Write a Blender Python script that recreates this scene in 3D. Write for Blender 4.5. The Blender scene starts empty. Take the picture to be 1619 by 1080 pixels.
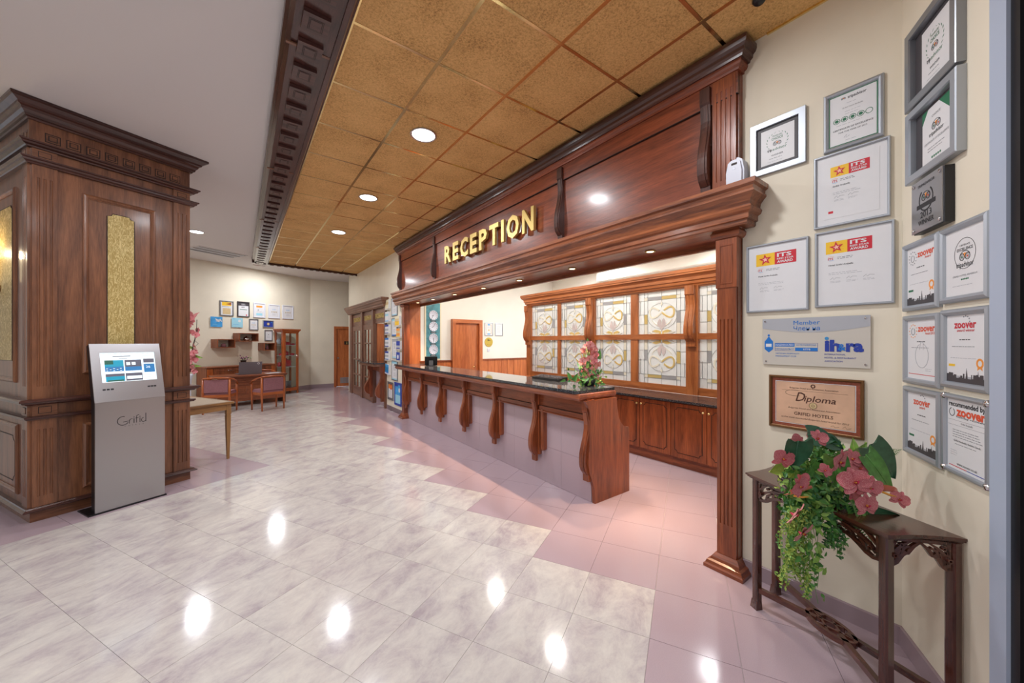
import bpy, bmesh, math, random
from mathutils import Vector, Matrix
random.seed(7)
PI = math.pi
rad = math.radians
scn = bpy.context.scene
COL = scn.collection

# ------------------------------------------------------------------ camera
cam_d = bpy.data.cameras.new('camera')
cam_d.sensor_width = 36.0
cam_d.lens = 36.0 * 580.0 / 1619.0
cam_d.clip_start = 0.05
cam = bpy.data.objects.new('camera', cam_d)
COL.objects.link(cam)
cam.location = (0, 0, 1.6)
cam.rotation_euler = (rad(90), 0, rad(-36.4))
scn.camera = cam

# ------------------------------------------------------------------ world, exposure
scn.view_settings.view_transform = 'Standard'
scn.view_settings.look = 'None'
scn.view_settings.gamma = 1.0
scn.view_settings.use_curve_mapping = False
scn.view_settings.exposure = -0.50
world = bpy.data.worlds.new('World')
scn.world = world
world.use_nodes = True
wbg = world.node_tree.nodes['Background']
wbg.inputs[0].default_value = (0.80, 0.88, 1.0, 1)
wbg.inputs[1].default_value = 1.25


def lamp(name, loc, power, size, color=(1, 1, 1), rot=(0, 0, 0), shape='DISK', sy=None, spread=180, glossy=True):
    d = bpy.data.lights.new(name, 'AREA')
    d.energy = power
    d.color = color
    d.shape = shape
    d.size = size
    if sy: d.size_y = sy
    d.spread = rad(spread)
    o = bpy.data.objects.new(name, d)
    o.location = loc
    o.rotation_euler = rot
    o['kind'] = 'helper'
    COL.objects.link(o)
    return o


COOL = (0.94, 0.96, 1.0)
NEUT = (1.0, 0.96, 0.90)
WARM = (1.0, 0.66, 0.40)
LOBBY = [(1.44, 3.42), (1.44, 5.37), (1.45, 7.39)]
for (x, y) in LOBBY:
    lamp('downlight_lamp', (x, y, 3.600), 44, 0.24, COOL)
for (x, y) in [(-0.70, 9.30), (0.80, 12.3), (-3.2, 9.6), (1.44, 1.45), (1.44, -0.9)]:
    lamp('downlight_lamp', (x, y, 3.600 if x > 1 else 3.69), 44 if y < 2 else 62, 0.24, COOL)
# rooms behind and beside the photographer: more downlights of the lobby
for (x, y) in [(-1.2, 1.2), (-1.2, 3.6), (-3.4, 2.4), (-1.2, -1.4), (-3.6, -1.2)]:
    lamp('downlight_lamp', (x, y, 3.69), 34, 0.24, COOL)
# inside the reception
for (x, y) in [(3.97, 2.5), (3.97, 4.25), (3.97, 5.95)]:
    lamp('reception_lamp', (x, y, 3.30), 44, 0.24, (1.0, 0.95, 0.88))
lamp('office_lamp', (6.1, 2.6, 3.28), 110, 1.2, (0.95, 0.97, 1.0), shape='RECTANGLE', sy=0.3)
lamp('office_lamp', (6.1, 5.4, 3.28), 110, 1.2, (0.95, 0.97, 1.0), shape='RECTANGLE', sy=0.3)
lamp('booth_fill', (3.55, 9.6, 2.55), 16, 0.5, NEUT)  # added fill lights, brighten the closed booth interior; no fixtures there
lamp('booth_fill', (3.55, 11.4, 2.55), 12, 0.5, NEUT)
SPOTS = [2.857, 3.809, 4.698, 5.621, 6.50, 7.25, 1.9]
for y in SPOTS:
    lamp('soffit_lamp', (2.93, y, 2.385), 9.0, 0.05, WARM, spread=62)


# ------------------------------------------------------------------ materials
def lin(c):
    return tuple(((v / 255.0) / 12.92 if v / 255.0 <= 0.04045 else ((v / 255.0 + 0.055) / 1.055) ** 2.4) for v in c) + (1.0,)


def mat_base(name):
    m = bpy.data.materials.new(name)
    m.use_nodes = True
    nt = m.node_tree
    return m, nt, nt.nodes['Principled BSDF']


def plain(name, c, rough=0.5, metal=0.0, coat=0.0, emit=0.0, noise=0.0, scale=20.0, spec=0.5, aniso=0):
    m, nt, b = mat_base(name)
    col = lin(c)
    b.inputs['Base Color'].default_value = col
    b.inputs['Roughness'].default_value = rough
    b.inputs['Metallic'].default_value = metal
    b.inputs['Coat Weight'].default_value = coat
    b.inputs['Specular IOR Level'].default_value = spec
    if noise > 0:
        tc = nt.nodes.new('ShaderNodeTexCoord')
        n = nt.nodes.new('ShaderNodeTexNoise'); n.inputs['Scale'].default_value = scale; n.inputs['Detail'].default_value = 4
        r = nt.nodes.new('ShaderNodeValToRGB')
        r.color_ramp.elements[0].position = 0.3; r.color_ramp.elements[1].position = 0.7
        r.color_ramp.elements[0].color = tuple(v * (1 - noise) for v in col[:3]) + (1,)
        r.color_ramp.elements[1].color = tuple(min(1, v * (1 + noise)) for v in col[:3]) + (1,)
        nt.links.new(tc.outputs['Object'], n.inputs['Vector'])
        nt.links.new(n.outputs['Fac'], r.inputs['Fac'])
        nt.links.new(r.outputs['Color'], b.inputs['Base Color'])
    if emit > 0:
        b.inputs['Emission Color'].default_value = col
        b.inputs['Emission Strength'].default_value = emit
    return m


def wood(name, c1, c2, axis='z', rough=0.28, scale=1.0, coat=0.25):
    m, nt, b = mat_base(name)
    tc = nt.nodes.new('ShaderNodeTexCoord')
    oi = nt.nodes.new('ShaderNodeObjectInfo')
    mp = nt.nodes.new('ShaderNodeMapping')
    s = {'x': (0.9, 11, 11), 'y': (11, 0.9, 11), 'z': (11, 11, 0.9)}[axis]
    mp.inputs['Scale'].default_value = tuple(v * scale for v in s)
    va = nt.nodes.new('ShaderNodeVectorMath'); va.operation = 'ADD'
    mu = nt.nodes.new('ShaderNodeMath'); mu.operation = 'MULTIPLY'; mu.inputs[1].default_value = 7.0
    nt.links.new(oi.outputs['Random'], mu.inputs[0])
    nt.links.new(tc.outputs['Object'], va.inputs[0])
    nt.links.new(mu.outputs[0], va.inputs[1])
    nt.links.new(va.outputs[0], mp.inputs['Vector'])
    n1 = nt.nodes.new('ShaderNodeTexNoise'); n1.inputs['Scale'].default_value = 1.1; n1.inputs['Detail'].default_value = 5; n1.inputs['Distortion'].default_value = 0.7
    n2 = nt.nodes.new('ShaderNodeTexNoise'); n2.inputs['Scale'].default_value = 9.0; n2.inputs['Detail'].default_value = 3
    mx = nt.nodes.new('ShaderNodeMix'); mx.inputs[0].default_value = 0.35
    nt.links.new(mp.outputs[0], n1.inputs['Vector']); nt.links.new(mp.outputs[0], n2.inputs['Vector'])
    nt.links.new(n1.outputs['Fac'], mx.inputs[2]); nt.links.new(n2.outputs['Fac'], mx.inputs[3])
    r = nt.nodes.new('ShaderNodeValToRGB')
    r.color_ramp.elements[0].position = 0.37; r.color_ramp.elements[1].position = 0.62
    r.color_ramp.elements[0].color = lin(c2); r.color_ramp.elements[1].color = lin(c1)
    nt.links.new(mx.outputs[0], r.inputs['Fac'])
    nt.links.new(r.outputs['Color'], b.inputs['Base Color'])
    b.inputs['Roughness'].default_value = rough
    b.inputs['Coat Weight'].default_value = coat
    b.inputs['Coat Roughness'].default_value = 0.15
    bp = nt.nodes.new('ShaderNodeBump'); bp.inputs['Strength'].default_value = 0.06; bp.inputs['Distance'].default_value = 0.01
    nt.links.new(n2.outputs['Fac'], bp.inputs['Height']); nt.links.new(bp.outputs[0], b.inputs['Normal'])
    return m


M = {}
for ax in 'xyz':
    M['fascia_' + ax] = wood('mahogany_' + ax, (142, 70, 42), (92, 40, 23), ax, 0.36)
    M['cornice_' + ax] = wood('cornice_wood_' + ax, (158, 92, 56), (88, 44, 27), ax, 0.33)
    M['counter_' + ax] = wood('counter_wood_' + ax, (156, 82, 46), (104, 50, 28), ax, 0.3)
    M['pillar_' + ax] = wood('walnut_' + ax, (138, 88, 58), (92, 54, 34), ax, 0.36)
    M['ledge_' + ax] = wood('dark_walnut_' + ax, (84, 50, 42), (56, 32, 28), ax, 0.3)
    M['orange_' + ax] = wood('cherry_' + ax, (206, 122, 68), (168, 88, 44), ax, 0.35)
    M['screen_' + ax] = wood('screen_wood_' + ax, (182, 110, 62), (136, 74, 38), ax, 0.35)
    M['booth_' + ax] = wood('booth_wood_' + ax, (140, 98, 76), (104, 66, 50), ax, 0.4)
    M['table_' + ax] = wood('rosewood_' + ax, (92, 48, 34), (56, 27, 21), ax, 0.22, coat=0.6)
    M['oak_' + ax] = wood('oak_' + ax, (160, 116, 66), (120, 82, 42), ax, 0.4)
    M['chair_' + ax] = wood('chair_wood_' + ax, (192, 104, 50), (150, 72, 30), ax, 0.33)
    M['desk_' + ax] = wood('desk_wood_' + ax, (156, 88, 52), (112, 58, 34), ax, 0.4)
M['groove'] = plain('dark_groove_shade', (38, 20, 14), 0.6)  # dark strips paint the shade of carved grooves; also colours small dark parts
M['wall'] = plain('cream_plaster', (232, 223, 203), 0.75, noise=0.03, scale=3)
M['wallin'] = plain('pale_plaster', (236, 233, 222), 0.75, noise=0.02, scale=3)
M['white'] = plain('white_ceiling_paint', (222, 218, 216), 0.85)
M['skirt'] = plain('pink_skirting_tile', (158, 138, 144), 0.25)
M['brass'] = plain('polished_brass', (240, 214, 150), 0.16, metal=1.0)
M['gold'] = plain('gold_letter', (208, 182, 112), 0.42, metal=0.7)
M['chrome'] = plain('chrome', (210, 210, 214), 0.12, metal=1.0)
M['silver'] = plain('satin_aluminium', (176, 182, 190), 0.42, metal=0.7)
M['silver2'] = plain('dull_aluminium', (150, 154, 160), 0.4, metal=0.75)
M['black'] = plain('black_plastic', (22, 22, 25), 0.35)
M['darkgrey'] = plain('dark_grey_mount', (66, 62, 66), 0.5)
M['paper'] = plain('paper', (226, 226, 228), 0.5, noise=0.01)
M['cream_p'] = plain('cream_paper', (232, 222, 190), 0.5)
M['ink'] = plain('ink', (40, 40, 44), 0.6)
M['inkgrey'] = plain('grey_ink', (130, 132, 138), 0.6)
M['inklight'] = plain('light_grey_ink', (176, 178, 184), 0.6)
M['red'] = plain('red_print', (204, 32, 52), 0.5)
M['redor'] = plain('orange_red_print', (222, 84, 52), 0.5)
M['yellow'] = plain('yellow_print', (244, 196, 40), 0.5)
M['green'] = plain('green_print', (36, 112, 76), 0.5)
M['blue'] = plain('blue_print', (26, 116, 200), 0.5)
M['navy'] = plain('navy_print', (36, 62, 160), 0.5)
M['skyblue'] = plain('sky_print', (70, 160, 222), 0.5, noise=0.25, scale=8)
M['lightblue'] = plain('light_blue_print', (160, 214, 232), 0.5)
M['cyan'] = plain('cyan_print', (22, 130, 186), 0.5, noise=0.2, scale=12)
M['orange'] = plain('orange_print', (240, 152, 60), 0.5)
M['tan'] = plain('tan_print', (214, 188, 140), 0.5, noise=0.08, scale=30)
M['copper'] = plain('copper_sheet', (226, 184, 154), 0.35, metal=0.2, noise=0.2, scale=5)
M['brickred'] = plain('patterned_red_mount', (150, 76, 52), 0.5, noise=0.2, scale=90)
M['brown_ink'] = plain('brown_ink', (82, 44, 32), 0.6)
M['bronze'] = plain('bronze_edge', (120, 84, 50), 0.35, metal=0.5)
M['steel'] = plain('brushed_steel', (176, 176, 180), 0.30, metal=1.0)
M['greyplastic'] = plain('grey_laptop', (120, 116, 122), 0.4, metal=0.3)
M['whiteplastic'] = plain('white_plastic', (216, 220, 232), 0.35)
M['mauve'] = plain('mauve_upholstery', (146, 98, 104), 0.9, noise=0.12, scale=60)
M['redpot'] = plain('red_enamel', (196, 40, 56), 0.25, coat=0.5)
M['pewter'] = plain('pewter', (150, 152, 160), 0.35, metal=0.6, noise=0.3, scale=40)
M['teal'] = plain('weathered_teal', (76, 140, 152), 0.5, noise=0.35, scale=14)
M['flower_pot'] = plain('black_pot', (28, 26, 30), 0.4)
M['doorcase'] = plain('pale_blue_door_casing', (176, 188, 208), 0.4)
M['matwood'] = plain('table_inlay', (170, 150, 124), 0.45, noise=0.05, scale=20)
M['tube'] = plain('twig', (44, 38, 34), 0.7)
M['lens'] = plain('lamp_diffuser', (255, 255, 255), 0.5, emit=14)
M['lenswarm'] = plain('warm_lamp_diffuser', (255, 226, 180), 0.5, emit=10)
M['sconceglow'] = plain('sconce_shade_glass', (255, 232, 184), 0.5, emit=3.2)


def granite(name, base, dark, rough, light=(200, 200, 205), scale=90):
    m, nt, b = mat_base(name)
    tc = nt.nodes.new('ShaderNodeTexCoord')
    v = nt.nodes.new('ShaderNodeTexVoronoi'); v.inputs['Scale'].default_value = scale
    n = nt.nodes.new('ShaderNodeTexNoise'); n.inputs['Scale'].default_value = scale * 2; n.inputs['Detail'].default_value = 3
    r = nt.nodes.new('ShaderNodeValToRGB')
    e = r.color_ramp.elements
    e[0].position = 0.35; e[0].color = lin(dark); e[1].position = 0.62; e[1].color = lin(base)
    k = e.new(0.75); k.color = lin(light)
    mx = nt.nodes.new('ShaderNodeMix'); mx.inputs[0].default_value = 0.6
    nt.links.new(tc.outputs['Object'], v.inputs['Vector']); nt.links.new(tc.outputs['Object'], n.inputs['Vector'])
    nt.links.new(v.outputs['Distance'], mx.inputs[2]); nt.links.new(n.outputs['Fac'], mx.inputs[3])
    nt.links.new(mx.outputs[0], r.inputs['Fac']); nt.links.new(r.outputs['Color'], b.inputs['Base Color'])
    b.inputs['Roughness'].default_value = rough
    return m


M['granite'] = granite('black_granite', (74, 76, 80), (26, 28, 32), 0.05, (140, 142, 148))
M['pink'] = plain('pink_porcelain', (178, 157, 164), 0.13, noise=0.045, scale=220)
M['grout'] = plain('pale_grout', (196, 186, 186), 0.7)


def marble():
    m, nt, b = mat_base('beige_marble_tile')
    g = nt.nodes.new('ShaderNodeNewGeometry')
    oi = nt.nodes.new('ShaderNodeObjectInfo')
    ad = nt.nodes.new('ShaderNodeMath'); ad.operation = 'ADD'
    nt.links.new(oi.outputs['Random'], ad.inputs[0]); nt.links.new(g.outputs['Random Per Island'], ad.inputs[1])
    mu = nt.nodes.new('ShaderNodeMath'); mu.operation = 'MULTIPLY'; mu.inputs[1].default_value = 31.0
    nt.links.new(ad.outputs[0], mu.inputs[0])
    mp = nt.nodes.new('ShaderNodeMapping'); mp.inputs['Rotation'].default_value = (0, 0, rad(-28.3)); mp.vector_type = 'POINT'
    nt.links.new(g.outputs['Position'], mp.inputs['Vector'])
    va = nt.nodes.new('ShaderNodeVectorMath'); va.operation = 'ADD'
    nt.links.new(mp.outputs[0], va.inputs[0]); nt.links.new(mu.outputs[0], va.inputs[1])
    sc = nt.nodes.new('ShaderNodeVectorMath'); sc.operation = 'MULTIPLY'; sc.inputs[1].default_value = (2.6, 4.2, 3)
    nt.links.new(va.outputs[0], sc.inputs[0])
    n = nt.nodes.new('ShaderNodeTexNoise'); n.inputs['Scale'].default_value = 1.3; n.inputs['Detail'].default_value = 11; n.inputs['Roughness'].default_value = 0.74; n.inputs['Distortion'].default_value = 0.35
    nt.links.new(sc.outputs[0], n.inputs['Vector'])
    r = nt.nodes.new('ShaderNodeValToRGB'); e = r.color_ramp.elements
    e[0].position = 0.33; e[0].color = lin((176, 163, 166))
    e[1].position = 0.60; e[1].color = lin((212, 205, 198))
    k = e.new(0.43); k.color = lin((192, 182, 181))
    k = e.new(0.50); k.color = lin((202, 194, 189))
    k = e.new(0.74); k.color = lin((222, 216, 204))
    nt.links.new(n.outputs['Fac'], r.inputs['Fac']); nt.links.new(r.outputs['Color'], b.inputs['Base Color'])
    b.inputs['Roughness'].default_value = 0.10
    return m


M['marble'] = marble()


def cork():
    m, nt, b = mat_base('cork_ceiling_board')
    g = nt.nodes.new('ShaderNodeNewGeometry')
    n = nt.nodes.new('ShaderNodeTexNoise'); n.inputs['Scale'].default_value = 75; n.inputs['Detail'].default_value = 5; n.inputs['Roughness'].default_value = 0.85
    n2 = nt.nodes.new('ShaderNodeTexNoise'); n2.inputs['Scale'].default_value = 3; n2.inputs['Detail'].default_value = 2
    nt.links.new(g.outputs['Position'], n.inputs['Vector']); nt.links.new(g.outputs['Position'], n2.inputs['Vector'])
    r = nt.nodes.new('ShaderNodeValToRGB'); e = r.color_ramp.elements
    e[0].position = 0.34; e[0].color = lin((136, 96, 54)); e[1].position = 0.60; e[1].color = lin((232, 188, 124))
    k = e.new(0.46); k.color = lin((208, 162, 98))
    mx = nt.nodes.new('ShaderNodeMix'); mx.inputs[0].default_value = 0.2
    nt.links.new(n.outputs['Fac'], mx.inputs[2]); nt.links.new(n2.outputs['Fac'], mx.inputs[3])
    nt.links.new(mx.outputs[0], r.inputs['Fac']); nt.links.new(r.outputs['Color'], b.inputs['Base Color'])
    b.inputs['Roughness'].default_value = 0.85
    bp = nt.nodes.new('ShaderNodeBump'); bp.inputs['Strength'].default_value = 0.25; bp.inputs['Distance'].default_value = 0.004
    nt.links.new(n.outputs['Fac'], bp.inputs['Height']); nt.links.new(bp.outputs[0], b.inputs['Normal'])
    return m


M['cork'] = cork()


def damask():
    m, nt, b = mat_base('gold_damask')
    tc = nt.nodes.new('ShaderNodeTexCoord')
    mp = nt.nodes.new('ShaderNodeMapping'); mp.inputs['Scale'].default_value = (1, 1, 0.55)
    nt.links.new(tc.outputs['Object'], mp.inputs['Vector'])
    n = nt.nodes.new('ShaderNodeTexNoise'); n.inputs['Scale'].default_value = 9; n.inputs['Detail'].default_value = 2
    va = nt.nodes.new('ShaderNodeVectorMath'); va.operation = 'MULTIPLY_ADD'; va.inputs[1].default_value = (0.16, 0.16, 0.16)
    nt.links.new(n.outputs['Color'], va.inputs[0]); nt.links.new(mp.outputs[0], va.inputs[2])
    w = nt.nodes.new('ShaderNodeTexVoronoi'); w.feature = 'SMOOTH_F1'; w.inputs['Scale'].default_value = 24
    nt.links.new(va.outputs[0], w.inputs['Vector'])
    s = nt.nodes.new('ShaderNodeMath'); s.operation = 'SINE'
    mm = nt.nodes.new('ShaderNodeMath'); mm.operation = 'MULTIPLY'; mm.inputs[1].default_value = 26
    nt.links.new(w.outputs['Distance'], mm.inputs[0]); nt.links.new(mm.outputs[0], s.inputs[0])
    r = nt.nodes.new('ShaderNodeValToRGB'); e = r.color_ramp.elements
    e[0].position = 0.1; e[0].color = lin((176, 150, 84)); e[1].position = 0.8; e[1].color = lin((218, 196, 134))
    nt.links.new(s.outputs[0], r.inputs['Fac']); nt.links.new(r.outputs['Color'], b.inputs['Base Color'])
    b.inputs['Roughness'].default_value = 0.45
    return m


M['damask'] = damask()


def glass(name, c, rough, trans=1.0, alpha=1.0, noise=0.0):
    m, nt, b = mat_base(name)
    b.inputs['Base Color'].default_value = lin(c)
    b.inputs['Roughness'].default_value = rough
    b.inputs['Transmission Weight'].default_value = trans
    b.inputs['Alpha'].default_value = alpha
    b.inputs['IOR'].default_value = 1.3
    if noise:
        tc = nt.nodes.new('ShaderNodeTexCoord'); n = nt.nodes.new('ShaderNodeTexNoise'); n.inputs['Scale'].default_value = 150
        bp = nt.nodes.new('ShaderNodeBump'); bp.inputs['Strength'].default_value = noise; bp.inputs['Distance'].default_value = 0.003
        nt.links.new(tc.outputs['Object'], n.inputs['Vector']); nt.links.new(n.outputs['Fac'], bp.inputs['Height']); nt.links.new(bp.outputs[0], b.inputs['Normal'])
    return m


M['frost'] = glass('frosted_glass', (236, 240, 242), 0.25, 0.40, noise=0.12)
M['g_yellow'] = glass('amber_glass', (238, 212, 140), 0.3, 0.35)
M['g_white'] = glass('opal_glass', (244, 240, 226), 0.4, 0.2)
M['g_grey'] = glass('grey_textured_glass', (198, 200, 206), 0.3, 0.4, noise=0.4)
M['g_pink'] = glass('pink_glass', (234, 222, 222), 0.3, 0.4)
M['lead'] = plain('lead_came', (138, 140, 142), 0.5, metal=0.3)


def clear(name, tint=(255, 255, 255), fac=0.08):
    m = bpy.data.materials.new(name); m.use_nodes = True
    nt = m.node_tree; nt.nodes.clear()
    o = nt.nodes.new('ShaderNodeOutputMaterial'); t = nt.nodes.new('ShaderNodeBsdfTransparent'); g = nt.nodes.new('ShaderNodeBsdfGlossy')
    t.inputs[0].default_value = lin(tint); g.inputs['Roughness'].default_value = 0.02
    fr = nt.nodes.new('ShaderNodeFresnel'); fr.inputs['IOR'].default_value = 1.45
    mx = nt.nodes.new('ShaderNodeMixShader')
    ge = nt.nodes.new('ShaderNodeNewGeometry'); su = nt.nodes.new('ShaderNodeMath'); su.operation = 'SUBTRACT'; su.inputs[0].default_value = 1.0; su.use_clamp = True
    ml = nt.nodes.new('ShaderNodeMath'); ml.operation = 'MULTIPLY'
    nt.links.new(ge.outputs['Backfacing'], su.inputs[1]); nt.links.new(su.outputs[0], ml.inputs[0]); nt.links.new(fr.outputs[0], ml.inputs[1])
    nt.links.new(ml.outputs[0], mx.inputs[0]); nt.links.new(t.outputs[0], mx.inputs[1]); nt.links.new(g.outputs[0], mx.inputs[2])
    nt.links.new(mx.outputs[0], o.inputs[0])
    return m


M['clear'] = clear('clear_glass', (246, 250, 250))
M['darkglass'] = plain('dark_door_glass', (30, 44, 48), 0.08)


def petal_mat(name, c1, c2, spots=True, trans=0.15):
    m, nt, b = mat_base(name)
    tc = nt.nodes.new('ShaderNodeTexCoord')
    v = nt.nodes.new('ShaderNodeTexVoronoi'); v.inputs['Scale'].default_value = 20
    r = nt.nodes.new('ShaderNodeValToRGB'); e = r.color_ramp.elements
    e[0].position = 0.18; e[0].color = lin(c1); e[1].position = 0.42; e[1].color = lin(c2)
    nt.links.new(tc.outputs['Object'], v.inputs['Vector']); nt.links.new(v.outputs['Distance'], r.inputs['Fac'])
    if spots: nt.links.new(r.outputs['Color'], b.inputs['Base Color'])
    else: b.inputs['Base Color'].default_value = lin(c1)
    b.inputs['Roughness'].default_value = 0.5
    b.inputs['Subsurface Weight'].default_value = trans
    b.inputs['Subsurface Radius'].default_value = (0.02, 0.01, 0.01)
    return m


M['orchid'] = petal_mat('orchid_petal', (232, 180, 170), (200, 104, 112), trans=0)
M['orchid2'] = petal_mat('pale_orchid_petal', (232, 182, 172), (210, 134, 134), trans=0)
M['lip'] = plain('orchid_lip', (190, 30, 70), 0.4)
M['lipyellow'] = plain('orchid_heart', (230, 160, 60), 0.4)
M['anthurium'] = plain('coral_spathe', (236, 138, 112), 0.25, coat=0.4)
M['leafdark'] = plain('dark_leaf', (50, 100, 70), 0.35, coat=0.3, noise=0.25, scale=25)
M['leafmid'] = plain('green_leaf', (84, 140, 62), 0.4, noise=0.3, scale=30)
M['leaflight'] = plain('light_leaf', (142, 180, 84), 0.45, noise=0.3, scale=30)
M['leaflime'] = plain('lime_leaf', (176, 196, 92), 0.5, noise=0.25, scale=40)
M['leafivy'] = plain('ivy_leaf', (58, 112, 60), 0.4, noise=0.35, scale=30)


# ------------------------------------------------------------------ mesh builder
class MB:
    def __init__(s):
        s.v = []; s.f = []; s.m = []; s.sm = []; s.cur = 0; s.mats = []
        s.X = None

    def mat(s, name):
        if name not in s.mats: s.mats.append(name)
        s.cur = s.mats.index(name)
        return s

    def add(s, vs, fs, smooth=False):
        b = len(s.v)
        if s.X is not None:
            vs = [tuple(s.X @ Vector(v)) for v in vs]
        s.v += [tuple(v) for v in vs]
        for f in fs:
            s.f.append(tuple(b + i for i in f)); s.m.append(s.cur); s.sm.append(smooth)
        return s

    def box(s, x0, x1, y0, y1, z0, z1):
        if x0 > x1: x0, x1 = x1, x0
        if y0 > y1: y0, y1 = y1, y0
        if z0 > z1: z0, z1 = z1, z0
        vs = [(x0, y0, z0), (x1, y0, z0), (x1, y1, z0), (x0, y1, z0), (x0, y0, z1), (x1, y0, z1), (x1, y1, z1), (x0, y1, z1)]
        return s.add(vs, [(0, 3, 2, 1), (4, 5, 6, 7), (0, 1, 5, 4), (1, 2, 6, 5), (2, 3, 7, 6), (3, 0, 4, 7)])

    def prism(s, poly, a0, a1, axis='z', smooth=False):
        """poly: for 'z' (x,y); 'y' (x,z); 'x' (y,z)"""
        def P(p, a):
            return {'z': (p[0], p[1], a), 'y': (p[0], a, p[1]), 'x': (a, p[0], p[1])}[axis]
        area = sum(poly[i][0] * poly[(i + 1) % len(poly)][1] - poly[(i + 1) % len(poly)][0] * poly[i][1] for i in range(len(poly)))
        if area < 0: poly = poly[::-1]
        if a0 > a1: a0, a1 = a1, a0
        n = len(poly)
        vs = [P(p, a0) for p in poly] + [P(p, a1) for p in poly]
        lo = tuple(range(n)); hi = tuple(range(n, 2 * n))
        flip = axis == 'y'
        fs = [lo[::-1] if not flip else lo, hi if not flip else hi[::-1]]
        s.add(vs, fs)
        b = len(s.v) - 2 * n
        for i in range(n):
            j = (i + 1) % n
            q = (i, j, n + j, n + i)
            if flip: q = q[::-1]
            s.f.append(tuple(b + k for k in q)); s.m.append(s.cur); s.sm.append(smooth)
        return s

    def sweep(s, prof, path, closed=False, caps=True):
        """prof: (out, z) list; path: (x, y) list; out = to the right of the travel direction"""
        n = len(path); k = len(prof); rings = []
        for i, p in enumerate(path):
            p = Vector(p)
            if closed or 0 < i < n - 1:
                a = (p - Vector(path[i - 1])).normalized(); b = (Vector(path[(i + 1) % n]) - p).normalized()
            elif i == 0: a = b = (Vector(path[1]) - p).normalized()
            else: a = b = (p - Vector(path[i - 1])).normalized()
            na = Vector((a.y, -a.x)); nb = Vector((b.y, -b.x)); mm = na + nb
            mm = mm / max(0.2, mm.dot(na)) if mm.length > 1e-6 else na
            rings.append([(p.x + mm.x * o, p.y + mm.y * o, z) for (o, z) in prof])
        vs = [v for r in rings for v in r]; fs = []
        segs = n if closed else n - 1
        for i in range(segs):
            j = (i + 1) % n
            for q in range(k):
                r = (q + 1) % k
                fs.append((i * k + q, j * k + q, j * k + r, i * k + r))
        if caps and not closed:
            fs.append(tuple(range(k))); fs.append(tuple((n - 1) * k + q for q in range(k))[::-1])
        return s.add(vs, fs)

    def rframe(s, x0, x1, z0, z1, prof, y=0.0):
        """mitred rectangular frame facing -y; prof: closed loop of (inset, outward)"""
        k = len(prof); rings = []
        for (cx, cz, sx, sz) in ((x0, z0, 1, 1), (x1, z0, -1, 1), (x1, z1, -1, -1), (x0, z1, 1, -1)):
            rings.append([(cx + sx * i, y - o, cz + sz * i) for (i, o) in prof])
        vs = [v for r in rings for v in r]; fs = []
        for i in range(4):
            j = (i + 1) % 4
            for q in range(k):
                r = (q + 1) % k
                fs.append((i * k + q, i * k + r, j * k + r, j * k + q))
        return s.add(vs, fs)

    def tube(s, pts, r, n=8, caps=True, flat=1.0):
        pts = [Vector(p) for p in pts]; m = len(pts); vs = []; fs = []
        rr = r if isinstance(r, (list, tuple)) else [r] * m
        up = Vector((0, 0, 1)); prev = None
        for i, p in enumerate(pts):
            d = (pts[min(i + 1, m - 1)] - pts[max(i - 1, 0)]).normalized()
            if prev is None:
                a = d.cross(up if abs(d.z) < 0.9 else Vector((1, 0, 0))).normalized()
            else:
                a = (prev - d * prev.dot(d)).normalized()
            prev = a; b = d.cross(a)
            for k in range(n):
                t = 2 * PI * k / n
                vs.append(p + a * math.cos(t) * rr[i] + b * math.sin(t) * rr[i] * flat)
        for i in range(m - 1):
            for k in range(n):
                l = (k + 1) % n
                fs.append((i * n + k, i * n + l, (i + 1) * n + l, (i + 1) * n + k))
        if caps:
            fs.append(tuple(range(n))[::-1]); fs.append(tuple((m - 1) * n + k for k in range(n)))
        return s.add(vs, fs, True)

    def ribbon(s, pts, w, t0, t1, plane='xz'):
        """flat band of width w along 2D pts, thick from t0 to t1 on the third axis"""
        L = []; Rr = []; n = len(pts)
        ws = w if isinstance(w, (list, tuple)) else [w] * n
        for i in range(n):
            a = Vector(pts[max(i - 1, 0)]); b = Vector(pts[min(i + 1, n - 1)]); d = (b - a).normalized(); nn = Vector((-d.y, d.x)); p = Vector(pts[i])
            L.append(p + nn * ws[i] / 2); Rr.append(p - nn * ws[i] / 2)
        def P(p, a): return (p.x, a, p.y) if plane == 'xz' else (p.x, p.y, a)
        vs = []; fs = []
        for i in range(n):
            vs += [P(L[i], t0), P(Rr[i], t0), P(Rr[i], t1), P(L[i], t1)]
        for i in range(n - 1):
            a = 4 * i; b = a + 4
            for k in range(4):
                l = (k + 1) % 4
                fs.append((a + k, a + l, b + l, b + k))
        fs += [(0, 1, 2, 3)[::-1], tuple(4 * (n - 1) + k for k in range(4))]
        return s.add(vs, fs)

    def lathe(s, prof, n=20, c=(0, 0, 0), smooth=True):
        vs = []; fs = []; k = len(prof)
        for (r, z) in prof:
            for i in range(n):
                t = 2 * PI * i / n
                vs.append((c[0] + r * math.cos(t), c[1] + r * math.sin(t), c[2] + z))
        for j in range(k - 1):
            for i in range(n):
                l = (i + 1) % n
                fs.append((j * n + i, j * n + l, (j + 1) * n + l, (j + 1) * n + i))
        fs.append(tuple(range(n))[::-1]); fs.append(tuple((k - 1) * n + i for i in range(n)))
        return s.add(vs, fs, smooth)

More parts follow.
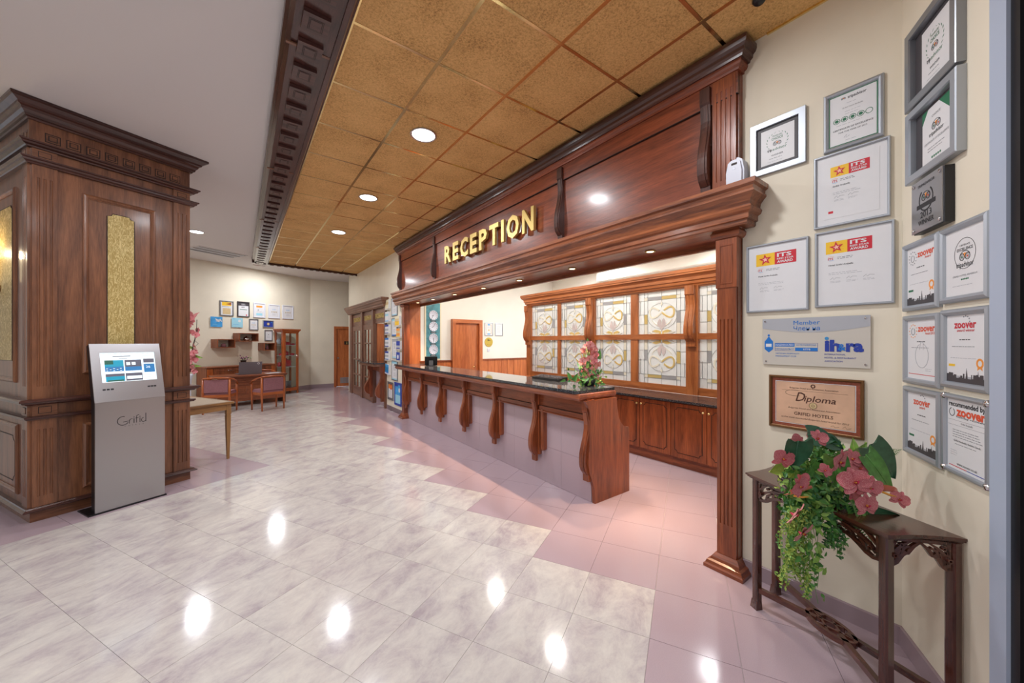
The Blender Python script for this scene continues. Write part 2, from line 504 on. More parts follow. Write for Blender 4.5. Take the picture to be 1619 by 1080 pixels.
    def disc(s, cx, cz, r, y, n=20, r2=None, t=0.0006):
        """flat disc or ring facing -y"""
        if r2 is None:
            poly = [(cx + r * math.cos(2 * PI * i / n), cz + r * math.sin(2 * PI * i / n)) for i in range(n)]
            return s.prism(poly, y - t, y, 'y')
        pts = [(cx + (r + r2) / 2 * math.cos(2 * PI * i / n), cz + (r + r2) / 2 * math.sin(2 * PI * i / n)) for i in range(n + 1)]
        return s.ribbon(pts, abs(r - r2), y - t, y)

    def text(s, txt, x, z, h, y, t=0.0006, align='L', bold=0.0, w=None, slant=0.0):
        """lettering facing -y; h = capital height; w = fit to this width"""
        vs, fs, x0, x1 = text_geo(txt, bold, t)
        k = h / 0.70
        wid = (x1 - x0) * k; kx = k
        if w: kx = k * w / wid; wid = w
        ox = {'L': x, 'C': x - wid / 2, 'R': x - wid}[align]
        sc = max(k, 1e-6)
        return s.add([((vx - x0) * kx + ox + slant * vy * k, y - (vz), vy * k + z) for (vx, vy, vz) in vs], fs)

    def build(s, name, mat=None, parent=None, label=None, loc=None, rotz=None):
        me = bpy.data.meshes.new(name)
        me.from_pydata(s.v, [], s.f)
        mats = s.mats if s.mats else [mat]
        if s.mats and mat and mat not in mats: pass
        for q in mats: me.materials.append(M[q])
        me.polygons.foreach_set('material_index', s.m)
        me.polygons.foreach_set('use_smooth', s.sm)
        bm = bmesh.new(); bm.from_mesh(me); bmesh.ops.recalc_face_normals(bm, faces=bm.faces); bm.to_mesh(me); bm.free()
        me.update()
        o = bpy.data.objects.new(name, me)
        COL.objects.link(o)
        if parent: o.parent = parent
        if label: o['label'] = label
        if loc is not None: o.location = loc
        if rotz is not None: o.rotation_euler = (0, 0, rotz)
        return o


_TC = {}


def text_geo(txt, bold, t):
    key = (txt, bold, round(t, 5))
    if key in _TC: return _TC[key]
    cu = bpy.data.curves.new('lettering', 'FONT')
    cu.body = txt; cu.resolution_u = 2; cu.offset = bold; cu.size = 1.0
    cu.fill_mode = 'FRONT' if t < 0.002 else 'BOTH'
    cu.extrude = 0.0 if t < 0.002 else 0.5
    ob = bpy.data.objects.new('lettering', cu)
    me = bpy.data.meshes.new_from_object(ob)
    if t < 0.002:
        vs = [(v.co.x, v.co.y, t) for v in me.vertices]
    else:
        vs = [(v.co.x, v.co.y, (v.co.z + 0.5) * t) for v in me.vertices]
    fs = [tuple(p.vertices) for p in me.polygons]
    xs = [v[0] for v in vs] or [0, 1]
    r = (vs, fs, min(xs), max(xs))
    bpy.data.objects.remove(ob); bpy.data.curves.remove(cu); bpy.data.meshes.remove(me)
    _TC[key] = r
    return r


def tag(o, label, cat, group=None, kind=None):
    o['label'] = label; o['category'] = cat
    if group: o['group'] = group
    if kind: o['kind'] = kind
    return o


def thing(name, label, cat, loc=(0, 0, 0), deg=0.0, group=None):
    o = bpy.data.objects.new(name, None); COL.objects.link(o)
    o.empty_display_size = 0.1
    o.location = loc; o.rotation_euler = (0, 0, rad(deg))
    return tag(o, label, cat, group)


def struct(name, mb, mat, parent=None):
    o = mb.build(name, mat, parent)
    if parent is None: o['kind'] = 'structure'
    return o


def copy_tree(o, parent=None):
    c = o.copy(); COL.objects.link(c)
    if parent: c.parent = parent
    for ch in list(o.children): copy_tree(ch, c)
    return c


def inst(o, parent=None, loc=None, rotz=None):
    c = o.copy(); COL.objects.link(c)
    if parent: c.parent = parent
    if loc is not None: c.location = loc
    if rotz is not None: c.rotation_euler = (0, 0, rotz)
    return c


def fluted(mb, x0, x1, z0, z1, y, t, n=3, inset=0.12, gw=0.016, gd=0.006):
    """pilaster plate facing -y with n round-bottomed grooves between z0+inset and z1-inset"""
    mb.box(x0, x1, y - t, y, z0, z0 + inset); mb.box(x0, x1, y - t, y, z1 - inset, z1)
    poly = [(x0, y), (x0, y - t)]
    for i in range(n):
        c = x0 + (x1 - x0) * (i + 1) / (n + 1)
        poly += [(c - gw / 2, y - t), (c - gw / 4, y - t + gd), (c + gw / 4, y - t + gd), (c + gw / 2, y - t)]
    poly += [(x1, y - t), (x1, y)]
    mb.prism(poly, z0 + inset, z1 - inset, 'z')
    return mb

# ================================================================== STRUCTURE
ZC = 3.72          # white ceiling
ZB = 3.635         # brown hung ceiling
XW = 2.80          # reception wall plane
YB = 7.65          # back wall inside the reception
CORN = (2.80, 0.336)
S2 = (-0.8805, -0.4741)   # direction of the angled wall on the right


def w2(s, off=0.0):
    """point on the angled wall: s metres from the corner, off metres into the room"""
    return (CORN[0] + S2[0] * s + 0.4741 * -off, CORN[1] + S2[1] * s + 0.8805 * off)


# ---- floor
AU = rad(61.7)
U = Vector((math.sin(AU), math.cos(AU))); V = Vector((-math.cos(AU), math.sin(AU)))
PT = 0.425
U0, V0 = 2.53, 0.175
floor = struct('floor', MB().box(-9, 8, -4, 15.5, -0.10, -0.006), 'grout')


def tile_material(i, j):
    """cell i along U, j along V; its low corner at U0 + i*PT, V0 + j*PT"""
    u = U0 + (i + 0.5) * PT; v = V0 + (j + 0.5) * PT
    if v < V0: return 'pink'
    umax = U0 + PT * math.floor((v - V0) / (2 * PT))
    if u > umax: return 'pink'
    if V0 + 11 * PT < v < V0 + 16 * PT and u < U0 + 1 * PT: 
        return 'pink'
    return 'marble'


def tile_mesh(name, g):
    mb = MB(); a = PT / 2 - g
    mb.box(-a, a, -a, a, -0.012, 0.0)
    me = bpy.data.meshes.new('tile'); me.from_pydata(mb.v, [], mb.f); me.materials.append(M[name]); me.update()
    return me


TM = {'pink': tile_mesh('pink', 0.0013), 'marble': tile_mesh('marble', 0.0008)}
CF = Vector((math.sin(rad(36.4)), math.cos(rad(36.4)))); CR = Vector((CF.y, -CF.x))
cells = []
for i in range(-32, 26):
    for j in range(-22, 38):
        c = U * (U0 + (i + 0.5) * PT) + V * (V0 + (j + 0.5) * PT)
        if not (-7 < c.x < 7.1 and -2.6 < c.y < 14.3): continue
        if c.x > 3.3 and (c.y > 7.5 or c.y < 1.3): continue
        if c.x > 2.95 and (c.y > 7.8 or c.y < 1.1): continue
        d = c.dot(CF); l = c.dot(CR)
        vis = d > 0.9 and abs(l) < d * 1.50 and 1.6 / d < 1.10
        if vis and c.x > 5.0: vis = False
        if vis:                      # hidden behind the pillar
            lp = c - Vector((-1.5, 5.125)); a = math.degrees(math.atan2(c.x, c.y))
            if a < -5.0 and c.length > 5.6: vis = False
        cells.append((0 if vis else 1, c.length, i, j, c))
cells.sort(key=lambda q: (q[0], q[1]))
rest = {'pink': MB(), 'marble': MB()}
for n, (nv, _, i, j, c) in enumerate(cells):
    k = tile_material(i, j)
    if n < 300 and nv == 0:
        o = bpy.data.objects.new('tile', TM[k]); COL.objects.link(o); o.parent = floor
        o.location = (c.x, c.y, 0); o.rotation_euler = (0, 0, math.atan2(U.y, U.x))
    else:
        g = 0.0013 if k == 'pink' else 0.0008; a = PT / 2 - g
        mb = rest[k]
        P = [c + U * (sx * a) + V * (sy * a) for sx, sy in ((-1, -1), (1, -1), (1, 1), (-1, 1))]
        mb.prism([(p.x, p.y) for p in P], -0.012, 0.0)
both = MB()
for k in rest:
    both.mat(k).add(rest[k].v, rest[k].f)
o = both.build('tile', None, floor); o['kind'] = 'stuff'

# ---- walls
# reception wall: from the corner to the near post, and on the far side of the opening
wb = MB()
wb.prism([(2.80, CORN[1]), (2.80, 1.10), (3.20, 1.10), (3.20, -0.2)], 0, ZC)
wb.box(2.86, 3.15, 1.10, 7.76, 2.45, ZC)              # wall above the opening, behind the fascia
struct('wall_right', wb, 'wall')
wb = MB(); wb.box(2.80, 3.12, 7.76, 8.84, 0, ZC); wb.box(2.80, 2.95, 8.84, 12.42, 2.62, ZC); wb.box(2.80, 2.95, 12.42, 12.72, 0, ZC)
struct('wall_right', wb, 'wall')
# angled wall with the certificates, ending at the glass door
p0 = CORN; p1 = w2(0.672); n_ = (0.4741, -0.8805)
struct('wall_right', MB().prism([p0, p1, (p1[0] + n_[0] * .25, p1[1] + n_[1] * .25), (3.2, -0.45), (3.2, CORN[1] - 0.3)], 0, ZC), 'wall')
# walls of the reception room
struct('wall_back', MB().box(3.12, 7.3, YB, YB + 0.15, 0, 3.36), 'wallin')
struct('wall_right', MB().box(7.05, 7.2, 0.9, YB, 0, 3.36).box(6.88, 7.05, 0.9, 5.9, 3.05, 3.36), 'wallin')
struct('wall_front', MB().box(3.2, 7.2, 0.75, 0.9, 0, 3.36), 'wallin')
struct('ceiling', MB().box(3.15, 7.2, 0.9, YB, 3.33, 3.42), 'wallin')
# wall behind the booths
struct('wall_back', MB().box(2.95, 4.2, 8.72, 8.80, 0, 2.62).box(2.95, 4.2, 12.34, 12.42, 0, 2.62).box(4.12, 4.2, 8.8, 12.34, 0, 2.62).box(2.95, 4.2, 8.72, 12.42, 2.62, 2.7), 'wallin')
# far walls
WA = Vector((-1.033, 12.335)); AD = Vector((math.sin(rad(58.9)), math.cos(rad(58.9)))); AN = Vector((AD.y, -AD.x))  # AN points to the room


def fa(s, off=0.0):
    p = WA + AD * s + AN * off
    return (p.x, p.y)


q = [fa(-5.5), fa(3.41), fa(3.41, -0.2), fa(-5.5, -0.2)]
struct('wall_far', MB().prism(q, 0, ZC), 'wall')
Q = fa(3.41)
mb = MB(); mb.box(Q[0], 2.61, 14.08, 14.25, 0, ZC); mb.box(2.61, 3.51, 14.08, 14.25, 2.12, ZC); mb.box(3.51, 4.4, 14.08, 14.25, 0, ZC)
struct('wall_far', mb, 'wall')
struct('wall_side', MB().box(4.25, 4.4, 12.4, 14.08, 0, ZC).box(2.95, 4.4, 12.5, 12.65, 0, ZC), 'wall')
struct('wall_left', MB().box(-7.2, -7.05, -3, 9.2, 0, ZC), 'wall')

# ---- skirting
sk = [(0, 0), (0.012, 0), (0.012, 0.095), (0.006, 0.10), (0, 0.10)]
struct('baseboard_right', MB().sweep(sk, [w2(0.672), CORN, (2.80, 1.095)][::-1]), 'skirt')
struct('baseboard_right', MB().sweep(sk, [(2.80, 8.82), (2.80, 7.80)][::1], ).box(2.788, 2.80, 7.80, 8.70, 0, 0.10), 'skirt')
mb = MB()
for k in range(12):
    s0 = -0.2 + k * 0.3; q = [fa(s0), fa(s0 + 0.297), fa(s0 + 0.297, 0.014), fa(s0, 0.014)]
    mb.prism(q, 0, 0.13)
struct('baseboard_far', mb, 'skirt')
struct('baseboard_far', MB().box(Q[0], 2.60, 14.066, 14.08, 0, 0.13), 'skirt')

# ---- ceilings
c = MB()
c.box(-7.2, 0.28, -3, 12.2, ZC, ZC + 0.08)
c.box(-7.2, 4.4, 12.2, 15.2, ZC, ZC + 0.08)
c.box(0.28, 3.2, 11.1, 12.2, ZC, ZC + 0.08)
ceil_w = struct('ceiling', c, 'white')
c = MB(); c.box(0.45, 2.86, -2.2, 11.55, ZB + 0.022, ZB + 0.08)
ceil_b = struct('ceiling', c, 'ledge_y')
GX = [0.565, 1.155, 1.76, 2.36, 2.80]
GY = [-2.14 + 0.66 * k for k in range(21)]      # 2.48 is one of the lines


def yend(x): return 11.33 + 0.15 * (x - 0.54)


for a in range(4):
    for b in range(len(GY)):
        x0, x1 = GX[a] + 0.013, GX[a + 1] - (0.013 if a < 3 else 0.0)
        y0 = GY[b] + 0.013; y1 = GY[b] + 0.66 - 0.013
        if y0 > yend(x0) - 0.1: continue
        ya, yb = min(y1, yend(x0)), min(y1, yend(x1))
        xl = x1
        if x1 > 2.7 and y1 < 0.4:
            # the strip beside the angled wall
            if y1 < -0.3: continue
            xl = x1
        p = MB().prism([(x0, y0), (xl, y0), (xl, yb), (x0, ya)], ZB, ZB + 0.02)
        p.build('panel', 'cork', ceil_b)
for x in GX[:4]:
    MB().box(x - 0.013, x + 0.013, -2.1, yend(x), ZB - 0.002, ZB + 0.012).build('runner', 'brass', ceil_b)
for y in GY[1:]:
    if y < yend(0.6) - 0.1:
        MB().box(0.565, 2.80, y - 0.011, y + 0.011, ZB - 0.0012, ZB + 0.01).build('runner', 'brass', ceil_b)
MB().box(2.785, 2.80, 0.33, 0.95, ZB - 0.012, ZB + 0.012).box(2.785, 2.80, 8.0, 11.6, ZB - 0.012, ZB + 0.012).build('runner', 'brass', ceil_b)

# ---- wooden beam between the two ceilings, with its blocks (a piece of the setting)
bm_ = MB().mat('ledge_y')
prof = [(0.0, ZC), (0.0, 3.66), (-0.02, 3.65), (-0.02, 3.635), (-0.045, 3.62), (-0.045, 3.60), (-0.285, 3.585), (-0.285, 3.57), (-0.315, 3.565), (-0.325, 3.58), (-0.325, 3.60), (-0.345, 3.605), (-0.345, 3.635), (-0.345, ZC)]
# profile runs from the white side (x = 0.215) to the brown side (x = 0.56)
bm_.sweep([(-o, z) for o, z in prof], [(0.215, 11.28), (0.215, -2.6)][::-1])
beam = struct('trim_1', bm_, 'ledge_y')
blk = MB().mat('ledge_x')
blk.box(-0.074, 0.074, -0.080, 0.080, -0.026, 0.0)
blk.mat('groove').box(-0.042, 0.042, -0.050, 0.050, -0.0262, -0.025)
blk.mat('ledge_x').box(-0.038, 0.038, -0.046, 0.046, -0.0275, -0.025)
blk.mat('groove').box(-0.034, 0.034, -0.042, 0.042, -0.0277, -0.026).mat('ledge_x').box(-0.030, 0.030, -0.038, 0.038, -0.029, -0.026)
b0 = None
for k in range(-3, 33):
    yy = 2.563 + 0.268 * k
    if yy > 11.15: break
    if b0 is None:
        b0 = blk.build('block', None, beam); b0.location = (0.372, yy, 3.592)
    else: inst(b0, beam, (0.372, yy, 3.592))
for k in range(5):
    MB().mat('pillar_x').box(0.235, 0.50, 2.835 + 2.2 * k - 0.012, 2.835 + 2.2 * k + 0.012, 3.583, 3.592).build('joint_strip', None, beam)
# far closing trim of the brown ceiling
mb = MB().mat('ledge_x')
mb.prism([(0.21, 11.28), (2.82, yend(2.82)), (2.82, yend(2.82) + 0.06), (0.21, 11.34)], 3.585, ZC)
t2 = struct('trim_2', mb, 'ledge_x')
for k in range(17):
    x = 0.28 + k * 0.155
    MB().mat('ledge_x').box(x, x + 0.085, yend(x) - 0.02, yend(x) + 0.03, 3.567, 3.59).build('block', None, t2)

# ---- glass door and its casing at the end of the angled wall
mb = MB()
A_, B_ = w2(0.672), w2(0.750); C_, D_ = w2(0.750, 0.03), w2(0.672, 0.03)
mb.prism([A_, B_, C_, D_], 0, ZC)
door = struct('door_1', mb, 'doorcase')
A_, B_ = w2(0.752, -0.03), w2(0.79, -0.03); C_, D_ = w2(0.79, 0.02), w2(0.752, 0.02)
MB().prism([A_, B_, C_, D_], 0, ZC).build('door_frame', 'black', door)
A_, B_ = w2(0.79, -0.02), w2(1.9, -0.02); C_, D_ = w2(1.9, 0.0), w2(0.79, 0.0)
MB().prism([A_, B_, C_, D_], 0.05, ZC).build('pane', 'darkglass', door)

# ---- far door with pictogram and vent
dr = MB().mat('orange_z').box(2.69, 3.43, 14.10, 14.14, 0.01, 2.05)
door2 = struct('door_2', dr, 'orange_z')
fr = MB().mat('orange_z').box(2.61, 2.69, 14.05, 14.16, 0, 2.05).box(3.43, 3.51, 14.05, 14.16, 0, 2.05).box(2.61, 3.51, 14.05, 14.16, 2.0502, 2.13)
fr.build('door_frame', None, door2)
MB().lathe([(0.0, 0), (0.024, 0.0), (0.024, 0.012), (0.012, 0.02), (0.012, 0.04), (0.026, 0.05), (0.026, 0.07), (0.0, 0.075)], 14).build('door_knob', 'chrome', door2)
k = [o for o in door2.children if o.name.startswith('door_knob')][0]; k.location = (2.745, 14.10, 1.02); k.rotation_euler = (rad(90), 0, 0)
sg = MB().mat('groove').box(2.95, 3.12, 14.09, 14.10, 1.49, 1.61).mat('gold').disc(3.035, 1.585, 0.012, 14.0895).prism([(3.012, 1.565), (3.058, 1.565), (3.05, 1.53), (3.045, 1.50), (3.025, 1.50), (3.02, 1.53)], 14.0885, 14.0895, 'y')
sg.build('pictogram_plate', None, door2)
vt = MB().mat('silver').rframe(2.82, 3.36, 0.12, 0.32, [(0, 0), (0, .008), (.012, .008), (.012, 0)], 14.10)
for i in range(14):
    x = 2.84 + i * 0.037
    vt.box(x, x + 0.024, 14.086, 14.096, 0.135, 0.305)
vt.build('vent_grille', None, door2)

# ---- door inside the reception
dr = MB().mat('orange_z').box(3.97, 4.60, YB - 0.03, YB, 0.0, 2.03)
door3 = struct('door_3', dr, 'orange_z')
fr = MB().mat('orange_z').box(3.885, 3.97, YB - 0.10, YB, 0, 2.03).box(4.60, 4.685, YB - 0.10, YB, 0, 2.03).mat('orange_x').box(3.885, 4.685, YB - 0.10, YB, 2.0302, 2.115)
fr.build('door_frame', None, door3)
MB().tube([(4.50, YB - 0.03, 1.0), (4.50, YB - 0.08, 1.0), (4.42, YB - 0.085, 1.0)], 0.009, 8).build('door_handle', 'brass', door3)

# ---- wainscot boards of the back wall
wn = MB().mat('groove').box(3.12, 3.885, YB - 0.008, YB, 0, 1.15).box(4.685, 6.9, YB - 0.008, YB, 0, 1.15)
wains = struct('trim_3', wn, 'groove')
x = 4.69
while x < 6.85:
    MB().box(x, x + 0.192, YB - 0.02, YB - 0.004, 0.0, 1.145).build('panel', 'orange_z', wains); x += 0.2
x = 3.13
while x < 3.83:
    MB().box(x, min(x + 0.184, 3.88), YB - 0.02, YB - 0.004, 0.0, 1.145).build('panel', 'orange_z', wains); x += 0.19
MB().mat('counter_x').box(3.12, 3.885, YB - 0.045, YB, 1.145, 1.175).box(4.685, 6.9, YB - 0.045, YB, 1.145, 1.175).build('rail', None, wains)

# ---- jamb and soffit lining of the reception opening
struct('trim_4', MB().mat('orange_z').box(2.86, 3.14, 7.62, 7.76, 0, 2.42), 'orange_z')

# ================================================================== CEILING LIGHTS
def downlight(x, y, z, r, label, group, lens='lens'):
    t = thing('ceiling_light', label, 'ceiling light', (x, y, z), 0, group)
    MB().lathe([(r * .86, 0.0), (r, -0.002), (r * 1.04, -0.010), (r, -0.014), (r * .88, -0.012), (r * .86, 0.0)], 24).build('ring', 'chrome', t)
    MB().lathe([(r * .86, -0.004), (r * .86, -0.009), (r * .5, -0.012), (0.001, -0.012)], 24).build('diffuser', lens, t)
    return t


DLN = ['round white downlight in the brown panelled ceiling, largest and nearest of the row',
       'round white downlight in the brown panelled ceiling, second along the row',
       'round white downlight in the brown panelled ceiling, third and smallest along the row',
       'round white downlight in the brown ceiling beyond the third one']
for (x, y), l in zip(LOBBY[:3], DLN):
    downlight(x, y, ZB, 0.125, l, 'downlights in the brown ceiling')
downlight(-0.70, 9.30, ZC, 0.12, 'round downlight in the white ceiling beside the wooden pillar', 'downlights in the white ceiling')
for n, y in enumerate(SPOTS):
    nm = ['second', 'third', 'fourth', 'fifth', 'sixth', 'farthest', 'nearest'][n]
    t = thing('spotlight', 'small warm spotlight in the soffit over the counter, %s from the near post' % nm if n < 5 else 'small warm spotlight in the soffit over the counter, the %s one' % nm, 'spotlight', (2.93, y, 2.405), 0, 'spotlights in the counter soffit')
    MB().lathe([(0.030, 0.0), (0.045, -0.001), (0.047, -0.006), (0.040, -0.010), (0.030, -0.006)], 18).build('ring', 'gold', t)
    MB().lathe([(0.032, -0.002), (0.030, -0.007), (0.001, -0.008)], 16).build('diffuser', 'lenswarm', t)
# air vent in the white ceiling
t = thing('ceiling_vent', 'white slatted air vent in the white ceiling beyond the pillar', 'vent', (-0.48, 11.15, ZC), 0)
t.rotation_euler = (0, 0, rad(31))
vf = MB().rframe(-0.52, 0.52, -0.32, 0.32, [(0, 0), (0, .008), (.03, .012), (.03, 0)], 0.0)
vo = vf.build('frame', 'white', t); vo.rotation_euler = (rad(-90), 0, 0); vo.location = (0, 0, 0)
vo.rotation_euler = (rad(90), 0, 0)
for i in range(8):
    MB().box(-0.49, 0.49, -0.012, 0.012, -0.012, -0.008).build('slat', 'whiteplastic' if i % 3 else 'darkgrey', t).location = (0, -0.27 + i * 0.077, 0)
for (x, y) in [(2.47, 0.88), (2.86 - 0.02, 0.52)][:1]:
    o = MB().lathe([(0.001, 0), (0.035, 0), (0.038, -0.012), (0.026, -0.028), (0.001, -0.03)], 18).build('smoke_detector', 'black', None, loc=(x, y, ZB))
    tag(o, 'small black round sensor on the brown ceiling above the near post', 'sensor')

# ================================================================== RECEPTION FASCIA
XF = 2.72
fas = thing('reception_fascia', 'mahogany fascia with moulded cornices above the reception counter', 'fascia', (0, 0, 0))
Y0, Y1 = 1.10, 7.78
MB().mat('fascia_y').box(XF + 0.02, XF + 0.14, Y0, Y1, 2.60, 3.50).build('board', None, fas)
RET = [(XF + 0.08, Y1), (XF, Y1), (XF, Y0), (XF + 0.08, Y0)]      # travel keeps the room on the right
mb = MB().mat('fascia_y').box(XF, XF + 0.03, Y0, Y1, 3.30, 3.46)
mb.mat('groove').box(XF - 0.001, XF + 0.03, Y0, Y1, 3.296, 3.301)
mb.build('top_rail', None, fas)
mb = MB().mat('fascia_y')
mb.sweep([(0, 3.45), (0.012, 3.45), (0.014, 3.465), (0.028, 3.475), (0.034, 3.49), (0.034, 3.505), (0, 3.505)], RET)
mb.build('lower_moulding', None, fas)
mb = MB().mat('ledge_y')
mb.sweep([(0, 3.505), (0.046, 3.505), (0.05, 3.52), (0.064, 3.53), (0.066, 3.55), (0.082, 3.565), (0.088, 3.585), (0.088, 3.61), (0, 3.61)], RET)
mb.build('cornice', None, fas)
# main cornice above the opening
mb = MB().mat('cornice_y')
pm = [(0, 2.375), (0.055, 2.375), (0.062, 2.385), (0.062, 2.405), (0.075, 2.41), (0.075, 2.445), (0.092, 2.455), (0.10, 2.475), (0.095, 2.485),
      (0.088, 2.495), (0.092, 2.52), (0.11, 2.545), (0.124, 2.56), (0.124, 2.572), (0.115, 2.577), (0.118, 2.60), (0.134, 2.61), (0.134, 2.64), (0, 2.64)]
mb.sweep(pm, [(XF + 0.09, Y1 + 0.02), (XF, Y1 + 0.02), (XF, Y0 - 0.02), (XF + 0.09, Y0 - 0.02)])
mb.build('cornice', None, fas)
MB().mat('fascia_y').box(XF, 3.17, Y0, 7.75, 2.405, 2.45).build('soffit_board', None, fas)
MB().mat('cornice_y').box(3.13, 3.17, Y0, 7.75, 2.36, 2.405).box(XF + 0.002, XF + 0.02, Y0, 7.75, 2.376, 2.405).build('soffit_moulding', None, fas)


def s_curve(zt, zb, block, top, waist, belly):
    """scroll bracket outline: list of (out, z) from the top down: square block, then an S swelling to a belly low down"""
    pts = [(0, zt), (block, zt), (block, zt - 0.14 * (zt - zb)), (top, zt - 0.16 * (zt - zb))]
    H_ = (zt - 0.16 * (zt - zb)) - zb
    for k in range(1, 15):
        t = k / 15
        w = waist + (belly - waist) * (0.5 - 0.5 * math.cos(PI * min(1, max(0, (t - 0.18) / 0.56)))) ** 1.15
        if t < 0.18: w = top + (waist - top) * (t / 0.18)
        if t > 0.80: w = belly * math.cos((t - 0.80) / 0.20 * PI * 0.33)
        pts.append((w, zt - 0.16 * (zt - zb) - H_ * t * 0.90))
    pts += [(belly * 0.38, zb + 0.10 * H_), (belly * 0.36, zb), (0, zb)]
    return pts


def bracket(name, parent, X, Y, zt, zb, args, w, mat, ridge=True):
    """bracket on a wall plane facing -X at height zb..zt"""
    pts = s_curve(zt, zb, *args)
    mb = MB().mat(mat)
    mb.prism([(-o, z) for (o, z) in pts], -w / 2, w / 2, 'y')
    if ridge:
        p2 = [(-o - 0.006, z) for (o, z) in pts[3:-2]]; p2 = [(0, p2[0][1])] + p2 + [(0, p2[-1][1])]
        mb.prism(p2, -w * 0.28, w * 0.28, 'y')
    o = mb.build(name, None, parent); o.location = (X, Y, 0)
    return o


br = None
for y in (7.70, 5.98, 2.82, 1.31):
    if br is None: br = bracket('bracket', fas, XF + 0.02, y, 3.43, 2.655, (0.045, 0.036, 0.030, 0.085), 0.07, 'ledge_z')
    else: inst(br, fas, (XF + 0.02, y, 0))
mb = MB().mat('counter_z'); mb.X = Matrix.Translation((XF + 0.02, 1.265, 0)) @ Matrix.Rotation(rad(-90), 4, 'Z')
fluted(mb, 0.0, 0.155, 2.64, 3.45, 0.0, 0.022, 4, 0.09, 0.012, 0.006)
mb.build('pilaster', None, fas)

# gold letters
sgn = thing('reception_sign', 'gold capital letters spelling RECEPTION across the mahogany fascia', 'sign', (XF - 0.002, 0, 2.885), -90)
vs_all = 'RECEPTION'
adv = {'R': .115, 'E': .105, 'C': .115, 'P': .108, 'T': .108, 'I': .05, 'O': .122, 'N': .115}
tot = 5.50 - 3.22
wid = {'R': .225, 'E': .185, 'C': .235, 'P': .205, 'T': .215, 'I': .06, 'O': .25, 'N': .215}
gap = (tot - sum(wid[c] for c in vs_all)) / (len(vs_all) - 1)
x = -5.50
for c in vs_all:
    mb = MB().mat('gold').text(c, 0, 0, 0.262, 0.0, t=0.035, bold=0.034, w=wid[c])
    o = mb.build('letter', None, sgn); o.location = (x, -0.004, 0)
    x += wid[c] + gap

# ---- posts of the opening
def post(label, X, ya, yb, zt):
    t = thing('fluted_post', label, 'post', (X, (ya + yb) / 2, 0), -90)
    h = (yb - ya) / 2; d = 0.10
    MB().mat('counter_z').box(-h, h, 0.022, d + 0.02, 0.08, zt).build('shaft', None, t)
    f = fluted(MB().mat('counter_z'), -h + 0.004, h - 0.004, 0.10, zt - 0.40, 0.022, 0.022, 4, 0.22, 0.010, 0.007)
    f.build('fluted_face', None, t)
    b = MB().mat('counter_z').box(-h - 0.002, h + 0.002, -0.006, 0.03, zt - 0.40, zt - 0.06)
    b.rframe(-h + 0.022, h - 0.022, zt - 0.375, zt - 0.10, [(0, 0), (0.003, 0.004), (0.008, 0.004), (0.011, 0)], -0.006)
    b.build('capital_block', None, t)
    rt = [(-h, 0.08), (-h, 0), (h, 0), (h, 0.08)]
    MB().mat('counter_x').sweep([(0, zt - 0.06), (0.014, zt - 0.055), (0.026, zt - 0.04), (0.03, zt - 0.02), (0.02, zt - 0.005), (0.02, zt), (0, zt)], rt).build('capital_moulding', None, t)
    MB().mat('counter_x').sweep([(0, 0), (0.062, 0), (0.062, 0.022), (0.052, 0.032), (0.046, 0.05), (0.03, 0.058), (0.024, 0.075), (0.004, 0.105), (0, 0.105)], rt).build('plinth', None, t)
    return t


post('tall fluted wooden post at the near end of the reception opening', XF, 1.105, 1.238, 2.375)
post('tall fluted wooden post at the far end of the reception counter', XF, 7.47, 7.60, 2.375)

# ================================================================== COUNTER
cnt = thing('reception_counter', 'long wooden reception counter with black granite top and pink tiled front', 'counter', (0, 0, 0))
CY0, CY1 = 2.45, 7.62
CX = 2.80
top = MB().mat('granite')
top.prism([(2.60, 2.50), (2.625, 2.475), (3.17, 2.475), (3.17, 7.62), (2.86, 7.62), (2.86, 7.46), (2.72, 7.46), (2.72, 7.72), (2.60, 7.72)], 1.09, 1.12)
top.build('granite_top', None, cnt)
ed = MB().mat('counter_y')
ed.sweep([(0, 1.025), (0.0, 1.022), (0.018, 1.022), (0.024, 1.035), (0.03, 1.04), (0.034, 1.06), (0.028, 1.082), (0.02, 1.09), (0, 1.09)], [(3.16, 7.66), (2.64, 7.66), (2.64, CY0 + 0.03), (3.16, CY0 + 0.03)])
ed.box(2.64, 3.14, CY0 + 0.03, 7.45, 1.05, 1.09)
ed.build('edge_moulding', None, cnt)
# tiled front
fb = MB().mat('grout').box(CX + 0.010, CX + 0.05, CY0 + 0.02, 7.60, 0, 0.95).build('front_panel', None, cnt)
y = CY0 + 0.02
xs = []
while y < 7.6:
    for (z0, z1) in ((0.003, 0.40), (0.402, 0.86)):
        MB().box(CX, CX + 0.012, y + 0.0008, min(y + 0.4242, 7.6), z0, z1).build('tile', 'pink', cnt)
    y += 0.425
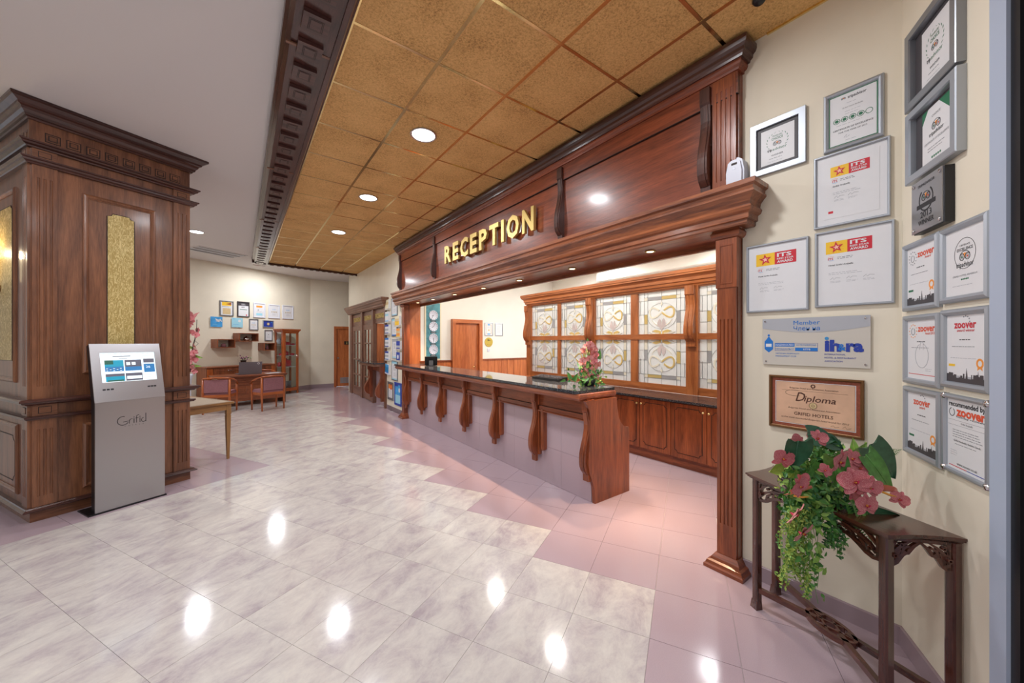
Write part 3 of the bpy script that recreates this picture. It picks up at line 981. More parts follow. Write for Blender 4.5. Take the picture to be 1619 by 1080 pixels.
# wooden frieze: back boards, lower rail and top rail
MB().mat('counter_y').box(2.775, 2.81, CY0, 7.60, 0.80, 1.03).build('frieze_board', None, cnt)
MB().mat('counter_y').box(2.757, 2.776, CY0, 7.60, 0.80, 0.865).mat('groove').box(2.7565, 2.776, CY0, 7.60, 0.865, 0.869).mat('counter_y').sweep([(0, 0.80), (0.008, 0.803), (0.010, 0.812), (0, 0.822)], [(2.757, 7.60), (2.757, CY0)]).build('frieze_rail', None, cnt)
cor = None; leg = None
CYS = [7.42, 6.61, 5.80, 4.95, 4.12, 3.27, 2.475]
for n, y in enumerate(CYS):
    yy = y + (0.0 if n else 0.0)
    if cor is None:
        cor = bracket('scroll_bracket', cnt, 2.757, yy, 1.03, 0.225, (0.052, 0.040, 0.018, 0.088), 0.072, 'counter_z')
        p = MB().mat('counter_z').box(-0.03, 0.01, -0.055, 0.055, 0.30, 1.03).build('pilaster', None, cnt); p.location = (2.787, yy, 0)
        l = MB().mat('counter_z')
        pl = [(-0.028, 0.83), (0.028, 0.83), (0.028, 0.385)] + [(0.028 * math.cos(a), 0.385 + 0.028 * math.sin(a)) for a in [-PI * k / 8 for k in range(1, 8)]] + [(-0.028, 0.385)]
        l.prism([(a, b) for a, b in pl], -0.036, 0.012, 'x')
        pl2 = [(a * 0.55, 0.385 + (b - 0.385) * (0.55 if b < 0.386 else 1)) for a, b in pl]
        l.prism(pl2, -0.042, 0.0, 'x')
        leg = l.build('apron_leg', None, cnt); leg.location = (2.79, yy - 0.115, 0)
    else:
        inst(cor, cnt, (2.757, yy, 0)); inst(p, cnt, (2.787, yy, 0))
        if n < 6: inst(leg, cnt, (2.79, yy - 0.115, 0))
# near end panel with an S-shaped front and a scooped back
ep = [(2.80, 0.0), (3.345, 0.0), (3.345, 0.70)] + [(3.345 - 0.165 * math.sin(t * PI / 2) , 0.70 + 0.20 * (1 - math.cos(t * PI / 2))) for t in [k / 8 for k in range(1, 9)]] + \
     [(3.14, 1.0), (3.13, 1.022), (2.665, 1.022), (2.69, 0.98), (2.722, 0.925), (2.735, 0.86), (2.73, 0.70), (2.712, 0.52), (2.705, 0.40), (2.725, 0.31), (2.765, 0.22), (2.79, 0.14), (2.795, 0.06)]
ep = [(2.80, 0.0), (3.345, 0.0), (3.345, 0.685), (3.30, 0.69), (3.25, 0.71), (3.205, 0.75), (3.175, 0.80), (3.155, 0.87), (3.14, 0.95), (3.135, 1.022), (2.665, 1.022), (2.69, 0.98), (2.722, 0.925), (2.735, 0.86), (2.73, 0.70), (2.712, 0.52), (2.705, 0.40), (2.725, 0.31), (2.765, 0.22), (2.79, 0.14), (2.795, 0.06)]
MB().mat('counter_z').prism(ep, CY0 - 0.03, CY0 + 0.004, 'y').build('end_panel', None, cnt)
MB().mat('counter_z').box(2.84, 3.30, CY0 + 0.004, CY0 + 0.03, 0.02, 0.66).box(3.15, 3.17, CY0 + .03, 7.6, 0.0, 1.05).build('back_board', None, cnt)

# ---- things on the counter
t = thing('tablet_stand', 'black tilted tablet on a stand at the far end of the counter', 'tablet', (3.02, 6.55, 1.12), -100)
o = MB().mat('black').box(-0.12, 0.12, -0.006, 0.006, 0.0, 0.19).build('screen', None, t); o.rotation_euler = (rad(-22), 0, 0); o.location = (0, -0.02, 0.008)
MB().mat('black').box(-0.09, 0.09, -0.03, 0.09, 0.0, 0.012).prism([(-0.02, 0.0), (0.08, 0.0), (0.05, 0.11)], -0.04, 0.04, 'x').build('base', None, t)
o = t
t.location = (3.00, 6.75, 1.12); t.rotation_euler = (0, 0, rad(-205))
t = thing('keyboard', 'black low monitor tray lying on the granite counter before the glass screen', 'keyboard', (3.10, 3.42, 1.12), -90)
MB().mat('black').prism([(-0.08, 0.0), (0.08, 0.0), (0.08, 0.05), (-0.08, 0.03)], -0.24, 0.24, 'x').build('tray', None, t)
kb = MB().mat('darkgrey')
for r in range(5):
    for c_ in range(14):
        kb.box(-0.22 + c_ * 0.0315, -0.22 + c_ * 0.0315 + 0.026, -0.06 + r * 0.026, -0.06 + r * 0.026 + 0.02, 0.034 + r * 0.0034, 0.040 + r * 0.0034)
kb.build('keys', None, t)

# ================================================================== BACK CABINETS
wt = MB().mat('granite').box(4.435, 5.02, 1.0, 6.10, 0.825, 0.855).build('granite_worktop')
tag(wt, 'long dark granite worktop on the low cabinets behind the counter', 'worktop')
GB = 0.4545
bounds = [(3.047, 3.91), (2.135, 3.047)]
bl = [('low cherry cabinet with two panelled doors, beside the counter end', 2.135, 3.047), ('low cherry cabinet with two panelled doors, half hidden by the fluted post', 1.22, 2.135),
      ('low cherry cabinet with two panelled doors, behind the counter end', 3.047, 3.96), ('low cherry cabinet with two panelled doors, farthest along the worktop', 3.96, 4.87)]
units = [(3.047 + GB * 0.0, 0), ]
def cut_panel(x0, x1, z0, z1, c):
    """rectangle with scooped corners"""
    pts = []
    for (cx, cz, a0) in ((x0, z0, 90), (x1, z0, 180), (x1, z1, 270), (x0, z1, 0)):
        arc = [(cx + c * math.cos(rad(a0 - k * 22.5)), cz + c * math.sin(rad(a0 - k * 22.5))) for k in range(5)]
        pts += arc
    return pts
proto = None
# pairs as their knobs meet: doors 2.586..3.047 | 3.047..3.50 is one pair, then 2.135 | 2.586 with the next
for n, (lab, yc) in enumerate([('low cherry cabinet with two panelled doors, just right of the counter end', 3.047),
                               ('low cherry cabinet with two panelled doors, half hidden by the near fluted post', 2.135),
                               ('low cherry cabinet with two panelled doors, behind the counter end panel', 3.96),
                               ('low cherry cabinet with two panelled doors, farthest along the worktop', 4.873)]):
    if proto is None:
        t = thing('base_cabinet', lab, 'cabinet', (4.45, yc, 0), -90, 'low cabinets behind the counter')
        MB().mat('counter_z').box(-0.455, 0.455, 0.02, 0.52, 0.115, 0.822).build('body', None, t)
        MB().mat('counter_x').box(-0.4565, 0.4565, 0.05, 0.52, 0.0, 0.115).build('plinth', None, t)
        for s in (-1, 1):
            x0, x1 = (-0.452, -0.004) if s < 0 else (0.004, 0.452)
            d = MB().mat('counter_z').box(x0, x1, 0.0, 0.02, 0.135, 0.815)
            outer = cut_panel(x0 + 0.05, x1 - 0.05, 0.19, 0.765, 0.035)
            d.mat('groove').ribbon(outer + [outer[0]], 0.007, -0.0012, 0.001)
            d.mat('counter_z')
            inner = cut_panel(x0 + 0.055, x1 - 0.055, 0.195, 0.76, 0.036)
            d.prism(inner, -0.0035, 0.0, 'y')
            dd = d.build('door', None, t)
            kx = -s * -0.035 if False else (s * 0.034)
            kn = MB().lathe([(0.001, 0), (0.006, 0), (0.006, 0.012), (0.014, 0.018), (0.016, 0.026), (0.010, 0.033), (0.001, 0.035)], 14).build('knob', 'brass', dd)
            kn.location = (s * 0.034, 0.0, 0.745); kn.rotation_euler = (rad(90), 0, 0)
        proto = t
    else:
        c_ = copy_tree(proto); c_.location = (4.45, yc, 0); c_['label'] = lab

# ================================================================== STAINED GLASS SCREEN
XG = 5.06
gs = thing('stained_glass_screen', 'wooden screen with ten stained glass panes above the back worktop', 'screen', (XG, 0, 0), -90)
# local x = -Y ; local y into the office
ZT, ZM1, ZM0, ZL = 2.36, 1.712, 1.628, 0.962
posts = [(6.28, 6.14), (4.52, 4.36), (2.70, 2.53), (1.00, 0.92)]
thin = [(5.33, 5.245), (3.625, 3.495), (1.75, 1.66)]
for (a, b) in posts + thin:
    wdt = 0.09 if (a, b) in posts else 0.06
    MB().mat('screen_z').box(-a, -b, -0.035 if (a, b) in posts else -0.01, 0.05, 0.856, 2.38).build('mullion', None, gs)
for (z0, z1, nm) in ((2.355, 2.40, 'head_rail'), (ZM0, ZM1, 'middle_rail'), (0.856, ZL, 'bottom_rail')):
    MB().mat('screen_x').box(-6.2, -0.92, -0.02, 0.045, z0, z1).build(nm, None, gs)
mb = MB().mat('screen_x')
pc = [(0, 2.375), (0.03, 2.375), (0.035, 2.395), (0.055, 2.405), (0.06, 2.44), (0.075, 2.45), (0.078, 2.49), (0.095, 2.51), (0.12, 2.53), (0.12, 2.55), (0.13, 2.555), (0.13, 2.60), (0, 2.60)]
mb.sweep(pc, [(-0.92, -0.01), (-6.24, -0.01), (-6.24, 0.12)][::-1])
mb.box(-6.24, -0.92, -0.01, 0.12, 2.40, 2.60)
mb.build('cornice', None, gs)
for (a, b) in posts[:3]:
    y = (a + b) / 2
    pts = s_curve(2.37, 1.53, 0.075, 0.06, 0.045, 0.105)
    mb = MB().mat('screen_z'); w_ = 0.13
    mb.prism([(-0.035 - o, z) for (o, z) in pts], -w_ / 2, w_ / 2, 'x')
    p2 = [(-0.042 - o, z) for (o, z) in pts[1:-2]]; p2 = [(-0.03, p2[0][1])] + p2 + [(-0.03, p2[-1][1])]
    mb.prism(p2, -0.045, -0.012, 'x'); mb.prism(p2, 0.012, 0.045, 'x')
    o = mb.build('scroll_bracket', None, gs); o.location = (-y, 0, 0)


def loops(cx, cz, w, h, flip):
    """two bands of the knot: returns (band A points, band B points)"""
    A, B = [], []
    for k in range(33):
        t = 2 * PI * k / 32
        x = w * math.sin(t); z = h * math.sin(2 * t) * 0.5
        (A if 4 <= k <= 20 else B).append((cx + x, cz + flip * z))
    A = [(cx + w * math.sin(t), cz + flip * h * 0.5 * math.sin(2 * t)) for t in [PI * 0.0 + 2 * PI * k / 32 for k in range(1, 17)]]
    B = [(cx + w * math.sin(t), cz + flip * h * 0.5 * math.sin(2 * t)) for t in [2 * PI * k / 32 for k in range(17, 33)]]
    return A, B


def make_pane(W, Hh, up):
    """pane centred on x, from z=0 to z=Hh; up: ornament for the upper row, otherwise mirrored"""
    f = (lambda z: z) if up else (lambda z: Hh - z)
    base = MB().mat('frost').box(-W / 2, W / 2, 0.004, 0.008, 0, Hh).build('pane', None, gs)
    ys, ye = 0.0, 0.004

    def piece(x0, x1, z0, z1, m):
        z0, z1 = sorted((f(z0), f(z1)))
        MB().mat(m).box(x0 + .002, x1 - .002, -0.001, ye, z0 + .002, z1 - .002).build('glass_piece', None, base)
    W2 = W / 2; m = W * 0.13; c = W * 0.075
    # corner squares, bars along the top, bars down the sides
    zt = Hh * 0.80; zh = Hh * 0.075
    piece(-W2 + m, -W2 + m + c, zt, zt + zh, 'g_white'); piece(W2 - m - c, W2 - m, zt, zt + zh, 'g_white')
    piece(-W2 + m + c, 0, zt, zt + zh, 'g_grey' if up else 'g_yellow'); piece(0, W2 - m - c, zt, zt + zh, 'g_yellow' if up else 'g_grey')
    piece(-W2 + m, -W2 + m + c, Hh * .24, Hh * .47, 'g_yellow' if up else 'g_grey'); piece(W2 - m - c, W2 - m, Hh * .26, Hh * .52, 'g_grey' if up else 'g_yellow')
    piece(-W2 + m, -W2 + m + c, 0.0, Hh * .235, 'g_white'); piece(W2 - m - c, W2 - m, 0.0, Hh * .25, 'g_white')
    # lead
    ld = MB().mat('lead'); e = 0.0016

    def L(x0, z0, x1, z1):
        z0, z1 = f(z0), f(z1)
        ld.box(min(x0, x1) - e, max(x0, x1) + e, -0.0025, 0.003, min(z0, z1) - e, max(z0, z1) + e)
    L(-W2 + m, 0, -W2 + m, Hh); L(-W2 + m + c, 0, -W2 + m + c, Hh); L(W2 - m, 0, W2 - m, Hh); L(W2 - m - c, 0, W2 - m - c, Hh)
    L(-W2, zt, W2, zt); L(-W2 + m, zt + zh, W2 - m, zt + zh); L(0, Hh * .62, 0, Hh)
    L(-W2 + m * .35, zt, -W2 + m * .35, Hh * .45); L(W2 - m * .4, zt, W2 - m * .4, Hh * .5)
    for z in (.24, .47): L(-W2, Hh * z, -W2 + m + c, Hh * z)
    for z in (.26, .52): L(W2 - m - c, Hh * z, W2, Hh * z)
    cc = [(0 + W * .30 * math.cos(2 * PI * k / 28), f(Hh * .42 + 0) + Hh * .30 * math.sin(2 * PI * k / 28)) for k in range(29)]
    ld.ribbon(cc, 0.002, -0.0022, 0.003)
    ld.build('lead_came', None, base)
    # knot of two ribbons
    A, B = loops(0, f(Hh * .50), W * .25, Hh * .24, 1 if up else -1)
    MB().mat('g_yellow').ribbon(A, 0.024, -0.004, 0.002).build('glass_piece', None, base)
    MB().mat('g_white').ribbon(B, 0.024, -0.0048, 0.002).build('glass_piece', None, base)
    # lily in the middle
    def P(pts): return [(x, f(z)) for x, z in pts]
    li = MB().mat('g_pink')
    for s in (-1, 1):
        li.prism(P([(0, Hh * .06), (s * W * .02, Hh * .13), (s * W * .09, Hh * .19), (s * W * .085, Hh * .28), (s * W * .04, Hh * .37), (s * W * .015, Hh * .32), (0, Hh * .2)]), -0.003, 0.002, 'y')
    li.build('glass_piece', None, base)
    le = MB().mat('g_yellow')
    for s in (-1, 1):
        le.prism(P([(s * W * .01, 0.0), (s * W * .02, Hh * .07), (s * W * .12, Hh * .105), (s * W * .2, Hh * .07), (s * W * .13, Hh * .04), (s * W * .11, 0.0)]), -0.0035, 0.002, 'y')
    le.build('glass_piece', None, base)
    wl = MB().mat('g_white')
    for s in (-1, 1):
        wl.ribbon(P([(s * W * .05, Hh * .02), (s * W * .18, Hh * .02), (s * W * .27, Hh * .055)]), [0.018, 0.016, 0.004], -0.0042, 0.002)
        wl.ribbon(P([(s * W * .08, Hh * .20), (s * W * .15, Hh * .25), (s * W * .21, Hh * .34)]), [0.012, 0.012, 0.003], -0.0042, 0.002)
    wl.prism(P([(0, Hh * .65), (-W * .022, Hh * .695), (0, Hh * .76), (W * .022, Hh * .695)]), -0.0042, 0.002, 'y')
    wl.build('glass_piece', None, base)
    return base


gaps = [(6.14, 5.33), (5.245, 4.52), (4.36, 3.625), (3.495, 2.70), (2.53, 1.75), (1.66, 1.0)]
for (a, b) in gaps:
    for (z0, z1, up) in ((ZM1, ZT, True), (ZL, ZM0, False)):
        p = make_pane(a - b, z1 - z0, up); p.location = (-(a + b) / 2, 0.012, z0)

# ================================================================== BACK WALL THINGS
t = thing('world_clock_board', 'tall weathered teal board with four round clocks one above another', 'clock board', (3.44, YB, 0), 0)
MB().mat('cream_p').box(-0.195, 0.195, -0.022, 0, 1.18, 2.49).build('frame', None, t)
MB().mat('teal').box(-0.165, 0.165, -0.027, -0.02, 1.215, 2.455).build('board', None, t)
for n, (z, h, mm) in enumerate([(2.185, 8, 35), (1.932, 8, 5), (1.671, 6, 30), (1.416, 4, 20)]):
    c_ = MB().mat('whiteplastic').lathe([(0.001, 0), (0.105, 0), (0.108, 0.012), (0.102, 0.018), (0.098, 0.014), (0.001, 0.013)], 28)
    co = c_.build('clock', None, t); co.location = (0, -0.027, z); co.rotation_euler = (rad(90), 0, 0)
    d = MB().mat('ink')
    for k in range(12):
        a = 2 * PI * k / 12
        d.X = Matrix.Rotation(a, 4, 'Z'); d.box(-0.004, 0.004, 0.078, 0.094, 0.0135, 0.0142); d.X = None
    for (L_, w_, a) in ((0.05, 0.008, -2 * PI * h / 12), (0.075, 0.006, -2 * PI * mm / 60)):
        d.X = Matrix.Rotation(a, 4, 'Z'); d.box(-w_ / 2, w_ / 2, -0.01, L_, 0.015, 0.016); d.X = None
    d.build('hands', None, co)
    MB().mat('ink').box(-0.07, 0.07, -0.033, -0.027, z - 0.142, z - 0.116).mat('inklight').box(-0.05, 0.05, -0.0335, -0.033, z - 0.134, z - 0.124).build('name_plate', None, t)

# ================================================================== PILLAR
PP = (-1.5, 5.125)
PD = 28.2
pil = thing('panelled_pillar', 'large square walnut pillar panelled on its sides, cornice reaching the white ceiling', 'pillar', (PP[0], PP[1], 0), PD)
PW, PB = 1.15, 1.75           # width of the face beside the kiosk, depth of the left face
# local: x along the face, y into the pillar; the left face is the plane x = 0
o = MB().mat('pillar_z').box(0.0, PW, 0.0, PB, 0.0, ZC).build('core', None, pil)
ring = [(0, PB), (0, 0), (PW, 0), (PW, PB)]     # travel keeps the outside on the right


def moulding(name, prof, mat='ledge_x'):
    return MB().mat(mat).sweep(prof, ring).build(name, None, pil)


moulding('base_board', [(0, 0), (0.004, 0), (0.004, 0.098), (0, 0.098)], 'pillar_x')
moulding('base_ledge', [(0, 0.098), (0.05, 0.098), (0.055, 0.106), (0.045, 0.114), (0.035, 0.118), (0.03, 0.128), (0, 0.13)])
moulding('dado_ledge', [(0, 0.905), (0.03, 0.905), (0.034, 0.914), (0.042, 0.918), (0.042, 0.932), (0.03, 0.936), (0, 0.938)])
moulding('dado_ledge', [(0, 1.035), (0.03, 1.035), (0.04, 1.045), (0.058, 1.05), (0.064, 1.062), (0.076, 1.066), (0.076, 1.082), (0.06, 1.09), (0, 1.09)])
moulding('frieze_ledge', [(0, 3.17), (0.03, 3.17), (0.034, 3.18), (0.05, 3.19), (0.052, 3.205), (0.066, 3.212), (0.066, 3.224), (0.03, 3.228), (0, 3.228)])
moulding('frieze_ledge', [(0, 3.315), (0.03, 3.315), (0.036, 3.325), (0.055, 3.335), (0.06, 3.35), (0.074, 3.355), (0.074, 3.368), (0.03, 3.372), (0, 3.372)])
moulding('cornice', [(0, 3.56), (0.018, 3.56), (0.022, 3.575), (0.036, 3.58), (0.042, 3.60), (0.058, 3.62), (0.064, 3.64), (0.082, 3.648), (0.085, 3.665), (0.105, 3.68), (0.118, 3.69), (0.13, 3.695), (0.13, ZC - 0.001), (0, ZC - 0.001)])


def side(face):
    """transform that puts a panel drawn on the plane y=0 facing -y onto a side of the pillar"""
    if face == 'A': return Matrix.Identity(4), PW
    # left face: drawn x from 0 (far end) to PB (corner)
    return Matrix.Translation((0, PB, 0)) @ Matrix.Rotation(rad(-90), 4, 'Z'), PB


PIL_T = 0.016
for face in ('A', 'B'):
    X, W_ = side(face)
    def mk(mat):
        m_ = MB().mat(mat); m_.X = X
        return m_
    xs = [(0.006, 0.152), (PW - 0.155, PW - 0.004)] if face == 'A' else [(PB - 0.152, PB - 0.006)]
    if face == 'B':
        X2 = X
    for (a, b) in xs:
        fluted(mk('pillar_z'), a, b, 0.13, 0.905, 0.0, PIL_T, 3, 0.09, 0.018, 0.006).build('pilaster', None, pil)
        fluted(mk('pillar_z'), a, b, 1.09, 3.17, 0.0, PIL_T, 3, 0.11, 0.018, 0.006).build('pilaster', None, pil)
        for (z0, z1) in ((0.938, 1.035), (3.228, 3.315)):
            q = mk('pillar_x').box(a, b, -PIL_T, 0, z0, z1)
            q.mat('groove').box(a + 0.034, b - 0.034, -PIL_T - 0.001, -PIL_T, z0 + 0.018, z1 - 0.018)
            q.mat('pillar_x').box(a + 0.039, b - 0.039, -PIL_T - 0.004, -PIL_T, z0 + 0.023, z1 - 0.023)
            q.build('pilaster_block', None, pil)
    # greek squares of the frieze
    g = MB().mat('groove').box(-.047, .047, -0.0012, 0, -.041, .041).mat('pillar_x').box(-.040, .040, -0.0035, 0, -.034, .034)  # dark squares paint the shade in the carved grooves
    g.mat('groove').box(-.028, .028, -0.0042, 0, -.024, .024).mat('pillar_x').box(-.021, .021, -0.007, 0, -.0175, .0175)
    g0 = None
    n = 8 if face == 'A' else 12
    for k in range(n):
        cx = 0.128 + k * 0.1265 if face == 'A' else PB - 0.09 - k * 0.115
        p = X @ Vector((cx, -0.001, 3.442))
        if g0 is None: g0 = g.build('greek_square', None, pil); oo = g0
        else: oo = inst(g0, pil)
        oo.location = p; oo.rotation_euler = (0, 0, 0 if face == 'A' else rad(-90))
    mk('pillar_z').box(0.0 if face == 'A' else PB - 0.03, 0.03 if face == 'A' else PB, -0.006, 0, 3.372, 3.56).build('frieze_post', None, pil)
    # framed panels
    fp = [(0, 0), (0, 0.008), (0.008, 0.016), (0.018, 0.02), (0.03, 0.016), (0.036, 0.008), (0.044, 0.006), (0.044, 0)]
    if face == 'A':
        mk('orange_z' if False else 'pillar_z').rframe(0.31, 0.845, 1.295, 3.02, fp).build('panel_frame', None, pil)
        gx0, gx1, gz0, gz1 = 0.475, 0.675, 1.40, 2.885
        mk('pillar_z').rframe(0.31, 0.845, 0.20, 0.82, fp).build('panel_frame', None, pil)
    else:
        mk('pillar_z').rframe(0.20, PB - 0.365, 1.22, 3.03, fp).build('panel_frame', None, pil)
        gx0, gx1, gz0, gz1 = 0.32, PB - 0.485, 1.42, 2.88
        mk('pillar_z').rframe(0.20, PB - 0.30, 0.20, 0.84, fp).build('panel_frame', None, pil)
        cc_ = cut_panel(0.30, PB - 0.42, 0.30, 0.72, 0.05)
        mk('groove').ribbon(cc_ + [cc_[0]], 0.008, -0.0015, 0.0).build('panel_line', None, pil)
    c_ = 0.03
    poly = [(gx0, gz0), (gx1, gz0), (gx1, gz1 - c_), (gx1 - c_, gz1 - c_ * 0.7), (gx1 - c_ * 1.3, gz1), (gx0 + c_ * 1.3, gz1), (gx0 + c_, gz1 - c_ * 0.7), (gx0, gz1 - c_)]
    mk('damask').prism(poly, -0.004, 0, 'y').build('fabric_panel', None, pil)
    mk('groove').ribbon(poly + [poly[0]], 0.006, -0.005, 0).build('panel_line', None, pil)

# wall lamp on the left face
lp = PP[0] - 0.4726 * 0.86, PP[1] + 0.8813 * 0.86
sc_ = thing('wall_lamp', 'glowing cream glass wall lamp on the gold panel of the pillar', 'wall lamp', (lp[0], lp[1], 2.12), PD - 90)
MB().lathe([(0.001, 0.20), (0.062, 0.30), (0.075, 0.37), (0.07, 0.372), (0.055, 0.30), (0.04, 0.16), (0.03, 0.14), (0.001, 0.14)][::-1], 20, (0, -0.11, -0.06)).build('shade', 'sconceglow', sc_)
MB().mat('bronze').lathe([(0.001, 0), (0.035, 0.0), (0.04, 0.008), (0.001, 0.016)], 16).build('wall_plate', None, sc_).rotation_euler = (rad(90), 0, 0)
MB().mat('bronze').tube([(0, 0, 0), (0, -0.03, -0.05), (0, -0.08, -0.06), (0, -0.11, -0.02), (0, -0.11, 0.085)], 0.006, 8).tube([(0, -0.05, -0.06), (0, -0.05, -0.13), (0.0, -0.065, -0.11)], 0.004, 6).build('arm', None, sc_)
d = bpy.data.lights.new('wall_lamp_bulb', 'POINT'); d.energy = 7; d.color = (1, .8, .52); d.shadow_soft_size = 0.05
ob = bpy.data.objects.new('wall_lamp_bulb', d); COL.objects.link(ob); ob.parent = sc_; ob.location = (0, -0.13, 0.34)

# ================================================================== INFORMATION KIOSK
kk = thing('information_kiosk', 'brushed steel standing kiosk with a lit touch screen before the walnut pillar', 'kiosk', (-1.085, 4.992, 0), 27.6)
KW = 0.495; LZ = 1.03; BK = 0.115; TZ = 1.575
side_p = [(0.0, 0.012), (0.0, LZ), (BK + 0.02, TZ), (BK + 0.09, TZ - 0.02), (0.085, LZ), (0.085, 0.012)]   # (y, z)
MB().mat('black').prism(side_p, 0.0, KW, 'x').build('body', None, kk)
MB().mat('steel').box(-0.002, KW + 0.002, -0.004, 0.0, 0.014, LZ).box(-0.002, 0.0, -0.004, 0.012, 0.014, LZ).build('front_panel', None, kk)
tl = math.atan2(BK + 0.02, TZ - LZ); HL = math.hypot(BK + 0.02, TZ - LZ)
hd = MB().mat('steel')
s0, s1, t0, t1 = 0.058, 0.452, 0.185, 0.475
for b_ in ((-0.004, s0, 0, HL), (s1, KW + 0.004, 0, HL), (s0, s1, 0, t0), (s0, s1, t1, HL)):
    hd.box(b_[0], b_[1], -0.006, 0.004, b_[2], b_[3])
hd.box(-0.004, KW + 0.004, 0.0, 0.02, HL - 0.003, HL)
ho = hd.build('head_panel', None, kk); ho.location = (0, 0, LZ); ho.rotation_euler = (-tl, 0, 0)
M['scr_white'] = plain('lit_screen_white', (226, 240, 244), 0.3, emit=0.9)
M['scr_sea'] = plain('lit_screen_sea', (30, 150, 180), 0.3, emit=0.6, noise=0.0)
M['scr_blue'] = plain('lit_screen_blue', (50, 120, 176), 0.3, emit=0.6)
M['scr_dark'] = plain('lit_screen_dark', (96, 96, 110), 0.3, emit=0.5)
M['scr_green'] = plain('lit_screen_green', (40, 96, 80), 0.3, emit=0.5)
sc = MB().mat('scr_white').box(s0, s1, -0.001, 0.001, t0, t1)
sw, sh = s1 - s0, t1 - t0
def sbox(a, b, c, d_, m, y=-0.0014): sc.mat(m).box(s0 + a * sw, s0 + b * sw, y, 0, t0 + c * sh, t0 + d_ * sh)
sbox(.07, .40, .36, .74, 'scr_sea'); sbox(.07, .40, .36, .52, 'scr_blue', -.0016); sbox(.07, .22, .60, .74, 'scr_green', -.0016)
sbox(.42, .73, .36, .74, 'scr_dark'); sbox(.42, .73, .36, .50, 'scr_blue', -.0016); sbox(.45, .52, .56, .66, 'scr_white', -.0016); sbox(.55, .62, .56, .66, 'scr_white', -.0016)
sbox(.07, .40, .02, .28, 'scr_sea'); sbox(.07, .40, .19, .28, 'scr_dark', -.0016); sbox(.10, .38, .02, .07, 'scr_green', -.0016)
sbox(.42, .73, .02, .28, 'scr_dark'); sbox(.44, .72, .08, .18, 'scr_white', -.0016)
sbox(.77, .98, .62, .76, 'scr_dark'); sbox(.77, .98, .28, .58, 'scr_blue')
for i in range(9): sbox(.04 + i * .1, .10 + i * .1, .955, .965, 'scr_dark')
sbox(.22, .54, .86, .885, 'scr_dark'); sbox(.32, .48, .79, .805, 'scr_dark'); sbox(.80, .97, .17, .18, 'inklight'); sbox(.80, .94, .11, .12, 'inklight'); sbox(.76, .98, .86, .87, 'inklight')
sc.mat('scr_white').text('26', s0 + .81 * sw, t0 + .43 * sh, 0.024, -0.0016)
for r in range(5):
    for q_ in range(3):
        sc.mat('scr_dark' if (r + q_) % 2 else 'scr_white').box(s0 + sw * (.09 + r * .06), s0 + sw * (.12 + r * .06), -.0018, 0, t0 + sh * (.38 + q_ * .035), t0 + sh * (.395 + q_ * .035))
so = sc.build('screen', None, ho)
kl = MB().mat('ink')
for x0 in (0.055, 0.082, 0.109, 0.372, 0.395, 0.418):
    kl.box(x0, x0 + 0.020, -0.0066, -0.006, 0.11, 0.125)
kl.build('button_marks', None, ho)
lg = MB().mat('ink')
# the hotel lettering
def arc(cx, cz, rx, rz, a0, a1, n=16): return [(cx + rx * math.cos(rad(a0 + (a1 - a0) * k / n)), cz + rz * math.sin(rad(a0 + (a1 - a0) * k / n))) for k in range(n + 1)]
yl = (-0.0048, -0.0038)
lg.ribbon(arc(.185, .835, .040, .042, 75, 330), 0.006, *yl)
lg.ribbon([(.183, .823), (.222, .826)], .005, *yl)
lg.ribbon([(.228, .80), (.229, .835)], .005, *yl); lg.ribbon(arc(.246, .822, .017, .022, 170, 70, 8), .005, *yl)
lg.ribbon([(.262, .80), (.262, .845)], .006, *yl).box(.258, .266, yl[0], yl[1], .853, .861)
lg.ribbon([(.280, .80), (.280, .858)], .006, *yl); lg.ribbon(arc(.297, .858, .017, .018, 180, 80, 8), .005, *yl); lg.ribbon([(.272, .845), (.296, .848)], .004, *yl)
lg.ribbon([(.305, .80), (.305, .845)], .006, *yl).box(.301, .309, yl[0], yl[1], .853, .861)
lg.ribbon(arc(.332, .82, .016, .020, 90, 330, 14), .005, *yl); lg.ribbon([(.349, .80), (.349, .885)], .006, *yl)
for i, ch in enumerate('HOTELS'): lg.text(ch, .195 + i * .026, .776, 0.011, -0.004)
lg.build('lettering', None, kk)
MB().mat('black').prism([(-0.045, -0.012), (KW + 0.015, -0.012), (KW + 0.015, 0.25), (-0.045, 0.25)], 0.0, 0.012).build('base_plate', None, kk)

# ================================================================== FRAMED CERTIFICATES
def wframe(name, label, loc, deg, w, h, prof, fmat, mount, content, cat='certificate', group=None, t_back=0.006, sheet=None, glazed=False):
    """frame with its lower left corner at loc; content(mb, x0, z0, w, h) prints onto the sheet"""
    t = thing(name, label, cat, loc, deg, group)
    fw = max(p[0] for p in prof) if prof else 0
    if prof: MB().mat(fmat).rframe(0, w, 0, h, prof, 0.0).build('frame', None, t)
    bt = t_back
    if mount:
        MB().mat(mount).box(fw * 0.9, w - fw * 0.9, -bt, 0, fw * 0.9, h - fw * 0.9).build('mount', None, t)
    if sheet is None: sx, sz, sw_, sh_ = fw, fw, w - 2 * fw, h - 2 * fw
    else: sx, sz, sw_, sh_ = sheet[0] * w, sheet[1] * h, sheet[2] * w, sheet[3] * h
    pm_ = sheet[4] if sheet and len(sheet) > 4 else 'paper'
    MB().mat(pm_).box(sx, sx + sw_, -bt - 0.0012, -bt + 0.001, sz, sz + sh_).build('sheet', None, t)
    p = MB(); content(p, sx, sz, sw_, sh_, -bt - 0.0012)
    if p.v: p.build('print', None, t)
    if glazed:
        MB().mat('clear').box(fw * .95, w - fw * .95, -bt - 0.0040, -bt - 0.0030, fw * .95, h - fw * .95).build('glass', None, t)
    return t


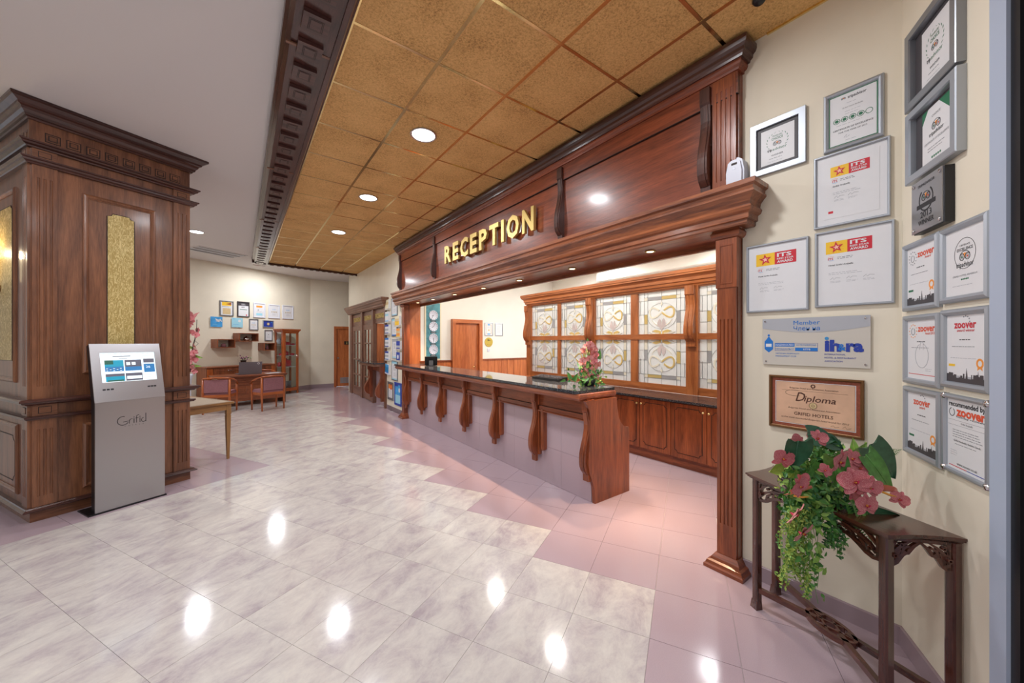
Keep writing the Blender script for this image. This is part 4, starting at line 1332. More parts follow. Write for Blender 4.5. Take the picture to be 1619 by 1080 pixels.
SNAP = [(0, 0), (0, 0.012), (0.004, 0.018), (0.012, 0.021), (0.020, 0.017), (0.024, 0.009), (0.024, 0)]
THIN = [(0, 0), (0, 0.016), (0.003, 0.019), (0.008, 0.019), (0.012, 0.014), (0.013, 0.006), (0.013, 0)]
FLATF = [(0, 0), (0, 0.020), (0.002, 0.022), (0.036, 0.022), (0.038, 0.016), (0.038, 0)]


def lines(mb, x, z, w, n, dz, y, m='inklight', th=0.0022, seed=0):
    r = random.Random(seed + n); mb.mat(m)
    for k in range(n):
        q_ = x; end = x + w * (0.75 + 0.25 * r.random())
        while q_ < end:
            l = 0.008 + r.random() * 0.016
            mb.box(q_, min(q_ + l, end), y - 0.0004, y, z - k * dz, z - k * dz + th); q_ += l + 0.004


def star(mb, cx, cz, r, y, m):
    pts = []
    for k in range(10):
        a = rad(96 + 36 * k); rr = r if k % 2 == 0 else r * 0.42
        pts.append((cx + rr * math.cos(a), cz + rr * math.sin(a)))
    mb.mat(m).prism(pts, y - 0.0012, y, 'y')


M['starlight'] = plain('star_centre', (250, 190, 170), 0.5)


def its(title, signs, dots):
    def c(mb, x, z, w, h, y):
        bx = x + w * (.14 if signs < 3 else .12); bw = w * (.70 if signs < 3 else .64); bh = bw * 0.36; bz = z + h * .86 - bh * 0.9
        mb.mat('yellow').box(bx, bx + bw * .48, y - .0006, y, bz, bz + bh)
        for k in range(16):
            a = 2 * PI * k / 16; cx, cz = bx + bw * .24, bz + bh * .5; r0, r1 = bh * .25, bh * .5
            mb.mat('orange').ribbon([(cx + r0 * math.cos(a), cz + r0 * math.sin(a)), (cx + r1 * .98 * math.cos(a), cz + r1 * .98 * math.sin(a))], 0.0016, y - .0008, y - .0002)
        mb.mat('red').box(bx + bw * .48, bx + bw, y - .0006, y, bz, bz + bh)
        star(mb, bx + bw * .24, bz + bh * .5, bh * .46, y - .0006, 'red'); star(mb, bx + bw * .24, bz + bh * .5, bh * .22, y - .0016, 'starlight')
        mb.mat('paper').text('ITS', bx + bw * .54, bz + bh * .58, bh * .30, y - .0008, bold=.03, w=bw * .35)
        mb.text('RED STAR', bx + bw * .54, bz + bh * .36, bh * .13, y - .0008, bold=.02, w=bw * .40)
        mb.text('AWARD', bx + bw * .54, bz + bh * .10, bh * .19, y - .0008, bold=.03, w=bw * .38)
        tz = bz - h * .07
        mb.mat('red').text('ITS', bx + bw * .05, tz - .006, 0.013, y, bold=.02)
        mb.mat('orange').ribbon(arc(bx + bw * .12, tz + .006, .016, .008, 150, 30, 6), .0015, y - .0005, y)
        mb.mat('skyblue').ribbon(arc(bx + bw * .12, tz - .005, .014, .006, 210, 330, 6), .0015, y - .0005, y)
        lines(mb, bx + bw * .26, tz + .004, bw * .42, 2, .008, y, 'inkgrey', .003, 1)
        mb.mat('ink').text(title, bx + bw * .06, tz - h * .10, 0.009, y, bold=.01)
        lines(mb, bx + bw * .06, tz - h * .20, bw * .78, 2, .009, y, 'inklight', .0022, 2)
        for k in range(signs):
            x0 = bx + bw * (.1 + .36 * k); zz = bz - h * .36
            mb.mat('inkgrey').ribbon([(x0, zz), (x0 + .012, zz + .012), (x0 + .016, zz), (x0 + .026, zz + .009), (x0 + .045, zz + .006)], .0014, y - .0005, y)
            lines(mb, x0, zz - .012, bw * .26, 2, .006, y, 'inklight', .0018, 3 + k)
        if dots: mb.mat('red').box(bx - .01, bx + .012, y - .0005, y, z + h * .09, z + h * .13)
    return c


def owl(mb, cx, cz, s, y):
    """round eyed emblem"""
    for sx in (-1, 1):
        mb.mat('ink').disc(cx + sx * s * .5, cz, s * .46, y, 20, s * .36)
        mb.mat('green' if sx < 0 else 'redor').disc(cx + sx * s * .5, cz, s * .12, y - .0002, 12)
        mb.mat('inkgrey').disc(cx + sx * s * .5, cz, s * .26, y, 16, s * .2)
    mb.mat('orange').prism([(cx - s * .3, cz + s * .42), (cx, cz - s * .1), (cx + s * .3, cz + s * .42), (cx, cz + s * .5)], y - .0005, y, 'y')
    mb.mat('ink').ribbon(arc(cx, cz - s * .1, s * 1.0, s * .8, 155, 25, 10), s * .08, y - .0005, y)


def wreath(mb, cx, cz, r, y, m='green'):
    mb.mat(m)
    for sx in (-1, 1):
        for k in range(8):
            a = rad(-60 + 19 * k); x = cx + sx * r * math.cos(a); z = cz + r * math.sin(a)
            b = a + rad(65); dx, dz = sx * math.cos(b), math.sin(b); L_ = r * .26
            mb.prism([(x, z), (x + dx * L_ * .5 + sx * L_ * .16, z + dz * L_ * .5), (x + dx * L_, z + dz * L_), (x + dx * L_ * .5 - sx * L_ * .16, z + dz * L_ * .5 + .002)], y - .0005, y, 'y')


def trip_choice(mb, x, z, w, h, y):
    cx = x + w / 2
    wreath(mb, cx, z + h * .60, w * .30, y)
    mb.mat('green').text('TRAVELLERS', cx, z + h * .745, w * .055, y, align='C', w=w * .30); mb.text("CHOICE", cx, z + h * .655, w * .085, y, align='C', w=w * .34, bold=.01)
    owl(mb, cx, z + h * .54, w * .13, y)
    mb.mat('ink').text('trip', cx - w * .30, z + h * .36, w * .095, y, w=w * .14, bold=.02); mb.mat('green').text('advisor', cx - w * .14, z + h * .36, w * .095, y, w=w * .42)
    mb.mat('ink').text('WINNER', cx, z + h * .21, w * .055, y, align='C', w=w * .36)
    lines(mb, cx - w * .24, z + h * .14, w * .48, 1, .01, y, 'inkgrey', .003)
    lines(mb, cx - w * .3, z + h * .06, w * .6, 1, .01, y, 'inklight', .002)


def trip2013(mb, x, z, w, h, y):
    cx = x + w / 2
    mb.mat('green').rframe(x + .001, x + w - .001, z + .001, z + h - .001, [(0, 0), (0, .0005), (.0045, .0005), (.0045, 0)], y)
    owl(mb, cx - w * .19, z + h * .90, w * .05, y); mb.mat('ink').text('tripadvisor', cx - w * .10, z + h * .875, w * .075, y, w=w * .38, bold=.015)
    lines(mb, cx - w * .12, z + h * .79, w * .24, 1, .01, y, 'inklight', .002); mb.mat('inkgrey').text('Grifid Hotel Arabella', cx, z + h * .70, w * .035, y, align='C', w=w * .42)
    lines(mb, cx - w * .16, z + h * .63, w * .32, 2, .05 * h, y, 'inklight', .002)
    for k in range(5):
        ox = cx + (k - 2) * w * .165; mb.mat('green').disc(ox, z + h * .49, w * .075, y, 20, w * .062)
        if k < 4: mb.disc(ox, z + h * .49, w * .042, y, 16)
    lines(mb, cx - w * .34, z + h * .39, w * .68, 1, .01, y, 'inklight', .002)
    mb.mat('ink').text('CERTIFICATE OF EXCELLENCE', cx, z + h * .295, w * .042, y, align='C', w=w * .82, bold=.012); mb.text('FOR THE YEAR OF 2013', cx, z + h * .23, w * .04, y, align='C', w=w * .58)
    mb.mat('inkgrey').ribbon([(cx - w * .18, z + h * .13), (cx - w * .12, z + h * .18), (cx - w * .14, z + h * .12), (cx - w * .06, z + h * .15)], .0012, y - .0005, y)
    lines(mb, cx - w * .15, z + h * .07, w * .3, 1, .01, y, 'inklight', .002)


def trip_exc(mb, x, z, w, h, y):
    cx = x + w / 2
    mb.mat('ink').disc(cx, z + h * .62, w * .27, y, 28, w * .262)
    mb.text('CERTIFICATE', cx, z + h * .735, w * .032, y, align='C', w=w * .26); mb.text('EXCELLENCE', cx, z + h * .665, w * .052, y, align='C', w=w * .40, bold=.015)
    owl(mb, cx, z + h * .57, w * .14, y)
    mb.mat('ink').text('tripadvisor', cx, z + h * .42, w * .09, y, align='C', w=w * .44, bold=.01)
    mb.mat('inkgrey').text('GRIFID HOTEL ARABELLA', cx, z + h * .28, w * .03, y, align='C', w=w * .62)
    for k in range(5): mb.mat('green').disc(cx + (k - 2) * w * .04, z + h * .235, w * .016, y, 8)
    lines(mb, cx - w * .32, z + h * .14, w * .64, 1, .01, y, 'inklight', .002)


def skyline(mb, x, z, w, h, y, m='darkgrey'):
    r = random.Random(5); mb.mat('inklight').box(x, x + w, y - .0004, y, z, z + h * .45)
    q_ = x; mb.mat(m)
    while q_ < x + w - .004:
        l = min(w * (.02 + r.random() * .05), x + w - q_); mb.box(q_, q_ + l, y - .0006, y, z, z + h * (.25 + r.random() * .4)); q_ += l
    mb.prism([(x + w * .5, z + h * .3), (x + w * .55, z + h * .3), (x + w * .525, z + h)], y - .0006, y, 'y')
    mb.prism([(x + w * .78, z + h * .3), (x + w * .82, z + h * .3), (x + w * .80, z + h * .85)], y - .0006, y, 'y')


def zoover(kind, sub):
    def c(mb, x, z, w, h, y):
        cx = x + w / 2
        if kind == 'rec':
            mb.mat('ink').text('recommended by', x + w * .04, z + h * .90, w * .085, y, w=w * .9, bold=.03)
            mb.mat('redor').text('zoover', x + w * .24, z + h * .775, w * .15, y, w=w * .7, bold=.04)
            mb.mat('ink').ribbon(arc(x + w * .12, z + h * .81, w * .07, w * .07, 100, 420, 12), .003, y - .0005, y); mb.text('holiday reviews', x + w * .24, z + h * .745, w * .035, y, w=w * .68)
            mb.mat('inkgrey').box(x + w * .02, x + w * .98, y - .0004, y, z + h * .70, z + h * .703).box(x + w * .02, x + w * .98, y - .0004, y, z + h * .63, z + h * .633)
            mb.text('Grifid Arabella', cx, z + h * .655, w * .035, y, align='C')
            lines(mb, x + w * .14, z + h * .56, w * .74, 4, h * .033, y, 'inkgrey', .0024, 8); mb.mat('ink').text('Grifid Arabella, Golden Sands', cx, z + h * .40, w * .034, y, align='C', w=w * .66)
            lines(mb, x + w * .2, z + h * .36, w * .6, 1, h * .03, y, 'inkgrey', .0022, 9); lines(mb, x + w * .08, z + h * .26, w * .2, 3, h * .03, y, 'inklight', .002, 4)
            mb.mat('red').box(x + w * .04, x + w * .5, y - .0004, y, z + h * .035, z + h * .045).mat('navy').box(x + w * .5, x + w * .96, y - .0004, y, z + h * .035, z + h * .045)
            mb.mat('ink').text('www.zoover.co.uk', cx, z + h * .07, w * .045, y, align='C', w=w * .5)
            return
        mb.mat('redor' if kind != 'pink' else 'red').text('zoover', x + w * (.37 if kind in ('thumb', 'left') else .2), z + h * .81, w * .13, y, w=w * .56, bold=.03)
        mb.text(sub, x + w * (.62 if kind in ('thumb', 'left') else .5), z + h * .755, w * .05, y, align='C' if kind not in ('thumb', 'left') else 'L', bold=.01, w=w * (.30 if kind == 'thumb' else .20 if kind == 'left' else .45 if kind == 'pink' else .18))
        mb.mat('orange' if kind == 'thumb' else 'inkgrey')
        ex, ez = (x + w * .2, z + h * .82) if kind in ('thumb', 'left') else (cx, z + h * .90)
        for k in range(12 if kind in ('thumb', 'left') else 5):
            a = 2 * PI * k / 12; rr = w * .13 if kind in ('thumb', 'left') else w * .1
            mb.disc(ex + rr * math.cos(a), ez + rr * math.sin(a), w * .014, y, 6)
        if kind in ('thumb', 'left'): mb.mat('ink').ribbon(arc(ex, ez - w * .01, w * .06, w * .07, 100, 420, 12), .0022, y - .0005, y)
        lines(mb, cx - w * .16, z + h * .63, w * .32, 1, .01, y, 'ink', .004, 6); lines(mb, cx - w * .36, z + h * .53, w * .72, 1, .01, y, 'inkgrey', .0025, 7)
        if kind == 'thumb':
            mb.mat('inklight').ribbon(arc(cx, z + h * .40, w * .22, w * .24, 110, 440, 20), .003, y - .0005, y).ribbon([(cx - w * .08, z + h * .5), (cx - w * .02, z + h * .64), (cx + w * .05, z + h * .62), (cx + w * .05, z + h * .5)], .003, y - .0005, y)
            mb.mat('red').box(x + w * .04, x + w * .96, y - .0004, y, z + h * .075, z + h * .085)
            lines(mb, x + w * .62, z + h * .18, w * .2, 2, h * .03, y, 'inklight', .002)
        else:
            skyline(mb, x, z, w, h * .22, y)
            mb.mat('yellow' if kind == 'pink' else 'green').box(x + w * .05, x + w * .22, y - .0006, y, z + h * .235, z + h * .27)
            mb.mat('orange').disc(x + w * .84, z + h * .30, w * .085, y, 18, w * .05); mb.prism([(x + w * .79, z + h * .26), (x + w * .89, z + h * .26), (x + w * .90, z + h * .2), (x + w * .84, z + h * .23), (x + w * .78, z + h * .2)], y - .0005, y, 'y')
            lines(mb, cx - w * .4, z + h * .36, w * .8, 1, h * .03, y, 'inklight', .002, 3)
    return c


W1D = -90.0


def on1(y_left, z0): return (XW - 0.001, y_left, z0)


wframe('award_frame', 'flat silver frame with black mount and a wreathed owl winner award, beside the cornice end', on1(1.046, 2.703), W1D, .306, .347, FLATF, 'silver', 'darkgrey', trip_choice, sheet=(.20, .17, .60, .66))
wframe('certificate_frame', 'silver snap frame with five green circles on a certificate of excellence, highest of its wall', on1(0.657, 2.712), W1D, .256, .340, SNAP, 'silver', None, trip2013)
wframe('award_frame', 'thin silver frame with red star award, directly under the green circles certificate', on1(0.702, 2.274), W1D, .325, .427, THIN, 'silver', 'paper', its('Grifid Arabella', 2, True), sheet=(.13, .11, .74, .80, 'paper'))
wframe('award_frame', 'thin silver frame with red star award, nearest the fluted post', on1(1.070, 1.795), W1D, .342, .450, THIN, 'silver', None, its('Hotel Grifid Arabella', 2, False))
wframe('award_frame', 'thin silver frame with red star award, lower right of the three above the member plate', on1(0.697, 1.804), W1D, .336, .446, THIN, 'silver', None, its('Hotel Grifid Arabella', 3, False))
# member plate
t = thing('member_plate', 'clear plastic member plate with grey band and blue association lettering', 'sign', on1(0.974, 1.450), W1D)
M['acrylic'] = plain('clear_matt_acrylic', (206, 200, 190), 0.15, coat=0.3)
MB().mat('acrylic').box(0, .52, -.012, -.006, 0, .297).build('plate', None, t)
gb = MB().mat('inklight').prism([(0, .297), (0, .235)] + [(.52 * k / 10, .235 - .030 * math.sin(PI * k / 10)) for k in range(1, 10)] + [(.52, .235), (.52, .297)], -.0132, -.012, 'y').build('band', 'inklight', t)
p = MB().mat('blue').text('Member', .17, .254, .026, -.0134, w=.13).text('Член на', .17, .218, .026, -.0134, w=.13)
p.box(.07, .175, -.0128, -.012, .118, .138).box(.178, .29, -.0128, -.012, .092, .112)
p.mat('navy').rframe(.07, .29, .09, .14, [(0, 0), (0, .0006), (.0015, .0006), (.0015, 0)], -.012)
p.mat('paper').text('НАЦИОНАЛЕН', .075, .123, .010, -.0130, w=.095, bold=.01).text('КЛУБ', .22, .097, .010, -.0130, w=.035, bold=.01)
p.mat('blue').text('ХОТЕЛИЕРСКИ', .182, .123, .010, -.0130, w=.10).text('МЕНИДЖМЪНТ', .075, .097, .010, -.0130, w=.098)
p.mat('blue').text('NATIONAL HOSPITALITY', .075, .070, .009, -.0128, w=.125).text('MANAGEMENT CLUB', .075, .053, .009, -.0128, w=.108)
p.mat('blue').prism([(.012, .15), (.012, .10), (.036, .078), (.06, .10), (.06, .15), (.048, .165), (.036, .185), (.024, .165)], -.0128, -.012, 'y').mat('paper').box(.02, .052, -.0136, -.012, .115, .135).mat('blue').disc(.036, .19, .007, -.0128, 10)
p.mat('navy').text('ih', .322, .095, .062, -.013, bold=.05, w=.075).text('ra', .418, .095, .062, -.013, bold=.05, w=.075)
p.mat('blue').text('&', .383, .098, .038, -.0142, bold=.02).mat('skyblue').disc(.332, .168, .010, -.0128, 12)
p.mat('navy').text('INTERNATIONAL', .322, .070, .009, -.0128, w=.095, bold=.006).text('HOTEL & RESTAURANT', .322, .050, .009, -.0128, w=.14, bold=.006).text('ASSOCIATION', .322, .030, .009, -.0128, w=.082, bold=.006)
p.build('print', None, t)
for (x, z) in ((.016, .28), (.50, .28), (.02, .02), (.50, .02)):
    s_ = MB().lathe([(.001, 0), (.006, 0), (.006, .003), (.001, .004)], 10).build('stud', 'chrome', t); s_.location = (x, -.012, z); s_.rotation_euler = (rad(90), 0, 0)


def diploma(mb, x, z, w, h, y):
    cx = x + w / 2
    mb.mat('brown_ink').text('Bulgarian Hotel and Restaurant Association', cx, z + h * .845, .010, y, align='C', w=w * .62)
    mb.disc(cx, z + h * .93, .012, y, 16, .006)
    mb.box(x + w * .08, x + w * .92, y - .0004, y, z + h * .80, z + h * .804)
    mb.text('iploma', cx - w * .12, z + h * .56, .036, y, w=w * .40, bold=.01, slant=.25)
    mb.text('D', cx - w * .23, z + h * .55, .056, y, w=w * .11, bold=.005, slant=.25)
    mb.mat('brown_ink').ribbon(arc(cx - w * .24, z + h * .74, .05, .018, 60, 300, 14), .0016, y - .0006, y)
    mb.mat('tan').disc(cx, z + h * .47, .020, y - .0004, 20).mat('brown_ink').disc(cx, z + h * .47, .020, y - .0006, 20, .018).disc(cx, z + h * .47, .008, y - .0008, 10, .006)
    mb.mat('brown_ink').text('Bulgarian Hotel and Restaurant Association', cx, z + h * .36, .009, y, align='C', w=w * .66, slant=.25)
    mb.text('GRIFID HOTELS', cx, z + h * .21, .019, y, align='C', w=w * .5, bold=.012)
    mb.text('as the most successful Bulgarian hotel brand for 2010', cx, z + h * .12, .010, y, align='C', w=w * .86, slant=.25)
    mb.ribbon([(x + w * .72, z + h * .04), (x + w * .75, z + h * .07), (x + w * .77, z + h * .03), (x + w * .82, z + h * .05)], .0014, y - .0005, y).ribbon([(x + w * .86, z + h * .04), (x + w * .89, z + h * .08), (x + w * .91, z + h * .03), (x + w * .96, z + h * .06)], .0014, y - .0005, y)


t = wframe('diploma_frame', 'wide wooden frame with patterned red mount and a copper coloured diploma above the plants', on1(0.936, 1.050), W1D, .456, .333, [(0, 0), (0, .016), (.004, .02), (.010, .02), (.013, .014), (.016, .012), (.016, 0)], 'bronze', 'brickred', diploma, sheet=(.085, .115, .83, .77, 'copper'), cat='diploma')
MB().mat('paper').rframe(.034, .422, .034, .299, [(0, 0), (0, .001), (.003, .001), (.003, 0)], -.006).build('inner_line', None, t)

# air freshener on the cornice end
t = thing('air_freshener', 'white plastic air freshener dispenser standing on the end of the lower cornice', 'air freshener', (XW - 0.001, 1.178, 2.642), -90)
mb = MB().mat('whiteplastic').prism([(0.0, 0), (0.115, 0), (0.118, .12), (.105, .195), (.08, .215), (.035, .215), (.012, .195), (-.002, .12)], -.075, 0, 'y')
mb.prism([(0.01, 0.01), (0.105, 0.01), (0.106, .12), (.095, .185), (.075, .2), (.04, .2), (.02, .185), (.008, .12)], -.088, -.075, 'y')
mb.build('case', None, t)
MB().mat('groove').box(.042, .078, -.0886, -.088, .165, .18).mat('pewter').disc(.06, .14, .009, -.088, 12).build('window', None, t)


# ---- the angled wall
W2D = math.degrees(math.atan2(S2[1], S2[0]))


def on2(s, z):
    p = w2(s, 0.001)
    return (p[0], p[1], z)


SN2 = [(0, 0), (0, 0.012), (0.004, 0.018), (0.014, 0.022), (0.024, 0.017), (0.028, 0.009), (0.028, 0)]
wframe('award_frame', 'deep grey frame with dark mount and green wreath award, topmost beside the glass door', on2(.105, 2.742), W2D, .388, .385, [(0, 0), (0, .03), (.004, .033), (.036, .033), (.038, .026), (.038, 0)], 'silver2', 'darkgrey', trip_choice, sheet=(.24, .16, .52, .68))


def trip_third(mb, x, z, w, h, y):
    mb.mat('green').prism([(x, z + h), (x + w * .22, z + h), (x, z + h * .78)], y - .0005, y, 'y').prism([(x + w, z + h), (x + w * .6, z + h), (x + w, z + h * .68)], y - .0005, y, 'y')
    cx = x + w / 2
    mb.mat('inkgrey').text('CHOICE', cx, z + h * .80, w * .05, y, align='C', w=w * .3); owl(mb, cx, z + h * .62, w * .16, y)
    mb.mat('ink').text('tripadvisor', cx, z + h * .47, w * .085, y, align='C', w=w * .5, bold=.01); mb.mat('inkgrey').text('CERTIFICATE OF EXCELLENCE', cx, z + h * .36, w * .045, y, align='C', w=w * .84)
    lines(mb, cx - w * .3, z + h * .26, w * .6, 2, h * .05, y, 'inkgrey', .003)
    for k in range(5): mb.mat('green').disc(cx + (k - 2) * w * .07, z + h * .08, w * .026, y, 10)


wframe('award_frame', 'deep silver frame with dark mount and green cornered certificate, second from the top', on2(.112, 2.378), W2D, .383, .350, [(0, 0), (0, .03), (.004, .034), (.034, .034), (.036, .026), (.036, 0)], 'silver', 'darkgrey', trip_third, sheet=(.24, .14, .55, .72))
t = thing('winner_plaque', 'small brushed metal 2013 winner plaque on a black block', 'plaque', on2(.182, 2.115), W2D)
MB().mat('black').box(.006, .240, -.03, 0, -.004, .238).build('block', None, t)
MB().mat('steel').box(0, .232, -.036, -.03, 0, .240).build('plate', None, t)
p = MB().mat('ink').text('TRIPADVISOR', .116, .205, .012, -.036, align='C', w=.13, bold=.01)
p.ribbon(arc(.116, .140, .052, .052, 130, 410, 20), .007, -.0366, -.036)
owl(p, .116, .150, .034, -.036); p.mat('ink').prism([(.045, .105), (.187, .105), (.187, .125), (.045, .125)], -.0368, -.036, 'y')
p.text('2013', .116, .060, .028, -.036, align='C', w=.085, bold=.01).text('WINNER', .116, .028, .022, -.036, align='C', w=.12, bold=.01)
p.build('print', None, t)
for (x, z) in ((.016, .224), (.216, .224), (.016, .016), (.216, .016)):
    s_ = MB().lathe([(.001, 0), (.008, 0), (.008, .004), (.001, .006)], 10).build('stud', 'chrome', t); s_.location = (x, -.036, z); s_.rotation_euler = (rad(90), 0, 0)
wframe('certificate_frame', 'narrow silver frame with orange lettering and skyline, below the metal winner plaque', on2(.045, 1.753), W2D, .296, .338, SN2, 'silver', None, zoover('left', 'Award'), group='silver snap frames on the angled wall')
wframe('certificate_frame', 'silver frame with round excellence emblem, top right of the snap frames', on2(.352, 1.763), W2D, .290, .326, SN2, 'silver', None, trip_exc, group='silver snap frames on the angled wall')
wframe('certificate_frame', 'narrow silver frame with grey thumb outline under orange lettering', on2(.048, 1.390), W2D, .298, .340, SN2, 'silver', None, zoover('thumb', 'Award 2013'), group='silver snap frames on the angled wall')
wframe('certificate_frame', 'silver frame with crimson lettering, yellow tab and skyline', on2(.358, 1.403), W2D, .289, .333, SN2, 'silver', None, zoover('pink', 'award winner'), group='silver snap frames on the angled wall')
wframe('certificate_frame', 'lowest narrow silver frame with orange lettering and dark skyline', on2(.050, 1.036), W2D, .302, .338, SN2, 'silver', None, zoover('low', 'award'), group='silver snap frames on the angled wall')
t = wframe('certificate_frame', 'round cornered chrome frame reading recommended by, lowest beside the glass door', on2(.370, 1.046), W2D, .276, .332, [(0, 0), (0, 0.014), (0.004, 0.02), (0.010, 0.022), (0.016, 0.02), (0.02, 0.012), (0.02, 0)], 'silver', None, zoover('rec', ''), group='silver snap frames on the angled wall')
for (x, z) in ((.011, .011), (.265, .011), (.011, .321), (.265, .321)):
    s_ = MB().lathe([(.001, 0), (.014, 0), (.015, .012), (.012, .022), (.001, .025)], 14).build('corner_cap', 'chrome', t); s_.location = (x, 0, z); s_.rotation_euler = (rad(90), 0, 0)

# ================================================================== CONSOLE TABLE
TBD = math.degrees(math.atan2(-.894, -.447))
tb = thing('console_table', 'dark rosewood console table with pierced fretwork aprons standing across the wall corner', 'table', (2.566, 0.502, 0), TBD)
TH = 0.80; LG = 0.036
LEGS = [(-.325, -.245), (.335, -.245), (-.415, -0.02), (.415, -0.02)]
tp = [(-.452, 0.0), (-.43, -.035), (-.405, -.10), (-.385, -.17), (-.375, -.255), (-.37, -.282), (.37, -.282), (.375, -.255), (.385, -.17), (.405, -.10), (.43, -.035), (.452, 0.0)]
mb = MB().mat('table_x').prism(tp, TH - .010, TH)
tp2 = [(x * .985, y * .97) for x, y in tp]; mb.prism(tp2, TH - .019, TH - .010)
mb.prism([(x * .965, y * .94) for x, y in tp], TH - .026, TH - .019)
mb.build('tabletop', None, tb)
for (x, y) in LEGS:
    a = LG / 2; mb = MB().mat('table_z')
    mb.prism([(x - a, y - a + .006), (x - a + .006, y - a), (x + a - .006, y - a), (x + a, y - a + .006), (x + a, y + a), (x - a, y + a)], 0.05, TH - .026)
    s_ = 1.0
    mb.add([(x - a, y - a, .05), (x + a, y - a, .05), (x + a, y + a, .05), (x - a, y + a, .05), (x - a * 1.3, y - a * 1.3, 0), (x + a * 1.3, y - a * 1.3, 0), (x + a * 1.3, y + a, 0), (x - a * 1.3, y + a, 0)],
           [(0, 1, 2, 3), (7, 6, 5, 4), (0, 4, 5, 1), (1, 5, 6, 2), (2, 6, 7, 3), (3, 7, 4, 0)])
    mb.build('leg', None, tb)


def fret(mb, w, top, t0, t1, closed_mid):
    """pierced apron of width w hanging from z=top, mirrored about the middle; drawn as joined bands"""
    D = 0.115
    mb.ribbon([(0, top - .006), (w, top - .006)], .014, t0, t1)
    for s in (1, -1):
        X_ = (lambda u: u) if s == 1 else (lambda u: w - u)
        q = min(w * .5, .26)
        R_ = lambda L_, ww: mb.ribbon([(X_(a), top - b) for a, b in L_], ww, t0, t1)
        R_([(.006, .0), (.006, D)], .014)
        R_([(0, D - .006), (q * .10, D - .002), (q * .2, D - .012), (q * .30, D * .74), (q * .42, D * .60), (q * .52, D * .52), (q * .6, D * .54), (q * .66, D * .42), (q * .8, D * .26), (q, D * .10)], [.014, .016, .02, .02, .016, .018, .012, .016, .012, .010])
        R_([(q * .05, D * .78), (q * .16, D * .52), (q * .30, D * .36), (q * .48, D * .22), (q * .7, D * .1)], [.012, .014, .013, .010, .006])
        R_([(q * .2, D * .85), (q * .24, D * .60), (q * .34, D * .42)], [.008, .014, .008])
        R_([(q * .05, D * .45), (q * .14, D * .22), (q * .26, D * .06)], [.008, .012, .006])
        R_([(q * .38, D * .56), (q * .46, D * .36), (q * .6, D * .28), (q * .72, D * .34)], [.006, .012, .010, .005])
        for (a, b, r) in ((q * .1, D * .62, .010), (q * .3, D * .20, .008)):
            mb.disc(X_(a), top - b, r, t0, 10, r * .45, t0 - t1 if t0 > t1 else t1 - t0)
    return mb


def apron(p, q):
    p = Vector(p); q = Vector(q); d = q - p
    mb = MB().mat('table_x'); mb.X = Matrix.Translation((p.x, p.y, 0)) @ Matrix.Rotation(math.atan2(d.y, d.x), 4, 'Z')
    fret(mb, d.length, TH - .026, -.008, .006, False)
    return mb.build('apron', None, tb)


apron((LEGS[0][0] + .018, LEGS[0][1]), (LEGS[1][0] - .018, LEGS[1][1]))
apron((LEGS[2][0], LEGS[2][1] - .018), (LEGS[0][0], LEGS[0][1] + .018))
apron((LEGS[1][0], LEGS[1][1] + .018), (LEGS[3][0], LEGS[3][1] - .018))
sh_ = 0.115
for n, (x, y) in enumerate(LEGS):
    p = Vector((x, y)); c0 = Vector((0.0 + (.06 if x > 0 else -.06), -.13 if y < -.1 else -.09)); d = (c0 - p).normalized()
    MB().mat('table_x').ribbon([tuple(p + d * .016), tuple(c0)], .024, sh_ - .014, sh_ + .014, 'xy').build('stretcher', None, tb)
mb = MB().mat('table_x')
ov = [(.115 * math.cos(2 * PI * k / 28), -.115 + .058 * math.sin(2 * PI * k / 28)) for k in range(29)]
mb.ribbon(ov, .016, sh_ - .014, sh_ + .014, 'xy')
for s in (-1, 1):
    mb.ribbon([(s * .10, -.135), (s * .05, -.115), (0, -.085), (-s * .03, -.065)], .010, sh_ - .012, sh_ + .012, 'xy')
    mb.ribbon([(s * .10, -.095), (s * .05, -.115), (0, -.145), (-s * .03, -.165)], .010, sh_ - .012, sh_ + .012, 'xy')
mb.build('stretcher_knot', None, tb)

# ================================================================== FLOWERS ON THE CONSOLE TABLE
ORCH = [
    (-0.280, 0.059, 0.248, 0.062, 20, 0),
    (-0.183, 0.037, 0.252, 0.055, -10, 0),
    (-0.155, 0.041, 0.310, 0.045, 60, 0),
    (-0.047, -0.014, 0.321, 0.05, 0, 0),
    (-0.338, -0.023, 0.155, 0.055, -30, 0),
    (-0.173, -0.120, 0.259, 0.068, 10, 0),
    (-0.045, -0.139, 0.251, 0.055, 0, 0),
    (-0.016, -0.161, 0.208, 0.05, 15, 0),
    (-0.168, -0.173, 0.180, 0.074, -5, 0),
    (-0.132, -0.212, 0.163, 0.062, 10, 0),
    (-0.157, -0.206, 0.089, 0.062, 0, 0),
    (-0.223, -0.083, 0.220, 0.035, 40, 0),
    (-0.381, -0.016, 0.046, 0.062, -50, 1),
    (-0.353, -0.036, -0.038, 0.06, -40, 1),
    (0.076, -0.278, 0.080, 0.045, 30, 0),
    (-0.147, -0.164, 0.135, 0.05, 100, 0),
    (-0.265, -0.014, 0.166, 0.04, 80, 0),
]
SPATHE = [
    (-0.421, -0.012, 0.107, 0.062, 20),
    (-0.071, -0.245, 0.121, 0.055, -20),
    (-0.228, 0.045, 0.179, 0.04, 60),
    (-0.062, -0.003, 0.303, 0.05, 10),
]
